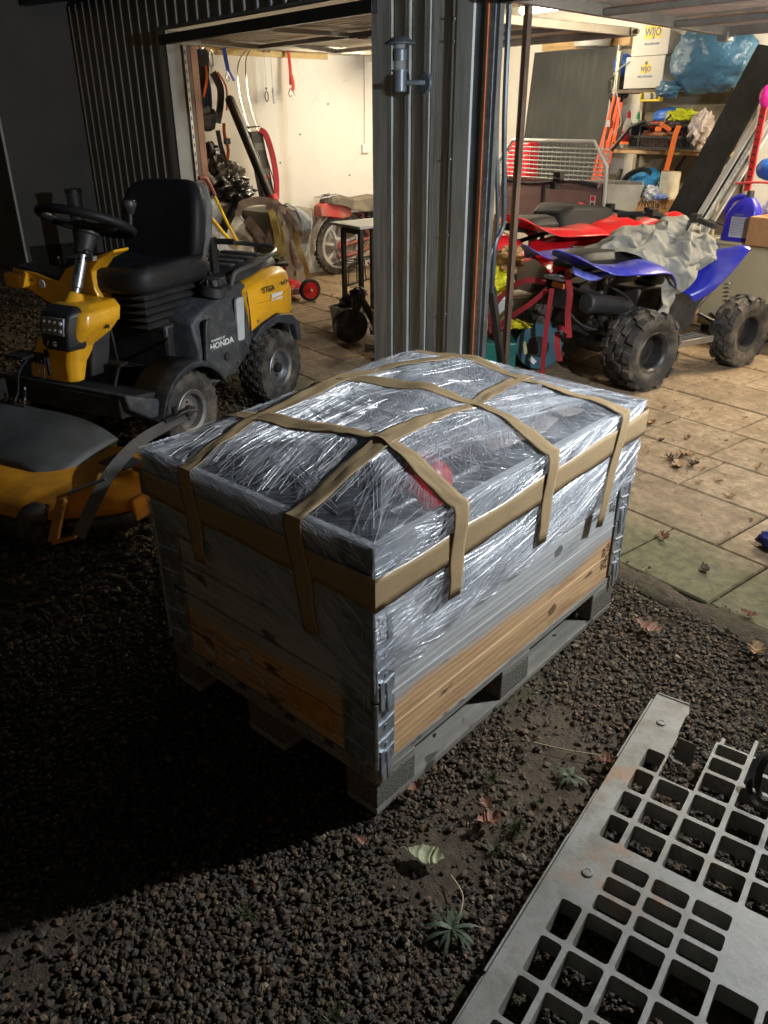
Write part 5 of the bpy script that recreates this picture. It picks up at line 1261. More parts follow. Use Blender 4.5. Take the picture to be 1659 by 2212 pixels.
for k in range(8):
    z = 1.00+.036*k; m = M(); m.cyl((-.61, -.055, z), (.565, -.055, z), .0065, n=6); ob('mesh_rail', m, m_lgrey, tr)
wv_ = M(); wv_.cyl((0, 0, 0), (0, 0, .33), .003, n=5); wv_ = wv_.mesh('mesh_wire', 0)
for k in range(23): ob('mesh_wire', wv_, m_steel, tr, loc=(-.58+.0505*k, -.05, .985 if 2 < k < 21 else .96))
m = M(); m.box((.44, -.022, .80), (.055, .002, .16)); lb = ob('warning_label', m, mt('pale_label', (.55, .5, .48), .6), tr)
m = M(); m.cyl((.44, -.022, .855), (.44, -.0255, .855), .022, n=18); ob('red_disc', m, m_red, lb)
m = M()
for i in range(2):
    for j in range(2): m.box((.43+.02*i, -.0245, .745+.025*j), (.012, .002, .016))
m.box((.44, -.0245, .81), (.03, .002, .022)); ob('pictogram', m, m_print, lb, kind='stuff')
m = M(); m.box((.42, -.012, .675), (.09, .002, .045)); ob('small_label', m, mt('pale_label', (0, 0, 0)), tr)
for x in (-.3, .3):
    m = M(); m.box((x, .12, .3), (.06, .06, .58)); ob('support', m, m_blackmet, tr)
for s in (-1, 1): wheel(tr, (.0, .2+.0*s, .2), .2, .1, .1, m_rubber, m_steel, axis=(1, 0, 0), out=s, knobs='none', nk=1) if False else None
m = M(); m.tube([(.2, -.06, .64), (.28, -.12, .66), (.33, -.1, .70)], .008); m.tube([(-.5, -.05, .60), (.6, -.06, .60)], .014); ob('tow_hook', m, m_steel, tr)
t = thing('red_jerrycan', 'red can standing behind the left end of the trailer mesh', 'can', (-4.72, 5.55, .95))
m = M(); m.box((0, 0, .17), (.3, .16, .34)); ob('can_body', m, m_red, t, bev=.03, seg=3)
m = M(); m.cyl((.06, 0, .34), (.06, 0, .38), .03); ob('can_cap', m, m_blackpl, t)
# ================================================================ BACK WALL
t = thing('blackboard', 'tall dark board leaning against the back wall behind the trailer', 'board', (-4.97, 6.36, 0))
def slate():
    g = N('slate_board'); v = g.vec('Object'); a = g.noise(v, 1.5, 6, .65); b = g.noise(g.vec('Object', (14, 14, .8)), 1.4, 5, .6); c = g.noise(v, 7, 8, .75)
    col = g.ramp(a, [(.3, (.018, .02, .02)), (.7, (.04, .044, .042))]); col = g.mix(g.ramp(b, [(.5, 0), (.75, .3)]), col, (.09, .09, .08)); col = g.mix(g.ramp(c, [(.6, 0), (.78, .35)]), col, (.14, .14, .12))
    g.set(Base_Color=col, Roughness=.75); return g.m
m = M(); m.beam((0, 0, .55), (.0, .14, 2.11), 1.08, .02, up=(0, 1, 0)); ob('board_panel', m, slate(), t, bev=.003)
m = M(); m.beam((.545, 0, .55), (.545, .14, 2.12), .018, .03, up=(0, 1, 0)); ob('board_edge', m, m_lgrey, t)
t = thing('timber_batten', 'pale timber batten on the back wall above the blackboard', 'batten', (-4.95, 6.62, 2.17))
m = M(); m.box((-.15, 0, 0), (.8, .06, .09)); ob('timber', m, m_wood, t); m = M(); m.box((.42, 0, 0), (.3, .06, .09)); ob('timber', m, m_wood, t)
t = thing('round_tub', 'white round tub on the batten above the blackboard', 'tub', (-4.72, 6.45, 2.12))
m = M(); m.lathe([(0, 0), (.17, 0), (.19, .07), (.20, .07), (.20, .10), (.0, .105)], 30); ob('tub_body', m, m_lgrey, t)
sh = thing('metal_shelving', 'open metal shelving carrying boxes and tools at the back wall', 'shelving', (-3.55, 6.35, 0))
m_upr = mt('cream_upright', (.42, .38, .28), .5, .3, dirt=(.2, .16, .1), damt=.3)
for x in (-.60, .62):
    for y in (-.2, .25):
        m = M(); m.box((x, y, 1.02), (.035, .035, 2.04)); ob('upright', m, m_upr, sh)
        if y < 0:
            m = M()
            for k in range(24): m.cyl((x, y-.019, .15+.075*k), (x, y-.0165, .15+.075*k), .006, n=8)
            ob('upright_hole', m, m_print, sh, kind='stuff')
m_shf = mt('brown_shelf', (.14, .10, .07), .6, var=.2)
for z in (.45, .80, 1.215, 1.725):
    m = M(); m.box((0, .02, z-.015), (1.22, .46, .03)); ob('shelf_board', m, m_wood if z == 1.215 else m_shf, sh, bev=.003)
m = M(); m.beam((-.2, .2, .85), (.0, .2, 1.18), .03, .01, up=(0, 1, 0)); m.beam((.45, .2, .9), (.2, .2, 1.18), .03, .01, up=(0, 1, 0)); ob('brace', m, m_blackmet, sh, kind='stuff')
m = M(); m.box((0, .27, 1.25), (1.25, .01, 1.3)); ob('back_sheet', m, mt('drab_back_panel', (.22, .20, .15), .8), sh)
# two white boxes
m_wbox = mt('white_carton', (.52, .51, .47), .7, var=.04, bump=.05)
m_logo_y = mt('logo_yellow', (.75, .55, .03), .6, var=.03, bump=0); m_logo_b = mt('logo_blue', (.07, .12, .25), .6, bump=0)
def wijo(x, z, wd, h, label, sc_, slog, side, grp='white cartons stacked on the shelf'):
    t = thing('carton', label, 'carton', (x, 6.10, z), rad(-4), grp)
    m = M(); m.box((0, .15, h/2), (wd, .30, h)); ob('carton_body', m, m_wbox, t, bev=.004)
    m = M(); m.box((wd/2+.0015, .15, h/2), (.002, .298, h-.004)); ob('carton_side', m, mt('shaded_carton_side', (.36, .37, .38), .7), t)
    m = M(); m.box((.02, -.0012, h*.60), (.155*sc_, .002, .082*sc_)); m.cyl((.02, -.0004, h*.60+.058*sc_), (.02, -.0022, h*.60+.058*sc_), .034*sc_, n=20); pl = ob('logo_plate', m, m_logo_y, t)
    m = M(); m.cyl((.02, -.002, h*.60+.063*sc_), (.02, -.0032, h*.60+.063*sc_), .02*sc_, n=16); ob('logo_badge', m, m_logo_b, pl)
    lettering('WIJO', .078*sc_, m_logo_b, t, (.02, -.0024, h*.60-.003), (1, 0, 0), (0, 0, 1), bold=.002*sc_, sx=.82)
    lettering(slog, .024, m_logo_b, t, (.02, -.001, h*.60-.078*sc_-.002), (1, 0, 0), (0, 0, 1), bold=.0005)
wijo(-3.83, 1.73, .43, .255, 'lower white carton with yellow and blue logo on the top shelf', .75, 'WE ALWAYS RAIN' if False else 'WE ALASAR RAIN' if False else 'WE LOVE RAIN', 1)
wijo(-3.80, 1.988, .40, .30, 'upper white carton with the larger yellow and blue logo, stacked on the lower one', 1.15, 'WE LOVE RAIN', 1)
t = thing('plastic_bag', 'full pale blue plastic sack on the top shelf beside the white cartons', 'sack', (-3.13, 6.05, 1.94))
m = M(); m.blob((0, 0, 0), (.36, .20, .26), 3, .16, 1.3, 60, 40, 1.0); ob('sack_body', m, mt('blue_film_sack', (.055, .15, .26), .3, var=.15, bump=.8, bsc=14, bd=.02), t, smooth=60)
m = M(); m.blob((-.33, -.08, -.23), (.12, .07, .06), 5, .4, 2.5, 24, 16); ob('sack_corner', m, mt('blue_film_sack', (0, 0, 0)), t, smooth=60)
def simple(nm, label, cat, m, mat, bev=0, smooth=35, group=None, pn=None):
    o = ob(nm, m, mat, bev=bev, smooth=smooth); return tag(o, label, cat, group)
# below top shelf
t = thing('tool_case', 'small yellow case hanging under the top shelf', 'case', (-3.70, 6.08, 1.60))
m = M(); m.box((0, 0, .03), (.22, .05, .02)); m.box((-.1, 0, .06), (.02, .05, .06)); m.box((.1, 0, .06), (.02, .05, .06)); m.box((0, .015, .06), (.2, .02, .07)); ob('case_body', m, mt('case_yellow', (.72, .55, .02), .45), t, bev=.006)
m = M(); m.box((-.03, -.01, .065), (.07, .03, .05)); m.box((.05, -.01, .065), (.03, .03, .05)); ob('case_insert', m, m_lgrey, t, bev=.004, kind='stuff')
def bottle(x, y, z, h, r, cm, bm, label, lab=None):
    t = thing('bottle', label, 'bottle', (x, y, z), 0, 'bottles on the middle shelf')
    m = M(); m.lathe([(0, 0), (r, 0), (r, h*.55), (r*.8, h*.7), (r*.35, h*.8), (r*.35, h*.82), (0, h*.82)], 18); ob('bottle_body', m, bm, t)
    m = M(); m.lathe([(r*.42, h*.80), (r*.36, h*.92), (r*.12, h), (0, h)], 14); ob('nozzle', m, cm, t)
    if lab:
        m = M(); m.lathe([(r+.001, h*.12), (r+.001, h*.45)], 18); ob('label_band', m, lab, t)
m_grn = mt('green_plastic', (.02, .32, .12), .4)
bottle(-4.02, 6.22, 1.23, .32, .045, m_red, m_whitepl, 'white bottle with red spout on the middle shelf', m_red)
bottle(-3.90, 6.2, 1.23, .31, .045, m_grn, mt('pale_green_bottle', (.5, .58, .45), .4), 'pale bottle with green cap on the middle shelf', m_grn)
# crate basket with tools
t = thing('plastic_crate', 'black openwork plastic crate of tools on the middle shelf', 'plastic crate', (-3.46, 6.08, 1.235))
for z in (.01, .10, .20):
    m = M(); m.box((0, -.13, z), (.66, .012, .018)); ob('crate_rail', m, m_blackpl, t, bev=.002)
sl_ = M(); sl_.box((0, 0, 0), (.006, .008, .10)); sl_ = sl_.mesh('crate_bar', 0)
for k in range(30): ob('crate_bar', sl_, m_blackpl, t, loc=(-.30+.0207*k, -.13, .055))
for x in (-.32, -.22, .22, .32):
    m = M(); m.box((x, -.13, .105), (.014, .014, .20)); ob('crate_post', m, m_blackpl, t)
m = M(); m.box((0, .13, .1), (.66, .012, .2)); m.box((0, 0, .005), (.66, .26, .01)); m.box((-.325, 0, .1), (.012, .26, .2)); m.box((.325, 0, .1), (.012, .26, .2)); ob('crate_shell', m, m_blackpl, t)
def lump(nm, label, cat, c, r, mat, seed, amp=.35, fr=2.2, smooth=60, ridge=.6, nu=36, nv=24):
    m = M(); m.blob((0, 0, 0), r, seed, amp, fr, nu, nv, ridge); o = ob(nm, m, mat, smooth=smooth); o.location = c; return tag(o, label, cat)
lump('blue_case', 'bright blue rounded case lying on the black crate', 'case', (-3.52, 6.15, 1.50), (.17, .09, .075), mt('bright_blue', (.02, .13, .55), .4), 2, .12)
lump('yellow_cloth', 'yellow cloth bundled on top of the black crate', 'cloth', (-3.33, 6.06, 1.50), (.14, .10, .055), mt('acid_yellow_cloth', (.55, .58, .02), .7), 8, .5, 3)
lump('dark_cloth', 'dark rag lying across the rim of the black crate', 'rag', (-3.45, 6.02, 1.435), (.27, .11, .035), mt('dark_rag', (.07, .06, .055), .9), 4, .4, 3)
lump('white_bag', 'crumpled pale plastic bag at the right end of the black crate', 'bag', (-3.11, 6.0, 1.40), (.10, .08, .13), mt('pale_bag', (.55, .47, .44), .4), 9, .5, 3)
lump('tool_pile', 'pile of small orange and steel tools inside the black crate', 'tools', (-3.5, 6.06, 1.32), (.24, .09, .07), mt('tool_mix', (.35, .14, .07), .5, var=.8, sc=30), 6, .6, 6)
lump('blue_box', 'blue plastic box at the left end of the upper shelf', 'box', (-4.16, 6.25, 1.93), (.10, .09, .09), mt('mid_blue', (.02, .10, .42), .4), 12, .1)
lump('black_sack', 'black sack beside the blackboard top', 'sack', (-4.22, 6.28, 1.75), (.09, .09, .15), m_bagblk, 13, .3)
t = thing('wrecking_tool', 'dark wrecking handle hanging over the left rim of the black crate', 'tool', (0, 0, 0))
m = M(); m.tube([(-3.62, 5.92, 1.46), (-3.75, 5.9, 1.42), (-3.92, 5.88, 1.22)], .016); ob('handle_bar', m, m_blackmet, t)
m = M()
for k in range(7): m.tube([(-3.94+.02*cos(a*.785)*.7, 5.87, 1.19-.035*k+.022*sin(a*.785)) for a in range(8)], .005, 5, closed=True)
ob('chain', m, m_steel, t, kind='stuff')
t = thing('ratchet_strap', 'orange ratchet strap with hook hanging from the black crate', 'strap', (0, 0, 0))
m = M(); m.ribbon([(-3.27, 5.92, 1.43), (-3.28, 5.9, 1.36), (-3.30, 5.9, 1.20), (-3.32, 5.9, 1.07)], .05, [(0, -1, 0)]*4, .004); ob('webbing', m, m_orstrap, t)
m = M(); m.tube([(-3.35, 5.9, 1.07), (-3.33, 5.9, 1.01), (-3.35, 5.9, .965)], .006); m.tube([(-3.29, 5.9, 1.07), (-3.32, 5.9, 1.01), (-3.37, 5.89, .97)], .006); m.sph((-3.36, 5.89, .965), .015, 10, 8); ob('hook', m, m_steel, t)
t = thing('pipe_wrench', 'orange spanner with a steel jaw lying on the crate rim', 'spanner', (0, 0, 0))
m = M(); m.box((-3.40, 5.91, 1.42), (.13, .02, .035), Matrix.Rotation(rad(25), 3, 'Y')); m.box((-3.46, 5.90, 1.40), (.06, .02, .04)); ob('wrench_body', m, m_orstrap, t, bev=.006)
m = M(); m.tube([(-3.42, 5.91, 1.42), (-3.40, 5.91, 1.48), (-3.36, 5.91, 1.51)], .012); ob('wrench_jaw', m, m_chrome, t)
m = M(); m.lathe([(0, 0), (.025, 0), (.025, .10), (0, .10)], 14, (-3.58, 5.95, 1.43), (.95, .1, .1)); simple('red_tube', 'small red tube poking out of the crate rags', 'tube', m, m_red)
t = thing('open_spanner', 'orange-handled spanner on the edge of the middle shelf', 'spanner', (-3.98, 6.08, 1.275))
m = M(); m.box((.03, 0, 0), (.16, .012, .022)); ob('shaft', m, m_orstrap, t, bev=.003); m = M(); m.lathe([(.012, -.007), (.026, -.007), (.026, .007), (.012, .007)], 16, (-.07, 0, 0), (0, 1, 0), closed=True); ob('ring_end', m, m_orstrap, t)
# orange-red hanging straps beside the blackboard
t = thing('lifting_sling', 'long orange-red slings hanging beside the blackboard', 'sling', (0, 0, 0))
for k, (x0, x1, zt, zb) in enumerate(((-4.13, -4.30, 1.68, .70), (-4.08, -4.22, 1.66, .66), (-4.05, -4.12, 1.62, .92), (-4.16, -4.34, 1.3, .62))):
    P = cr([(x0, 6.12, zt), ((x0+x1)/2+.01*k, 6.09, (zt+zb)/2), (x1, 6.08, zb)], 6); m = M(); m.ribbon(P, .035, [(.2*(k-1), -1, 0)]*len(P), .005); ob('webbing', m, mt('fluo_orange', (.75, .10, .03), .7, bump=.4, bsc=300), t)
m = M(); m.tube([(-4.13+.03*cos(a), 6.11, 1.72+.035*sin(a)) for a in [k*.785 for k in range(8)]], .006, 6, closed=True); m.box((-4.14, 6.08, 1.44), (.05, .02, .06)); ob('buckle', m, m_steel, t, kind='stuff')
t = thing('power_lead', 'grey flex hanging down past the middle shelf', 'cable', (0, 0, 0))
m = M(); m.tube(cr([(-4.0, 6.1, 1.95), (-4.12, 6.08, 1.85), (-4.05, 6.06, 1.65), (-3.98, 6.06, 1.45), (-4.06, 6.05, 1.35)], 6), .006); m.tube(cr([(-4.08, 6.02, 1.18), (-4.06, 6.02, 1.0), (-4.10, 6.02, .85), (-4.09, 6.02, .75)], 5), .005); ob('flex', m, m_lgrey, t, kind='stuff')
# backpack, film roll, banana box
t = thing('backpack', 'blue and black rucksack on the lower shelf behind the cardboard box', 'rucksack', (-3.62, 6.05, .93))
m = M(); m.blob((0, 0, 0), (.17, .12, .13), 21, .25, 2, 36, 24); ob('bag_body', m, mt('cyan_nylon', (.02, .22, .48), .6), t, smooth=60)
m = M(); m.tube(cr([(-.2, -.1, -.05), (-.1, -.14, .08), (.05, -.14, .14), (.13, -.12, .10)], 5), .03, 8, flat=.5); m.tube(cr([(-.24, -.1, -.1), (-.2, -.16, .02), (-.22, -.1, .12)], 5), .022, 8); ob('shoulder_strap', m, m_blackpl, t, kind='stuff')
t = thing('cardboard_box', 'upside-down brown cardboard fruit box with black lettering', 'cardboard box', (-3.35, 5.86, .60), rad(-6))
m = M(); m.box((0, .15, .12), (.46, .34, .24)); ob('box_body', m, m_card, t, bev=.004)
m = M(); m.cyl((-.05, -.022, .11), (-.05, -.019, .11), .017, n=18); m.cyl((.2315, .12, .17), (.229, .12, .17), .022, n=18); ob('hand_hole', m, m_print, t, kind='stuff')
lettering('TURBANA', .075, mt('brown_print', (.10, .06, .03), .8, bump=0), t, (-.03, -.0215, .19), (-1, 0, 0), (0, 0, -1), bold=.001)
for k in range(3):
    m = M(); m.prism([(.02+.03*sin(q*.4)+.0*q, 0) for q in range(2)]+[(0, 0)], 'y', 0, .001) if False else M(); m.tube([(-.1+.02*q, -.0205, .05+.012*k+.02*sin(q*.35)) for q in range(10)], .0018, 4); ob('printed_swirl', m, mt('pale_print', (.6, .42, .2), .8), t)
m = M(); m.loft([[(-.23, -.02, .24), (.23, -.02, .24), (.23, .0, .245), (-.23, 0, .245)], [(-.2, -.06, .235), (.2, -.06, .235), (.2, -.06, .24), (-.2, -.06, .24)]]) if False else m.box((.12, .31, .27), (.2, .02, .06)); ob('box_flap', m, m_card, t)
t = thing('film_roll', 'roll of clear stretch film standing in the cardboard box', 'film roll', (-3.30, 5.95, .80))
m = M(); m.lathe([(.038, .0), (.085, 0), (.085, .26), (.038, .26)], 28, closed=True); ob('film_layers', m, mt('pale_film', (.62, .58, .45), .3), t); m = M(); m.lathe([(.03, 0), (.038, 0), (.038, .265), (.03, .265)], 24, closed=True); ob('core', m, m_card, t)
lump('clear_bag', 'crumpled clear film bunched beside the film roll', 'film', (-3.42, 5.88, .87), (.08, .06, .07), mt('whitish_film', (.55, .58, .62), .25), 17, .5, 3)
lump('blue_rag', 'small pale blue rag on the cardboard box', 'rag', (-3.30, 5.84, .855), (.07, .05, .025), mt('pale_blue_rag', (.22, .3, .62), .8), 18, .5, 3)
bottle(-3.52, 5.83, .84, .13, .03, m_blackpl, m_blackpl, 'small black bottle in the cardboard box')
# ================================================================ LEANING PANEL, BARS, CABINET
t = thing('leaning_panel', 'tall black panel leaning beside the shelving', 'panel', (0, 0, 0))
m = M(); m.beam((-2.83, 5.30, .55), (-2.46, 5.75, 1.97), .30, .025, up=(-.3, -1, 0)); ob('panel_sheet', m, mt('black_panel', (.014, .014, .015), .85, dirt=(.10, .10, .10), damt=.12, dsc=8, spec=.2), t, bev=.004)
m = M(); m.beam((-2.62, 5.32, .55), (-2.25, 5.77, 1.95), .03, .035, up=(-.3, -1, 0)); ob('panel_rim', m, m_blackpl, t, bev=.003)
for k, (a, b, w_) in enumerate((((-2.60, 5.2, .62), (-2.28, 5.6, 1.72), .05), ((-2.50, 5.15, .62), (-2.20, 5.55, 1.68), .035), ((-2.42, 5.12, .62), (-2.13, 5.5, 1.62), .03))):
    m = M(); m.beam(a, b, w_, .02, up=(-.3, -1, 0)); o = simple('metal_bar', ['widest pale metal bar leaning next to the black panel', 'middle pale metal bar leaning by the black panel', 'narrow pale bar leaning closest to the red rack'][k], 'bar', m, m_lgrey if k != 1 else m_galv, .002, group='pale bars leaning by the black panel')
lump('pink_ball', 'bright pink ball hanging at the right edge above the red rack', 'ball', (-2.18, 5.28, 1.63), (.055, .055, .075), mt('hot_pink', (.85, .03, .35), .4), 30, .05)
t = thing('red_rack', 'slotted red steel upright standing on the cabinet', 'rack', (-2.2, 5.28, 0))
m = M(); m.beam((0, 0, 1.0), (.0, .02, 1.58), .045, .02, up=(0, 1, 0)); ob('rack_post', m, mt('rack_red', (.55, .03, .03), .45), t)
m = M()
for k in range(10): m.box((.0, -.011+.0007*k, 1.05+.05*k), (.022, .004, .010))
ob('slot', m, m_print, t, kind='stuff')
lump('blue_crate', 'blue box behind the red rack at the right edge', 'box', (-2.10, 5.4, 1.15), (.12, .1, .08), mt('mid_blue', (0, 0, 0)), 31, .08)
cb = thing('metal_cabinet', 'low beige metal cabinet behind the blue quad bike', 'cabinet', (-1.72, 5.15, 0), rad(-3))
m_beige = mt('beige_enamel', (.50, .44, .28), .45, var=.05, dirt=(.35, .28, .16), damt=.2, dsc=3)
m = M(); m.box((0, 0, .36), (.98, .50, .60)); ob('cabinet_body', m, m_beige, cb, bev=.006)
m = M(); m.box((0, 0, .672), (1.02, .54, .024)); ob('cabinet_top', m, m_beige, cb, bev=.004)
m = M(); m.box((-.21, -.256, .36), (.52, .014, .56)); ob('cabinet_door', m, m_beige, cb, bev=.003)
m = M(); m.box((.28, -.256, .36), (.42, .014, .56)); ob('cabinet_door', m, m_beige, cb, bev=.003)
for x in (-.44, .44):
    m = M(); m.cyl((x, -.2, .0), (x, -.2, .06), .03, n=14); ob('caster', m, m_rubber_cl, cb)
t = thing('oil_jug', 'blue oil jug with grey label and handle on the beige cabinet', 'jug', (-2.04, 4.98, .685), rad(8))
m = M(); secs = []
for z, w2, d2 in ((0, .112, .055), (.01, .118, .06), (.17, .118, .06), (.22, .105, .056), (.26, .075, .045), (.29, .045, .035), (.30, .03, .03)):
    cx = .03*(z/.3)**2
    secs.append([(cx+x, y, z) for x, y in rrect(w2, d2, min(w2, d2)*.6, 5)])
m.loft(secs); jb = ob('jug_body', m, mt('jug_blue', (.035, .03, .42), .3, var=.08, bump=.05), t, smooth=55)
m = M(); m.tube(cr([(-.10, 0, .12), (-.115, 0, .2), (-.09, 0, .27), (-.03, 0, .30), (.03, 0, .285)], 6), .02, 10); ob('jug_handle', m, mt('jug_blue', (0, 0, 0)), t)
m = M(); m.cyl((.03, 0, .295), (.03, 0, .345), .028, .024, 18); ob('jug_cap', m, m_blackpl, t, bev=.003)
m = M(); m.box((.015, -.0612, .10), (.13, .002, .14)); lb = ob('jug_label', m, mt('grey_label', (.42, .43, .47), .6), t)
m = M()
for k in range(9): m.box((.015, -.0628, .048+.0135*k), (.11, .0008, .0035))
m.box((.0, -.0628, .185), (.07, .0008, .008)); ob('label_line', m, mt('label_grey_print', (.18, .18, .22), .7), lb, kind='stuff')
t = thing('wooden_box', 'plain brown wooden box on the cabinet, cut by the right edge', 'wooden box', (-1.70, 4.95, .685))
m = M(); m.box((0, 0, .095), (.40, .24, .19)); ob('box_body', m, mt('chipboard', (.42, .22, .09), .7, var=.12, sc=30), t, bev=.003)
lump('black_case', 'black plastic case behind the oil jug on the cabinet', 'case', (-1.83, 5.25, .96), (.17, .09, .10), m_blackpl, 33, .08)
lump('white_sack', 'crumpled white bag between jug and wooden box', 'bag', (-1.90, 5.1, .86), (.065, .05, .10), mt('white_bag_film', (.6, .6, .6), .35), 34, .45, 3)
lump('blue_green_rag', 'blue-green rag on the wooden box', 'rag', (-1.76, 4.98, .91), (.08, .06, .04), mt('teal_rag', (.06, .25, .36), .7, var=.6, sc=14), 35, .4, 3)
m = M(); m.tube(cr([(-2.20, 5.1, 1.06), (-2.0, 5.08, 1.08), (-1.85, 5.08, 1.07)], 4), .008); simple('red_tie', 'red cord stretched above the oil jug', 'cord', m, mt('coral_red', (.7, .08, .07), .5))
# between column and post
t = thing('broom', 'wooden broom stick leaning between column and brown post', 'broom', (0, 0, 0))
m = M(); m.tube([(-2.28, 2.62, .10), (-2.235, 2.60, .60), (-2.19, 2.585, 1.02)], .0145, 12); ob('stick', m, mt('stick_wood', (.56, .31, .11), .5, var=.15, stretch=(6, 6, .5)), t)
m = M(); m.tube([(-2.245, 2.605, .64), (-2.238, 2.602, .70)], .0152, 12); ob('paper_band', m, m_whitepl, t)
m = M(); m.box((-2.285, 2.62, .07), (.2, .05, .05)); ob('broom_head', m, m_blackpl, t, bev=.006)
t = thing('dark_plank', 'dark narrow plank leaning behind the broom stick', 'plank', (0, 0, 0))
m = M(); m.beam((-2.16, 2.70, .05), (-2.19, 2.575, .62), .045, .03, up=(0, -1, 0)); ob('plank_board', m, m_blackmet, t, bev=.002)
t = thing('toolbox', 'green toolbox with a ribbed yellow handle behind the column', 'toolbox', (-2.52, 3.0, 0), rad(-40))
m = M(); m.box((0, 0, .10), (.34, .22, .20)); ob('box_body', m, mt('bottle_green', (.01, .12, .10), .4), t, bev=.01, seg=3)
m = M(); m.box((.14, 0, .21), (.03, .04, .09)); m.box((-.14, 0, .21), (.03, .04, .09)); ob('handle_post', m, mt('bottle_green', (0, 0, 0)), t, bev=.004, kind='stuff')
m = M(); m.cyl((-.13, 0, .245), (.13, 0, .245), .018, n=14)
for k in range(16): m.cyl((-.12+.016*k, 0, .245), (-.114+.016*k, 0, .245), .021, n=14)
ob('grip', m, mt('toolbox_yellow', (.70, .42, .03), .5), t)
lump('yellow_wrap', 'yellow paper wrap stuffed between the red quad and the column', 'wrap', (-2.62, 3.05, .55), (.12, .08, .09), mt('lemon_paper', (.75, .68, .03), .6), 40, .6, 3)
lump('yellow_sheet', 'yellow sheet lying on the green toolbox', 'sheet', (-2.45, 3.08, .285), (.13, .08, .02), mt('lemon_paper', (0, 0, 0)), 41, .5, 3)
t = thing('storage_box', 'pale grey storage box behind the column with tan rags on it', 'storage box', (-2.75, 3.2, 0), rad(-10))
m = M(); m.loft([[(-.16, -.12, 0), (.16, -.12, 0), (.16, .12, 0), (-.16, .12, 0)], [(-.2, -.15, .42), (.2, -.15, .42), (.2, .15, .42), (-.2, .15, .42)]]); ob('box_body', m, m_lgrey, t, bev=.01)
m = M(); m.box((0, 0, .43), (.43, .33, .02)); ob('lid', m, m_whitepl, t, bev=.004)
lump('brown_paper', 'crumpled brown paper behind the broom stick', 'paper', (-2.55, 3.1, .68), (.10, .07, .07), mt('kraft_paper', (.45, .26, .12), .8), 42, .6, 3)
# dropped glove at the right edge
lump('blue_glove', 'dark blue knitted glove lying on the slabs at the right edge', 'glove', (-.06, 2.02, .035), (.07, .05, .035), mt('navy_knit', (.03, .035, .18), .8, bump=.8, bsc=300), 50, .25, 2)
# ================================================================ LEFT BAY, along the left wall (x = -6.25)
wb = thing('hook_board', 'long ochre timber board with hooks high on the left wall', 'board', (-6.235, 3.52, 2.05))
m = M(); m.box((0, 0, -.0), (.03, 1.55, .085)); ob('timber', m, mt('ochre_timber', (.48, .34, .12), .6, var=.2, stretch=(8, 1.2, 8)), wb)
for y in (-.72, -.62, -.40, .04, .10, .30):
    m = M(); m.tube([(.015, y, .0), (.05, y, -.005), (.055, y, .015)], .005, 6); ob('hook', m, m_steel, wb)
m = M(); m.cyl((.015, -.66, .01), (.08, -.66, .01), .022, n=14); ob('peg', m, m_wood, wb)
t = thing('rope_coil', 'dark blue rope coil hanging by the left door jamb', 'rope', (0, 0, 0))
m = M()
for k in range(9):
    y = 2.75+.012*k; m.tube(cr([(-6.12+.006*k, y, 2.03), (-6.10, y-.03+.01*k, 1.8), (-6.08, y+.05, 1.56-.02*(k % 3)), (-6.12, y+.09, 1.75), (-6.13, y+.03, 2.03)], 5), .008, 6)
ob('rope_strand', m, mt('navy_rope', (.015, .03, .14), .7, bump=.8, bsc=200), t, kind='stuff')
t = thing('harness', 'black work harness with orange piping on the hook board', 'harness', (0, 0, 0))
m = M(); m.ribbon(cr([(-6.10, 2.88, 2.03), (-6.07, 2.86, 1.86), (-6.05, 2.80, 1.70), (-6.03, 2.76, 1.58)], 6), .085, (1, -.3, 0), .025); m.blob((-6.03, 2.80, 1.50), (.05, .13, .10), 3, .25, 2.5, 28, 18); m.ribbon(cr([(-6.08, 2.95, 1.86), (-6.06, 3.0, 1.74), (-6.05, 2.98, 1.60), (-6.04, 2.93, 1.46)], 6), .06, (1, -.3, 0), .02); ob('pad', m, m_blackpl, t, kind='stuff')
m = M(); m.ribbon(cr([(-6.055, 2.875, 1.90), (-6.03, 2.86, 1.80), (-6.01, 2.80, 1.66)], 6), .018, (1, -.4, 0), .03); ob('piping', m, m_orstrap, t)
m = M(); m.ribbon(cr([(-6.06, 2.99, 1.86), (-6.02, 3.04, 1.74), (-6.01, 3.02, 1.56)], 6), .014, (1, -.4, 0), .02); ob('piping', m, m_orstrap, t)
m = M(); m.tube([(-6.15, 2.92+.03*cos(a*.785), 2.0+.06*sin(a*.785)) for a in range(8)], .009, 6, closed=True); m.tube([(-6.12, 2.97+.02*cos(a*.785), 1.97+.07*sin(a*.785)) for a in range(8)], .008, 6, closed=True); ob('buckle', m, m_steel, t, kind='stuff')
t = thing('hanging_webbing', 'orange and black webbing tail hanging below the harness', 'webbing', (0, 0, 0))
m = M(); m.ribbon(cr([(-6.04, 3.0, 1.46), (-6.05, 3.0, 1.36), (-6.04, 3.02, 1.24), (-6.05, 3.0, 1.12), (-6.05, 3.02, 1.02)], 5), .028, (1, -.5, 0), .006); ob('webbing', m, m_orstrap, t)
m = M(); m.box((-6.03, 3.01, 1.31), (.04, .05, .05)); m.ribbon(cr([(-6.04, 2.93, 1.40), (-6.03, 2.94, 1.28), (-6.02, 2.98, 1.1), (-6.02, 2.99, .95)], 5), .04, (1, -.4, 0), .008); ob('black_tail', m, m_blackpl, t, kind='stuff')
t = thing('blue_strap', 'blue strap with snap hook hanging from the board', 'strap', (0, 0, 0))
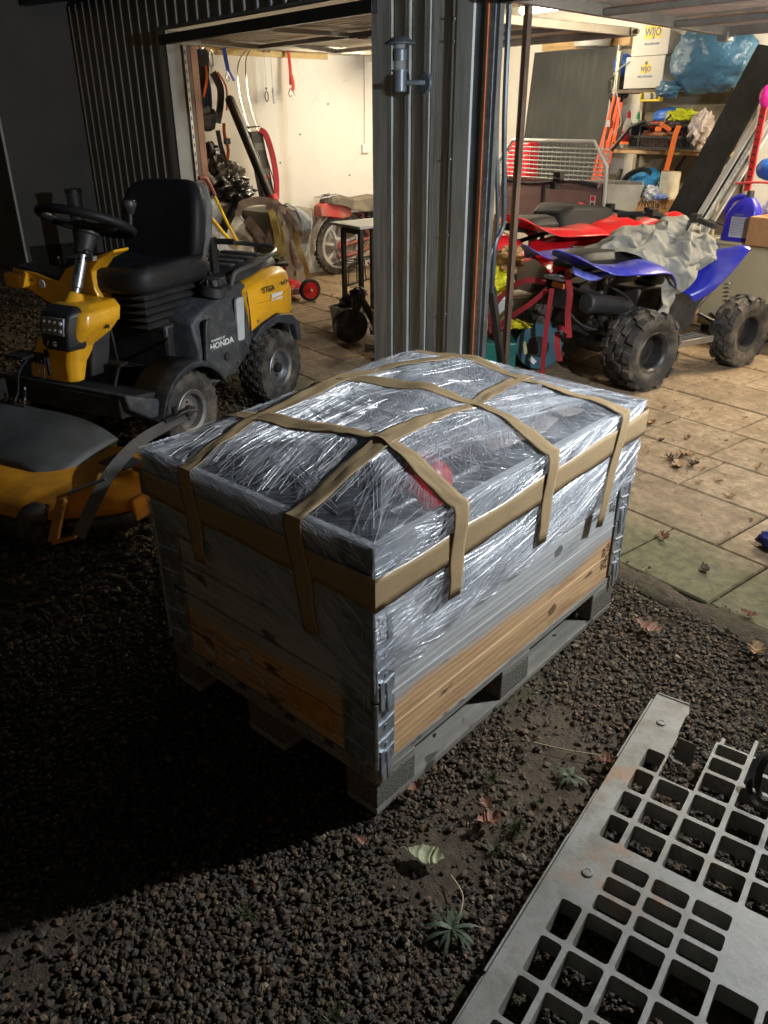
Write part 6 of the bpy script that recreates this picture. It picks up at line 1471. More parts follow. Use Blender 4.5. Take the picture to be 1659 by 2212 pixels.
m = M(); m.ribbon(cr([(-6.19, 3.14, 2.08), (-6.17, 3.14, 1.98), (-6.16, 3.15, 1.88)], 5), .035, (1, -.3, 0), .006); m.ribbon([(-6.165, 3.15, 1.90), (-6.155, 3.20, 1.80)], .022, (1, 0, 0), .004); ob('webbing', m, mt('royal_webbing', (.02, .08, .50), .7, bump=.4, bsc=300), t)
m = M(); m.tube([(-6.16, 3.14+.018*cos(a*.785), 1.83+.035*sin(a*.785)) for a in range(8)], .005, 6, closed=True); ob('snap_hook', m, m_steel, t)
t = thing('red_strap', 'red strap with two open steel hooks at the right end of the board', 'strap', (0, 0, 0))
m = M(); m.ribbon(cr([(-6.19, 3.82, 2.06), (-6.17, 3.82, 1.9), (-6.16, 3.81, 1.78)], 5), .028, (1, -.3, 0), .008); m.ribbon(cr([(-6.16, 3.82, 1.86), (-6.15, 3.83, 1.78), (-6.15, 3.82, 1.73)], 5), .03, (1, 0, 0), .01); ob('webbing', m, m_redstrap if False else mt('bright_red_webbing', (.6, .04, .02), .7, bump=.4, bsc=300), t)
m = M(); m.tube([(-6.15, 3.80, 1.75), (-6.15, 3.775, 1.71), (-6.15, 3.79, 1.675), (-6.15, 3.81, 1.69)], .0055, 6); ob('steel_hook', m, m_steel, t)
m = M(); m.tube([(-6.15, 3.82, 1.73), (-6.15, 3.85, 1.70), (-6.15, 3.84, 1.67), (-6.15, 3.82, 1.68)], .0055, 6); ob('steel_hook', m, m_steel, t)
for k, (y, lab) in enumerate(((3.55, 'karabiner hanging on a thin wire, left of the pair on the wall'), (3.62, 'small swivel clip hanging on a thin wire, right of the pair on the wall'))):
    t = thing('hanging_wire', lab, 'wire', (0, 0, 0))
    m = M(); m.tube([(-6.18, y, 2.04), (-6.18, y, 1.74)], .0025, 5); ob('wire', m, m_steel, t)
    m = M()
    if k == 0: m.tube([(-6.18, y+.018*cos(a*.785), 1.68+.045*sin(a*.785)) for a in range(8)], .0055, 6, closed=True)
    else: m.cyl((-6.18, y, 1.74), (-6.18, y, 1.71), .011, n=10); m.tube([(-6.18, y, 1.71), (-6.18, y+.004, 1.62)], .008)
    m.cyl((-6.18, y, 1.755), (-6.18, y, 1.735), .009, n=8); ob('clip', m, m_brown if k == 0 else m_steel, t, kind='stuff')
t = thing('wire_loop', 'tall springy wire loop curving over the black tube', 'wire', (0, 0, 0))
for k in range(2):
    d = .085*k
    m = M(); m.tube(cr([(-6.14, 3.35+.03*k, 2.05), (-6.08, 3.24+.06*k, 1.98), (-6.02, 3.165+d, 1.86), (-6.0, 3.16+d, 1.68), (-5.99, 3.20+d, 1.48), (-5.97, 3.26+d, 1.28), (-5.95, 3.32+d, 1.05), (-5.93, 3.38+d, .80)], 6), .0055, 6); ob('spring_wire', m, m_khaki if False else m_chrome, t)
m = M(); m.tube([(-5.97, 3.13, 1.42), (-5.96, 3.32, 1.43)], .006); ob('cross_pin', m, m_blackmet, t)
t = thing('black_tube', 'long black plastic tube leaning in the grey bin', 'tube', (0, 0, 0))
m = M(); m.cyl((-5.93, 3.02, 1.64), (-5.74, 3.27, .80), .042, n=24); m.sph((-5.93, 3.02, 1.64), .042, 24, 10); ob('tube_body', m, m_blackmet, t)
m = M(); m.cyl((-5.74, 3.27, .86), (-5.73, 3.285, .78), .05, .055, 20); m.cyl((-5.73, 3.285, .78), (-5.72, 3.30, .72), .06, .045, 20); ob('red_collar', m, m_red, t)
t = thing('red_black_case', 'black and red padded case standing behind the black tube', 'case', (0, 0, 0))
m = M(); m.loft([[(-6.0+a*.04, y0+b*.07, z) for a, b in ((-1, -1), (1, -1), (1, 1), (-1, 1))] for z, y0 in ((.78, 3.38), (1.1, 3.33), (1.34, 3.29), (1.39, 3.28))]); ob('case_body', m, m_blackpl, t, bev=.015, seg=3)
m = M(); m.ribbon(cr([(-5.965, 3.32, 1.40), (-5.95, 3.37, 1.36), (-5.94, 3.42, 1.20), (-5.94, 3.45, 1.0), (-5.94, 3.44, .82)], 5), .05, (1, -.2, 0), .02); ob('red_edge', m, mt('crimson_fabric', (.42, .01, .03), .6), t)
for z in (1.26, 1.04):
    m = M(); m.box((-5.957, 3.30+(1.3-z)*.15, z), (.006, .11, .06)); ob('grey_patch', m, m_mgrey, t)
for z in (1.0, .9):
    m = M(); m.sph((-5.955, 3.37, z), .018, 10, 8); ob('red_button', m, m_red, t)
def lumpx(*a, **k): return lump(*a, **k)
lump('black_bag', 'black shiny bag hanging by the left jamb under the harness', 'bag', (-6.05, 2.86, 1.13), (.07, .09, .16), m_bagblk, 60, .35, 2.4)
lump('bin_bag', 'black bin liner bundle on top of the pile at the left wall', 'bin bag', (-5.85, 2.92, .90), (.12, .18, .13), m_bagblk, 61, .45, 3)
lump('bin_bag_clear', 'grey translucent plastic bag bunched above the black bin liner', 'bag', (-5.98, 3.0, 1.03), (.08, .12, .10), mt('smoky_film', (.14, .13, .12), .2), 62, .5, 3)
lump('white_sheet', 'white sheet bundled by the left jamb', 'sheet', (-6.05, 2.83, .90), (.08, .10, .20), m_whitepl, 63, .4, 2)
t = thing('tarpaulin', 'pale grey tarpaulin draped over a heap at the left wall', 'tarpaulin', (0, -.06, 0))
sheet('tarp_sheet', [
    [(-5.75, 2.60, .70), (-5.85, 2.78, .86), (-5.85, 2.92, .84), (-5.80, 3.02, .72)],
    [(-5.58, 2.58, .50), (-5.66, 2.74, .66), (-5.66, 2.92, .66), (-5.66, 3.06, .52)],
    [(-5.50, 2.55, .25), (-5.52, 2.75, .38), (-5.52, 2.95, .40), (-5.56, 3.10, .28)],
    [(-5.48, 2.52, .02), (-5.42, 2.72, .04), (-5.44, 2.98, .05), (-5.50, 3.18, .03)]], 36, 36, mt('pale_tarp', (.50, .49, .46), .4, var=.1, bump=.3, bsc=12, bd=.01), t, th=.003, wav=.06, fr=6)
t = thing('flex_hose', 'black corrugated hose sticking up from the tarpaulin heap', 'hose', (0, 0, 0))
m = M(); P = cr([(-5.6, 2.66, .60), (-5.62, 2.74, .70), (-5.66, 2.84, .80), (-5.7, 2.88, .86)], 8)
for a, b in zip(P, P[1:]): m.lathe([(.03, 0), (.042, (b-a).length*.5), (.03, (b-a).length)], 14, a, b-a)
ob('hose_body', m, m_blackpl, t)
t = thing('bolt_cutter', 'yellow loppers with red grips leaning on the heap', 'loppers', (0, 0, 0))
m_yh = mt('yellow_handle', (.80, .50, .03), .45, dirt=(.3, .2, .05), damt=.3)
m = M(); m.tube([(-5.38, 2.49, .93), (-5.40, 2.60, .70), (-5.42, 2.71, .50)], .013, 10); ob('handle', m, m_yh, t)
m = M(); m.tube([(-5.30, 2.40, .76), (-5.38, 2.56, .60), (-5.42, 2.70, .49)], .016, 10); ob('handle', m, m_yh, t)
m = M(); m.tube(cr([(-5.36, 2.36, 1.06), (-5.37, 2.43, 1.05), (-5.38, 2.50, .92)], 5), .018, 10); ob('red_grip', m, m_redm, t)
t = thing('rubble_bin', 'tall grey tapered bin full of tubes and straps at the left wall', 'bin', (-5.72, 3.28, 0), rad(4))
m = M(); m.loft([[(x*(.22+.05*f), y*(.22+.06*f), .74*f) for x, y in rrect(1, 1, .3, 5)] for f in (0, .25, .5, .75, 1)]); ob('bin_body', m, mt('bin_grey', (.22, .205, .18), .6, var=.2, sc=4, dirt=(.36, .33, .28), damt=.5, dsc=5), t)
for i, (y, z) in enumerate([(a, b) for a in (-.14, 0, .12) for b in (.18, .34, .5, .64)]):
    m = M(); m.sph((.222+.05*z/.74+.002, y+.04, z), (.008, .02, .026), 10, 8); ob('moulded_lug', m, mt('bin_grey', (0, 0, 0)), t)
t = thing('webbing_bundle', 'taupe lettered webbing draped over the rim of the grey bin', 'webbing', (0, -.24, .0))
for k, (pts, wd) in enumerate((([(-5.60, 3.05, .72), (-5.62, 3.12, .80), (-5.60, 3.28, .83), (-5.56, 3.42, .80), (-5.50, 3.52, .72)], .07), ([(-5.50, 3.40, .84), (-5.45, 3.36, .74), (-5.42, 3.29, .58), (-5.42, 3.24, .45)], .055), ([(-5.52, 3.42, .80), (-5.44, 3.47, .72), (-5.40, 3.54, .62), (-5.40, 3.58, .52)], .055), ([(-5.48, 3.08, .70), (-5.44, 3.13, .62), (-5.43, 3.2, .52), (-5.45, 3.12, .60)], .08), ([(-5.5, 3.3, .79), (-5.45, 3.4, .77), (-5.45, 3.52, .72), (-5.5, 3.6, .70)], .06))):
    P = cr(pts, 6); m = M(); m.ribbon(P, wd, [(1, -.6+.3*sin(i), .3) for i in range(len(P))], .008); ob('webbing', m, m_taupe, t)
t = thing('khaki_strap', 'khaki yellow webbing hanging down the front of the grey bin', 'strap', (0, -.30, 0))
m_ = None
for k, (pts, wd) in enumerate((([(-5.46, 3.38, .76), (-5.38, 3.38, .60), (-5.38, 3.39, .40), (-5.38, 3.41, .22), (-5.39, 3.36, .05)], .06), ([(-5.46, 3.42, .74), (-5.375, 3.44, .5), (-5.38, 3.42, .30), (-5.38, 3.46, .08)], .05))):
    P = cr(pts, 6); m = M(); m.ribbon(P, wd, [(1, -.6+.4*sin(i*.8+k), 0) for i in range(len(P))], .01); ob('webbing', m, m_khaki, t)
t = thing('olive_strap', 'ochre webbing strap falling to the floor at the right of the bin', 'strap', (0, -.36, 0))
P = cr([(-5.50, 3.62, .78), (-5.42, 3.66, .60), (-5.40, 3.68, .42), (-5.38, 3.74, .25), (-5.36, 3.76, .02)], 6); m = M(); m.ribbon(P, .045, [(1, -.6+.4*sin(i*.6), 0) for i in range(len(P))], .01); ob('webbing', m, m_khaki, t)
t = thing('cable_loops', 'coil of pale grey cable hung on the right side of the bin', 'cable', (0, -.37, .04))
m = M()
for k in range(7): m.tube(cr([(-5.5+.01*k, 3.62, .74), (-5.44, 3.70+.02*k, .72-.01*k), (-5.44+.01*k, 3.78+.008*k, .55), (-5.46, 3.72, .34-.03*k), (-5.48, 3.64, .5)], 6, closed=True), .008, 6, closed=True)
ob('cable_loop', m, m_rope, t, kind='stuff')
# old red motorcycle
mo = thing('motorcycle', 'dusty old red moped with silver cast wheel against the left wall', 'motorcycle', (-6.02, 4.23, 0), rad(90))
wheel(mo, (0, 0, .30), .30, .085, .225, m_rubber, m_lgrey, axis=(0, 1, 0), out=-1, knobs='moto', nk=34, deep=.3, hub=False) if False else None
def mob(n, m, mat, **k): return ob(n, m, mat, mo, **k)
m = M(); m.lathe([(.235, -.03), (.262, -.042), (.295, -.035), (.305, 0), (.295, .035), (.262, .042), (.235, .03)], 48, (0, 0, .295), (0, 1, 0), closed=True)
for k in range(40):
    a = 2*pi*k/40
    for q in (-.024, .024): m.box((cos(a+(.08 if q > 0 else 0))*.303, q, .295+sin(a+(.08 if q > 0 else 0))*.303), (.012, .02, .026), Matrix.Rotation(-a, 3, 'Y'))
mob('tyre', m, m_rubber)
m_cast = mt('cast_silver', (.50, .49, .46), .5, .3, dirt=(.28, .2, .13), damt=.4, dsc=12)
m = M(); m.lathe([(.205, -.028), (.238, -.034), (.238, .034), (.205, .028)], 40, (0, 0, .295), (0, 1, 0), closed=True)
for k in range(7):
    a = 2*pi*k/7+.3; m.beam((cos(a)*.05, 0, .295+sin(a)*.05), (cos(a)*.215, 0, .295+sin(a)*.215), .03, .022, up=(0, 1, 0))
m.cyl((0, -.05, .295), (0, .05, .295), .075, n=28); mob('cast_rim', m, m_cast, bev=.003)
m = M(); m.cyl((0, -.052, .295), (0, -.06, .295), .07, .05, 24); m.tube([(0, -.06, .295), (.55, -.05, .36)], .022); mob('swing_arm', m, m_redm)
m = M(); P = [(cos(a)*.335, 0, .295+sin(a)*.335) for a in [rad(35+12*k) for k in range(12)]]; m.ribbon(P, .10, [(cos(rad(35+12*k)), 0, sin(rad(35+12*k))) for k in range(12)], .004); m.box((-.34, 0, .33), (.01, .10, .12)); mob('mudguard', m, m_cast, smooth=60)
m = M(); m.box((-.375, 0, .52), (.012, .09, .11)); mob('mud_flap', m, m_blackmet)
m = M(); m.loft([[(x, -w2, z0), (x, w2, z0), (x, w2*.8, z1), (x, -w2*.8, z1)] for x, w2, z0, z1 in ((-.27, .07, .60, .70), (-.15, .085, .585, .74), (.0, .09, .56, .72), (.12, .08, .58, .68))]); mob('tail_panel', m, mt('faded_red', (.42, .045, .04), .45, var=.2, dirt=(.28, .2, .14), damt=.5, dsc=8), bev=.015, seg=3)
m = M(); m.loft([[(x, -w2, z0), (x, w2, z0), (x, w2*.9, z1-.02), (x, w2*.5, z1), (x, -w2*.5, z1), (x, -w2*.9, z1-.02)] for x, w2, z0, z1 in ((-.20, .05, .73, .75), (-.14, .10, .71, .80), (.0, .12, .69, .79), (.12, .12, .64, .755), (.22, .12, .62, .755), (.42, .11, .62, .77), (.52, .09, .62, .75), (.55, .05, .64, .70))]); mob('bench_saddle', m, mt('dusty_vinyl', (.10, .085, .065), .8, var=.3, dirt=(.26, .22, .16), damt=.6, dsc=7), bev=.012, smooth=60)
m = M(); m.tube([(-.26, -.06, .77), (-.05, -.08, .80)], .005); m.tube([(-.26, .06, .77), (-.05, .08, .80)], .005)
for x in (-.24, -.16, -.08): m.tube([(x, -.07, .775), (x, .07, .775)], .005); m.tube([(x, -.07, .775), (x+.005, -.07, .81)], .004)
mob('luggage_rack', m, m_steel, kind='stuff')
m = M()
for k in range(9): m.lathe([(.018, 0), (.027, .007), (.018, .014)], 12, (.13+.012*k, -.08, .40+.022*k), (.45, 0, 1))
mob('shock_spring', m, m_blackmet)
m = M(); m.prism([(.20, .60), (.30, .60), (.42, .42), (.48, .42), (.50, .62), (.62, .62), (.62, .30), (.40, .30), (.28, .45)], 'y', -.05, .05); mob('frame_plate', m, m_redm, bev=.01)
m = M(); m.box((.42, 0, .52), (.20, .16, .16))
for k in range(6): m.box((.42, 0, .45+.028*k), (.23, .19, .008))
mob('engine', m, m_blackmet, bev=.004)
m = M(); m.tube(cr([(.55, -.08, .34), (.2, -.10, .22), (-.1, -.10, .20)], 6), .028); m.tube([(.3, -.1, .1), (.36, -.12, .0)], .01); mob('exhaust', m, m_redm)
# push mower
pm = thing('push_mower', 'red push lawn mower with black engine behind the riding mower', 'push mower', (-5.35, 2.98, 0), rad(80))
m = M(); m.loft([[(x*s*.26+.0, y*s*.2, z) for x, y in rrect(1, 1, .4, 6)] for s, z in ((1.0, .06), (1.0, .11), (.9, .15), (.6, .165))]); ob('deck', m, m_red, pm)
m = M(); m.box((.14, -.19, .09), (.2, .02, .05)); ob('deck_side', m, m_lgrey, pm, bev=.004)
for sx in (1, -1):
    for sy in (1, -1):
        w_ = bpy.data.objects.new('wheel', None); COL.objects.link(w_); w_.parent = pm
        m = M(); m.lathe([(.075, -.022), (.092, -.022), (.10, -.014), (.10, .014), (.092, .022), (.075, .022)], 32, (sx*.27, sy*.25, .10), (0, 1, 0), closed=True); ob('tyre', m, m_rubber_cl, w_)
        m = M(); m.cyl((sx*.27, sy*.25-.012, .10), (sx*.27, sy*.25+.012, .10), .076, n=32); m.lathe([(.066, .012), (.072, .018), (.078, .014)], 32, (sx*.27, sy*.25, .10), (0, sy, 0)); m.cyl((sx*.27, sy*.25, .10), (sx*.27, sy*.275, .10), .022, .02, 18); ob('red_rim', m, m_red, w_)
        m = M(); m.sph((sx*.27, sy*.28, .10), .012, 12, 8); ob('hub_cap', m, m_whitepl, w_)
m = M(); m.box((-.02, 0, .24), (.26, .24, .13)); m.cyl((-.02, 0, .15), (-.02, 0, .19), .08); ob('engine', m, m_blackpl, pm, bev=.02, seg=3)
m = M(); m.loft([[(-.02+x*.15, y*.14, .31), ] for x, y in ()]) if False else m.box((-.02, 0, .325), (.30, .28, .05)); ob('engine_cover', m, m_dgrey, pm, bev=.02, seg=3)
m = M(); m.box((.06, -.13, .28), (.05, .01, .035)); ob('red_sticker', m, m_red, pm)
m = M(); m.tube(cr([(.05, -.15, .30), (.0, -.20, .27), (-.06, -.24, .22)], 5), .005); ob('fuel_line', m, m_yh, pm)
m = M(); m.tube([(-.2, -.2, .12), (.1, -.22, .16)], .006); m.tube([(-.22, -.16, .14), (.12, -.16, .17)], .008); ob('linkage', m, m_red, pm, kind='stuff')
lump('grass_clump', 'dry grass lying on the push mower engine', 'grass clump', (-5.36, 2.98, .375), (.12, .12, .02), mt('dry_grass', (.10, .11, .05), .95), 70, .7, 5)
# metal table frame, bucket, scooter, carrier
t = thing('side_table', 'black steel table frame with a pale top beside the column', 'table', (0, 0, 0))
m = M(); m.box((-4.28, 3.27, .735), (.42, .46, .02)); ob('table_top', m, m_lgrey, t, bev=.002)
for x, y in ((-4.30, 3.045), (-4.08, 3.05), (-4.46, 3.46), (-4.08, 3.46)):
    m = M(); m.box((x, y, .36), (.032, .032, .72)); ob('leg', m, m_blackmet, t)
m = M(); m.box((-4.19, 3.045, .705), (.22, .03, .035)); m.box((-4.28, 3.48, .705), (.36, .03, .035)); ob('apron_rail', m, m_blackmet, t, kind='stuff')
t = thing('bucket', 'square white bucket with wire handle on the slabs by the column', 'bucket', (-3.93, 2.79, 0), rad(10))
m = M(); m.loft([[(x*s, y*s, z) for x, y in rrect(1, 1, .22, 5)] for s, z in ((.075, 0), (.10, .19), (.107, .19), (.107, .20), (.098, .20), (.095, .17))], caps=False); ob('pail', m, m_whitepl, t)
m = M(); m.tube(cr([(.02, -.105, .18), (-.02, -.115, .12), (-.055, -.105, .07)], 4), .003); ob('wire_handle', m, m_blackmet, t)
lump('bucket_junk', 'black odds and ends piled in the white bucket', 'junk', (-3.90, 2.80, .22), (.08, .07, .07), m_blackpl, 71, .4, 4)
t = thing('kick_scooter', 'black scooter parked behind the column, its small wheel turned to the camera', 'scooter', (-3.62, 2.60, 0), rad(-34))
m = M(); m.lathe([(.03, -.02), (.10, -.026), (.125, -.018), (.13, 0), (.125, .018), (.10, .026), (.03, .02)], 32, (0, 0, .13), (1, .15, 0), closed=True); m.cyl((-.015, 0, .13), (.02, 0, .13), .05); ob('front_wheel', m, m_rubber, t)
m = M(); m.tube([(.045, -.01, .12), (.04, .03, .26)], .018); m.cyl((.03, .04, .25), (.02, .06, .36), .03, .045, 18); ob('fork', m, m_blackmet, t)
m = M(); m.tube(cr([(.03, .07, .35), (.03, .14, .22), (.03, .19, .11)], 5), .026, 10); ob('stem_tube', m, m_blackmet, t)
m = M(); m.box((.02, .34, .09), (.13, .40, .03)); ob('footboard', m, m_dgrey, t, bev=.012, seg=3)
m = M(); m.blob((.02, .06, .36), (.05, .06, .05), 12, .3, 3, 24, 16); ob('head_joint', m, m_blackpl, t, smooth=60)
lump('black_sack_bundle', 'large black sack bulging out behind the column', 'sack', (-3.42, 2.95, .38), (.16, .20, .34), mt('matt_black_sack', (.012, .012, .013), .6), 74, .25, 2)
m = M(); m.loft([[(-3.44, 2.66, .10), (-3.36, 2.62, .10), (-3.36, 2.62, .11), (-3.44, 2.66, .11)], [(-3.50, 2.72, .33), (-3.47, 2.70, .33), (-3.47, 2.70, .34), (-3.5, 2.72, .34)]]); simple('white_guard', 'small white plastic guard beside the scooter', 'guard', m, m_whitepl)
t = thing('wire_carrier', 'bent wire luggage carrier lying in front of the old motorcycle', 'carrier', (-5.55, 4.1, 0), rad(20))
m = M(); m.tube(cr([(-.1, -.25, .20), (.05, -.28, .21), (.08, 0, .22), (.05, .28, .21), (-.1, .25, .20)], 6, closed=True), .007, 6, closed=True)
for y in (-.2, -.07, .07, .2): m.tube([(-.11, y, .20), (.09, y, .215)], .005, 5); m.tube([(.05, y, .21), (.06+.03*y, y*1.2, .0)], .006, 5)
m.tube([(.06, -.25, .01), (.06, .25, .01)], .009, 6); m.tube([(-.05, -.2, .2), (-.1, -.22, .33), (-.02, -.1, .36)], .006, 5); ob('carrier_rod', m, m_blackmet, t, kind='stuff')
# ================================================================ GRILLE, LEAVES, WEEDS
# broken grille panel: u runs along its left edge towards the camera, v across to the right
def grille_mat():
    g = N('aged_grey_plastic'); v = g.vec('Object'); a = g.noise(v, 3, 6, .6); b = g.noise(v, 11, 8, .7, .6); c = g.noise(v, 60, 4, .7); d = g.noise(v, 4.3, 5, .6, .8)
    col = g.ramp(a, [(.3, (.18, .172, .148)), (.7, (.265, .255, .225))]); col = g.mix(g.ramp(b, [(.46, 0), (.66, .85)]), col, (.13, .11, .08))
    col = g.mix(g.ramp(d, [(.60, 0), (.68, .75)]), col, (.24, .13, .06)); col = g.mix(g.ramp(c, [(.62, 0), (.72, .85)]), col, (.08, .07, .05))
    g.set(Base_Color=col, Roughness=.55); g.bump(g.math('ADD', c, b), .3, .003); return g.m
m_gr = grille_mat()
gr = thing('plastic_grille', 'broken light grey plastic grille panel lying on the gravel at the lower right', 'grille', (.197, .848, .062), math.atan2(-.961, .275)); gr.scale = (1, -1, 1)
# local frame: x = u, y = -v
ZB = -.046
def tile(m, u0, u1, v0, v1, a=.0058, rr=.0075):
    if u1-u0 < .03 or v1-v0 < .03: return plain(m, u0, u1, v0, v1)
    cu, cv = (u0+u1)/2, (v0+v1)/2; hu, hv = (u1-u0)/2-a, (v1-v0)/2-a
    inner = rrect(hu, hv, rr, 4); n = len(inner)
    outer = []
    for (x, y) in inner:
        k = max(abs(x)/hu, abs(y)/hv); sx = (u1-u0)/2/hu; sy = (v1-v0)/2/hv
        ox = x*sx if abs(x)/hu >= 1-1e-6 or True else x; oy = y*sy
        if abs(x)/hu >= .999: ox = math.copysign((u1-u0)/2, x)
        if abs(y)/hv >= .999: oy = math.copysign((v1-v0)/2, y)
        if abs(x) > hu-rr-1e-9 and abs(y) > hv-rr-1e-9:
            ox = math.copysign((u1-u0)/2, x) if abs(x)/hu > .86 or True else ox
            oy = math.copysign((v1-v0)/2, y)
        outer.append((ox, oy))
    vs = [(cu+x, -(cv+y), 0) for x, y in outer]+[(cu+x*1.0, -(cv+y), 0) for x, y in inner]+[(cu+x*.985, -(cv+y*.985), -.004) for x, y in inner]+[(cu+x*.985, -(cv+y*.985), ZB) for x, y in inner]
    fs = []
    for r_ in range(3):
        for k in range(n): fs.append((r_*n+k, r_*n+(k+1) % n, (r_+1)*n+(k+1) % n, (r_+1)*n+k))
    m.add(vs, fs)
def plain(m, u0, u1, v0, v1):
    m.add([(u0, -v0, 0), (u1, -v0, 0), (u1, -v1, 0), (u0, -v1, 0)], [(3, 2, 1, 0)])
ce = [.045, .102, .1875, .2725, .3575, .4425, .5275, .6125]
rA = [.2185, .305, .3925, .48, .567]; rS = [.592, .645, .6975, .75]; rB = [.75, .85, .95, 1.05, 1.15, 1.25, 1.35]; rT = [.10, .155, .2185]
m = M()
for rows in (rT, rA, rS, rB):
    for u0, u1 in zip(rows, rows[1:]):
        for k, (v0, v1) in enumerate(zip(ce, ce[1:])):
            if rows is rT and k < 2: continue
            if rows is rT and k == 2 and u0 < .11 and False: continue
            if rows is rS and k == 0: plain(m, u0, u1, v0, v1); continue
            if .60 < (u0+u1)/2 < .75 and k >= 4: plain(m, u0, u1, v0, v1); continue
            if rows is rA and u0 < .22 and k == 1: continue
            tile(m, u0, u1, v0, v1)
plain(m, .567, .592, .045, .6125)
plain(m, 0, .2185, .0, .088); plain(m, .2185, 1.35, .0, .045)
m.add([(.0, 0, 0), (.0, -.088, 0), (.015, -.088, -.02), (-.004, 0, -.02)], [(0, 1, 2, 3)])
pn = ob('grille_sheet', m, m_gr, gr, smooth=30)
# outer flange, broken into lengths; end wall; snapped bars
for a, b, dz in ((.03, .30, -.016), (.43, .60, -.020), (.60, .99, -.014), (.99, 1.35, -.022)):
    m = M(); m.box(((a+b)/2, .004, dz), (b-a, .004, .034)); ob('flange', m, m_gr, gr)
m = M(); m.box((-.003, -.045, -.012), (.004, .086, .03)); ob('end_lip', m, m_gr, gr)
m = M(); m.add([(.0, -.088, 0), (.03, -.098, 0), (.05, -.094, 0), (.12, -.096, 0), (.135, -.10, .0), (.2185, -.10, 0), (.2185, -.088, 0), (0, -.088, 0)], [(7, 6, 5, 4, 3, 2, 1)]); ob('broken_edge', m, m_gr, gr)
for v in (.2, .2725, .3575, .4425):
    m = M(); m.loft([[(.10, -v-.005, 0), (.10, -v+.005, 0), (.10, -v+.005, ZB), (.10, -v-.005, ZB)], [(.055+.02*sin(v*40), -v-.004, -.002), (.055+.02*sin(v*40), -v+.004, 0), (.062, -v+.004, ZB), (.062, -v-.004, ZB)]]); ob('snapped_bar', m, m_gr, gr)
m = M(); m.box((.16, -.128, -.02), (.055, .045, .003), Matrix.Rotation(rad(60), 3, 'Y')); m.tube([(.2185, -.105, -.003), (.235, -.12, -.001), (.232, -.14, -.002)], .005, 6); ob('snapped_bar', m, m_gr, gr, kind='stuff')
for u, v in ((.113, .0675-.02), (.67, .070)):
    m = M(); m.lathe([(.012, .0015), (.011, .004), (.008, .0045), (.007, .003), (.004, .0035), (0, .0035)], 20, (u, -v, 0)); ob('rivet', m, m_gr, gr)
cl = thing('rubber_belt', 'coiled black rubber strip resting on the grille at the right edge', 'rubber strip', (0, 0, 0))
m = M(); P = []
for k in range(34):
    a = .5+k*.33; r_ = .075-.0011*k; P.append((.585+r_*cos(a)*.8, .735+r_*sin(a)*.8, .105+.055*sin(a)+.0006*k))
m.ribbon(cr(P, 3), .016, [(0, .25, 1)]*(33*3+1), .004); ob('rubber_strip', m, m_rubber_cl, cl, smooth=60)
t = thing('twig', 'thin dry stalk lying on the gravel beside the grille', 'twig', (0, 0, 0))
m = M(); m.tube(cr([(.05, .46, .012), (.15, .52, .014), (.26, .60, .02)], 4), lambda f: .0022-.001*f, 5); ob('stalk', m, mt('dry_stalk', (.38, .31, .2), .8), t)
t = thing('twig', 'thin dry stalk pointing at the rosette weed', 'twig', (0, 0, 0))
m = M(); m.tube(cr([(.24, .02, .012), (.30, -.0, .02), (.335, -.05, .012)], 4), .0016, 5); ob('stalk', m, mt('dry_stalk', (0, 0, 0)), t)

# leaves
def leaf_mat(name, c1, c2):
    g = N(name); v = g.vec('Object'); a = g.noise(v, 60, 5, .65)
    g.set(Base_Color=g.ramp(a, [(.3, c1), (.7, c2)]), Roughness=.6); g.bump(a, .5, .002); return g.m
lm = [leaf_mat('oak_leaf_brown', (.16, .065, .025), (.33, .15, .06)), leaf_mat('dry_leaf_tan', (.24, .14, .06), (.42, .27, .13)), leaf_mat('dark_leaf', (.05, .03, .015), (.12, .07, .035)), leaf_mat('red_leaf', (.16, .06, .035), (.28, .13, .075)), leaf_mat('pale_leaf', (.24, .25, .13), (.38, .37, .22))]
def leaf_mesh(seed, ln, wd, lobes, curl):
    r_ = random.Random(seed); m = M(); n = 18; vs = []; fs = []
    for i in range(n+1):
        f = i/n; x = (f-.5)*ln
        w_ = wd*.5*sin(pi*min(1, f*1.02+.01))**.75*(1+(.38*sin(f*lobes*2*pi) if lobes else .02*sin(f*40)))
        z0 = curl*(f-.5)**2*ln*2.2+.004*r_.uniform(-1, 1)
        for j, s in enumerate((-1, -.5, 0, .5, 1)):
            vs.append((x+abs(s)*w_*.25, s*w_, z0+abs(s)**1.5*w_*curl*1.3*r_.uniform(.6, 1.3)+(.0 if s else -.0012)))
    for i in range(n):
        for j in range(4): fs.append((5*i+j, 5*i+j+1, 5*i+6+j, 5*i+5+j))
    m.add(vs, fs); m.tube([(-ln*.5, 0, 0), (-ln*.62, .004, .006), (-ln*.72, .0, .004)], .0009, 4)
    return m.mesh('leaf', 60)
lms = [leaf_mesh(1, .085, .05, 4, .35), leaf_mesh(2, .07, .045, 3, .5), leaf_mesh(3, .06, .03, 3, .6), leaf_mesh(4, .075, .04, 0, .45), leaf_mesh(5, .085, .05, 0, .2)]
def leaf(x, y, z, mi, ci, sc, rz, label, tilt=.0, group=None):
    o = bpy.data.objects.new('fallen_leaf', lms[mi]); COL.objects.link(o)
    if not lms[mi].materials: lms[mi].materials.append(lm[0])
    o.material_slots[0].link = 'OBJECT'; o.material_slots[0].material = lm[ci]
    o.location = (x, y, z+.004); o.rotation_euler = (tilt, tilt*.6, rz); o.scale = (sc,)*3
    return tag(o, label, 'leaf', group)
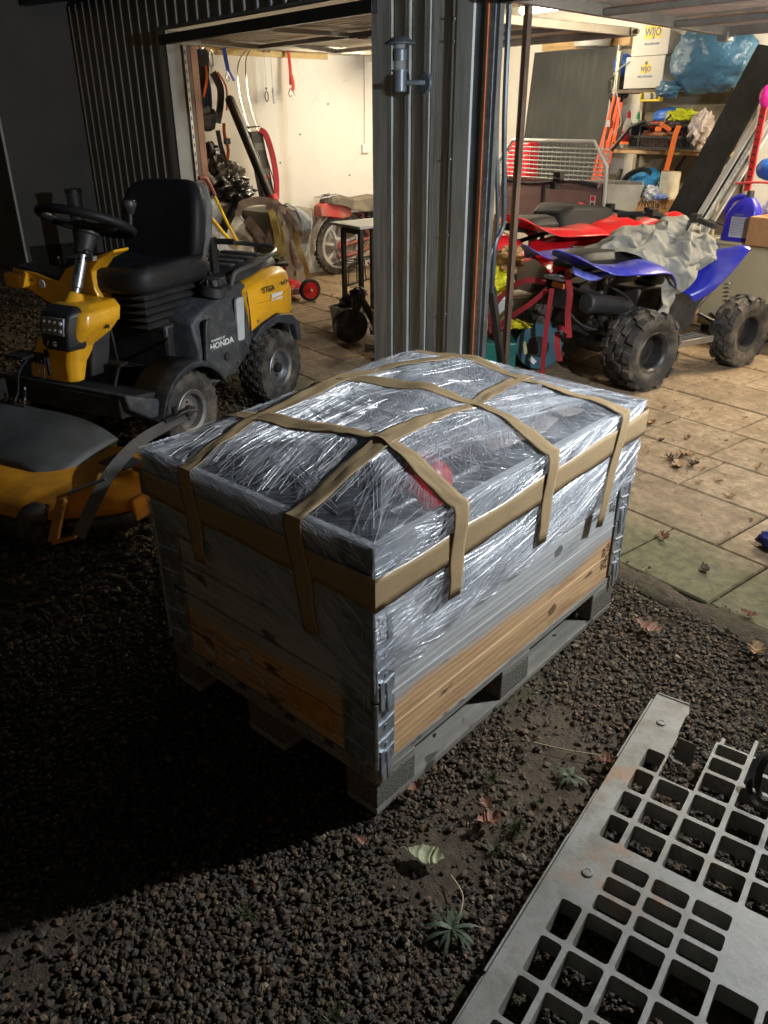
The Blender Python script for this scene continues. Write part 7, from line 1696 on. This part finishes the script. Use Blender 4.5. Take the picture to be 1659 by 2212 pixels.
named = [(.17, .01, .012, 4, 4, 1.0, .6, 'large pale green leaf lying flat on the gravel below the pallet corner'),
 (.19, .19, .015, 0, 3, .75, 1.2, 'reddish brown oak leaf beside the grass tufts near the pallet'),
 (.155, .215, .02, 1, 3, .6, 2.8, 'smaller reddish leaf touching the reddish brown oak leaf'),
 (.01, .11, .02, 2, 3, .8, 1.5, 'narrow orange-red leaf standing against the pallet corner'),
 (.05, -.08, .012, 3, 3, .5, .3, 'small pinkish leaf on the gravel left of the pale green leaf'),
 (.07, .47, .012, 1, 2, .6, 2.0, 'dark red leaf on gravel halfway along the pallet'),
 (.245, .565, .015, 1, 3, .7, .9, 'brown leaf tucked against the left edge of the grille'),
 (.12, 1.50, .005, 3, 3, .8, .4, 'pinkish leaf on the mossy slab edge at the right side'),
 (.24, 1.32, .012, 0, 1, .9, 1.9, 'tan curled leaf on gravel at the right edge of the picture'),
 (-.38, 1.75, .003, 2, 3, 1.0, -.5, 'orange crumpled leaf on the mossy slab right of the crate'),
 (-.04, 1.16, .014, 0, 3, 1.1, .2, 'broad brownish pink leaf on the gravel just past the pallet end'),
 (-.14, 1.66, .003, 3, 2, .8, 2.5, 'dark curled leaf on the slab left of the blue glove'),
 (-1.19, 2.83, .003, 0, 0, 1.0, 1.0, 'rust brown oak leaf standing up between slabs near the quad rear wheel'),
 (-.80, 2.58, .003, 1, 1, 1.2, .4, 'tan crumpled leaf clump on the slabs right of the tape band'),
 (-.76, 2.44, .003, 0, 1, 1.1, 2.2, 'largest tan leaf at the edge of the dark clump on the slabs'),
 (-.82, 2.50, .003, 0, 2, 1.2, .8, 'black wet leaf clump on the slabs right of the crate'),
 (-.72, 2.50, .003, 1, 2, 1.0, 1.8, 'small black wet leaf beside the leaf clump')]
for q in named: leaf(*q)
rl_ = random.Random(21)
grp = 'dry leaf scraps scattered over the slabs'
spots = []
for i in range(70):
    x = rl_.uniform(-3.4, .2); y = rl_.uniform(1.6, 5.2)
    if abs(x+2.6) < .5 and y < 2.8: continue
    spots.append((x, y))
for i in range(26): spots.append((rl_.gauss(-.9, .35), rl_.gauss(2.7, .4)))
for i in range(22): spots.append((rl_.gauss(-4.6, .5), rl_.gauss(3.5, .4)))
for x, y in spots:
    leaf(x, y, .002, rl_.randrange(4), rl_.choice((0, 1, 1, 1, 1, 2)), rl_.uniform(.22, .62), rl_.uniform(0, 6.28), ('small dry brown leaf scrap on the slabs round the push mower' if x < -3.6 else 'small dry brown leaf scrap on the slabs right of the crate' if y < 3.2 else 'small dry brown leaf scrap on the slabs by the quad bikes'), rl_.uniform(-.2, .2), ('leaf scraps round the push mower' if x < -3.6 else 'leaf scraps on the slabs right of the crate' if y < 3.2 else 'leaf scraps by the quad bikes'))
# fine litter
m = M()
for i in range(1400):
    if i < 500: x = rl_.uniform(-3.5, .3); y = rl_.uniform(1.5, 5.5)
    elif i < 900: x = rl_.gauss(-4.8, .6); y = rl_.gauss(3.5, .5)
    else: x = rl_.gauss(-1.1, .7); y = rl_.gauss(3.0, .7)
    if y < 1.5: continue
    s = rl_.uniform(.003, .012); a = rl_.uniform(0, 6.3); c_, s_ = cos(a)*s, sin(a)*s
    m.add([(x-c_, y-s_, .003), (x+s_*.3, y-c_*.3, .004+s*.3), (x+c_, y+s_, .003), (x-s_*.3, y+c_*.3, .004)], [(0, 1, 2, 3)])
ob('litter', m, lm[0], kind='stuff', label='fine dry leaf litter and crumbs on the slabs')
# weeds
m_weed = leaf_mat('weed_green', (.022, .036, .014), (.05, .075, .03)); m_grass = leaf_mat('grass_green', (.03, .045, .015), (.10, .11, .04))
def rosette(x, y, r, n, label, seed):
    r_ = random.Random(seed); t = thing('weed', label, 'weed', (x, y, .005))
    m = M()
    for i in range(n):
        a = i*2.4; l = r*r_.uniform(.6, 1.05)*(1-.25*(i > n*.6)); el = rad(r_.uniform(2, 16)+(22 if i > n*.75 else 0)); a += r_.uniform(-.5, .5)
        P = [(cos(a)*l*f*cos(el), sin(a)*l*f*cos(el), .004+l*(sin(el)*f-.35*f*f*f)) for f in (0, .25, .5, .75, 1)]
        m.ribbon(P, (lambda f, q_=r_.uniform(.006, .012): max(.001, q_*sin(pi*(f*.8+.15)))), (0, 0, 1), .0006)
    ob('leaves', m, m_weed, t, kind='stuff', smooth=60)
def tuft(x, y, r, n, label, seed, dead=False):
    r_ = random.Random(seed); t = thing('grass_tuft', label, 'grass tuft', (x, y, 0))
    m = M()
    for i in range(n):
        a = r_.uniform(0, 6.28); l = r*r_.uniform(.4, 1.1); b = r_.uniform(0, r*.25); el = rad(r_.uniform(15, 80)); sx, sy = cos(a*3)*b, sin(a*3)*b
        P = [(sx+cos(a)*l*f*cos(el), sy+sin(a)*l*f*cos(el), .002+l*(sin(el)*f-.3*f*f)) for f in (0, .35, .7, 1)]
        m.ribbon(P, lambda f: .0022*(1-f)+.0004, (cos(a*2)*.5, sin(a*2)*.5, 1), .0004)
    ob('blades', m, m_grass, t, kind='stuff')
rosette(.335, -.065, .07, 22, 'rosette weed with narrow pointed leaves on the gravel left of the grille', 3)
rosette(.21, .46, .05, 16, 'small leafy weed on the gravel halfway between pallet and grille', 4)
tuft(.24, .23, .045, 90, 'largest green grass tuft by the reddish oak leaf', 5)
tuft(.09, .30, .04, 60, 'yellowish grass tuft close to the pallet side', 6)
tuft(.22, .34, .03, 45, 'small tuft between the grass tuft and the grille edge', 7)
tuft(.25, .15, .035, 35, 'thin tuft with long blades near the pale leaf', 8)
tuft(.03, -.38, .045, 26, 'sparse tuft in the lit gravel at the bottom centre', 9)
tuft(.33, -.36, .05, 40, 'thin grass tuft at the bottom edge below the rosette weed', 10)
tuft(.12, 1.36, .03, 50, 'low mossy tuft at the slab edge by the pallet end', 12)
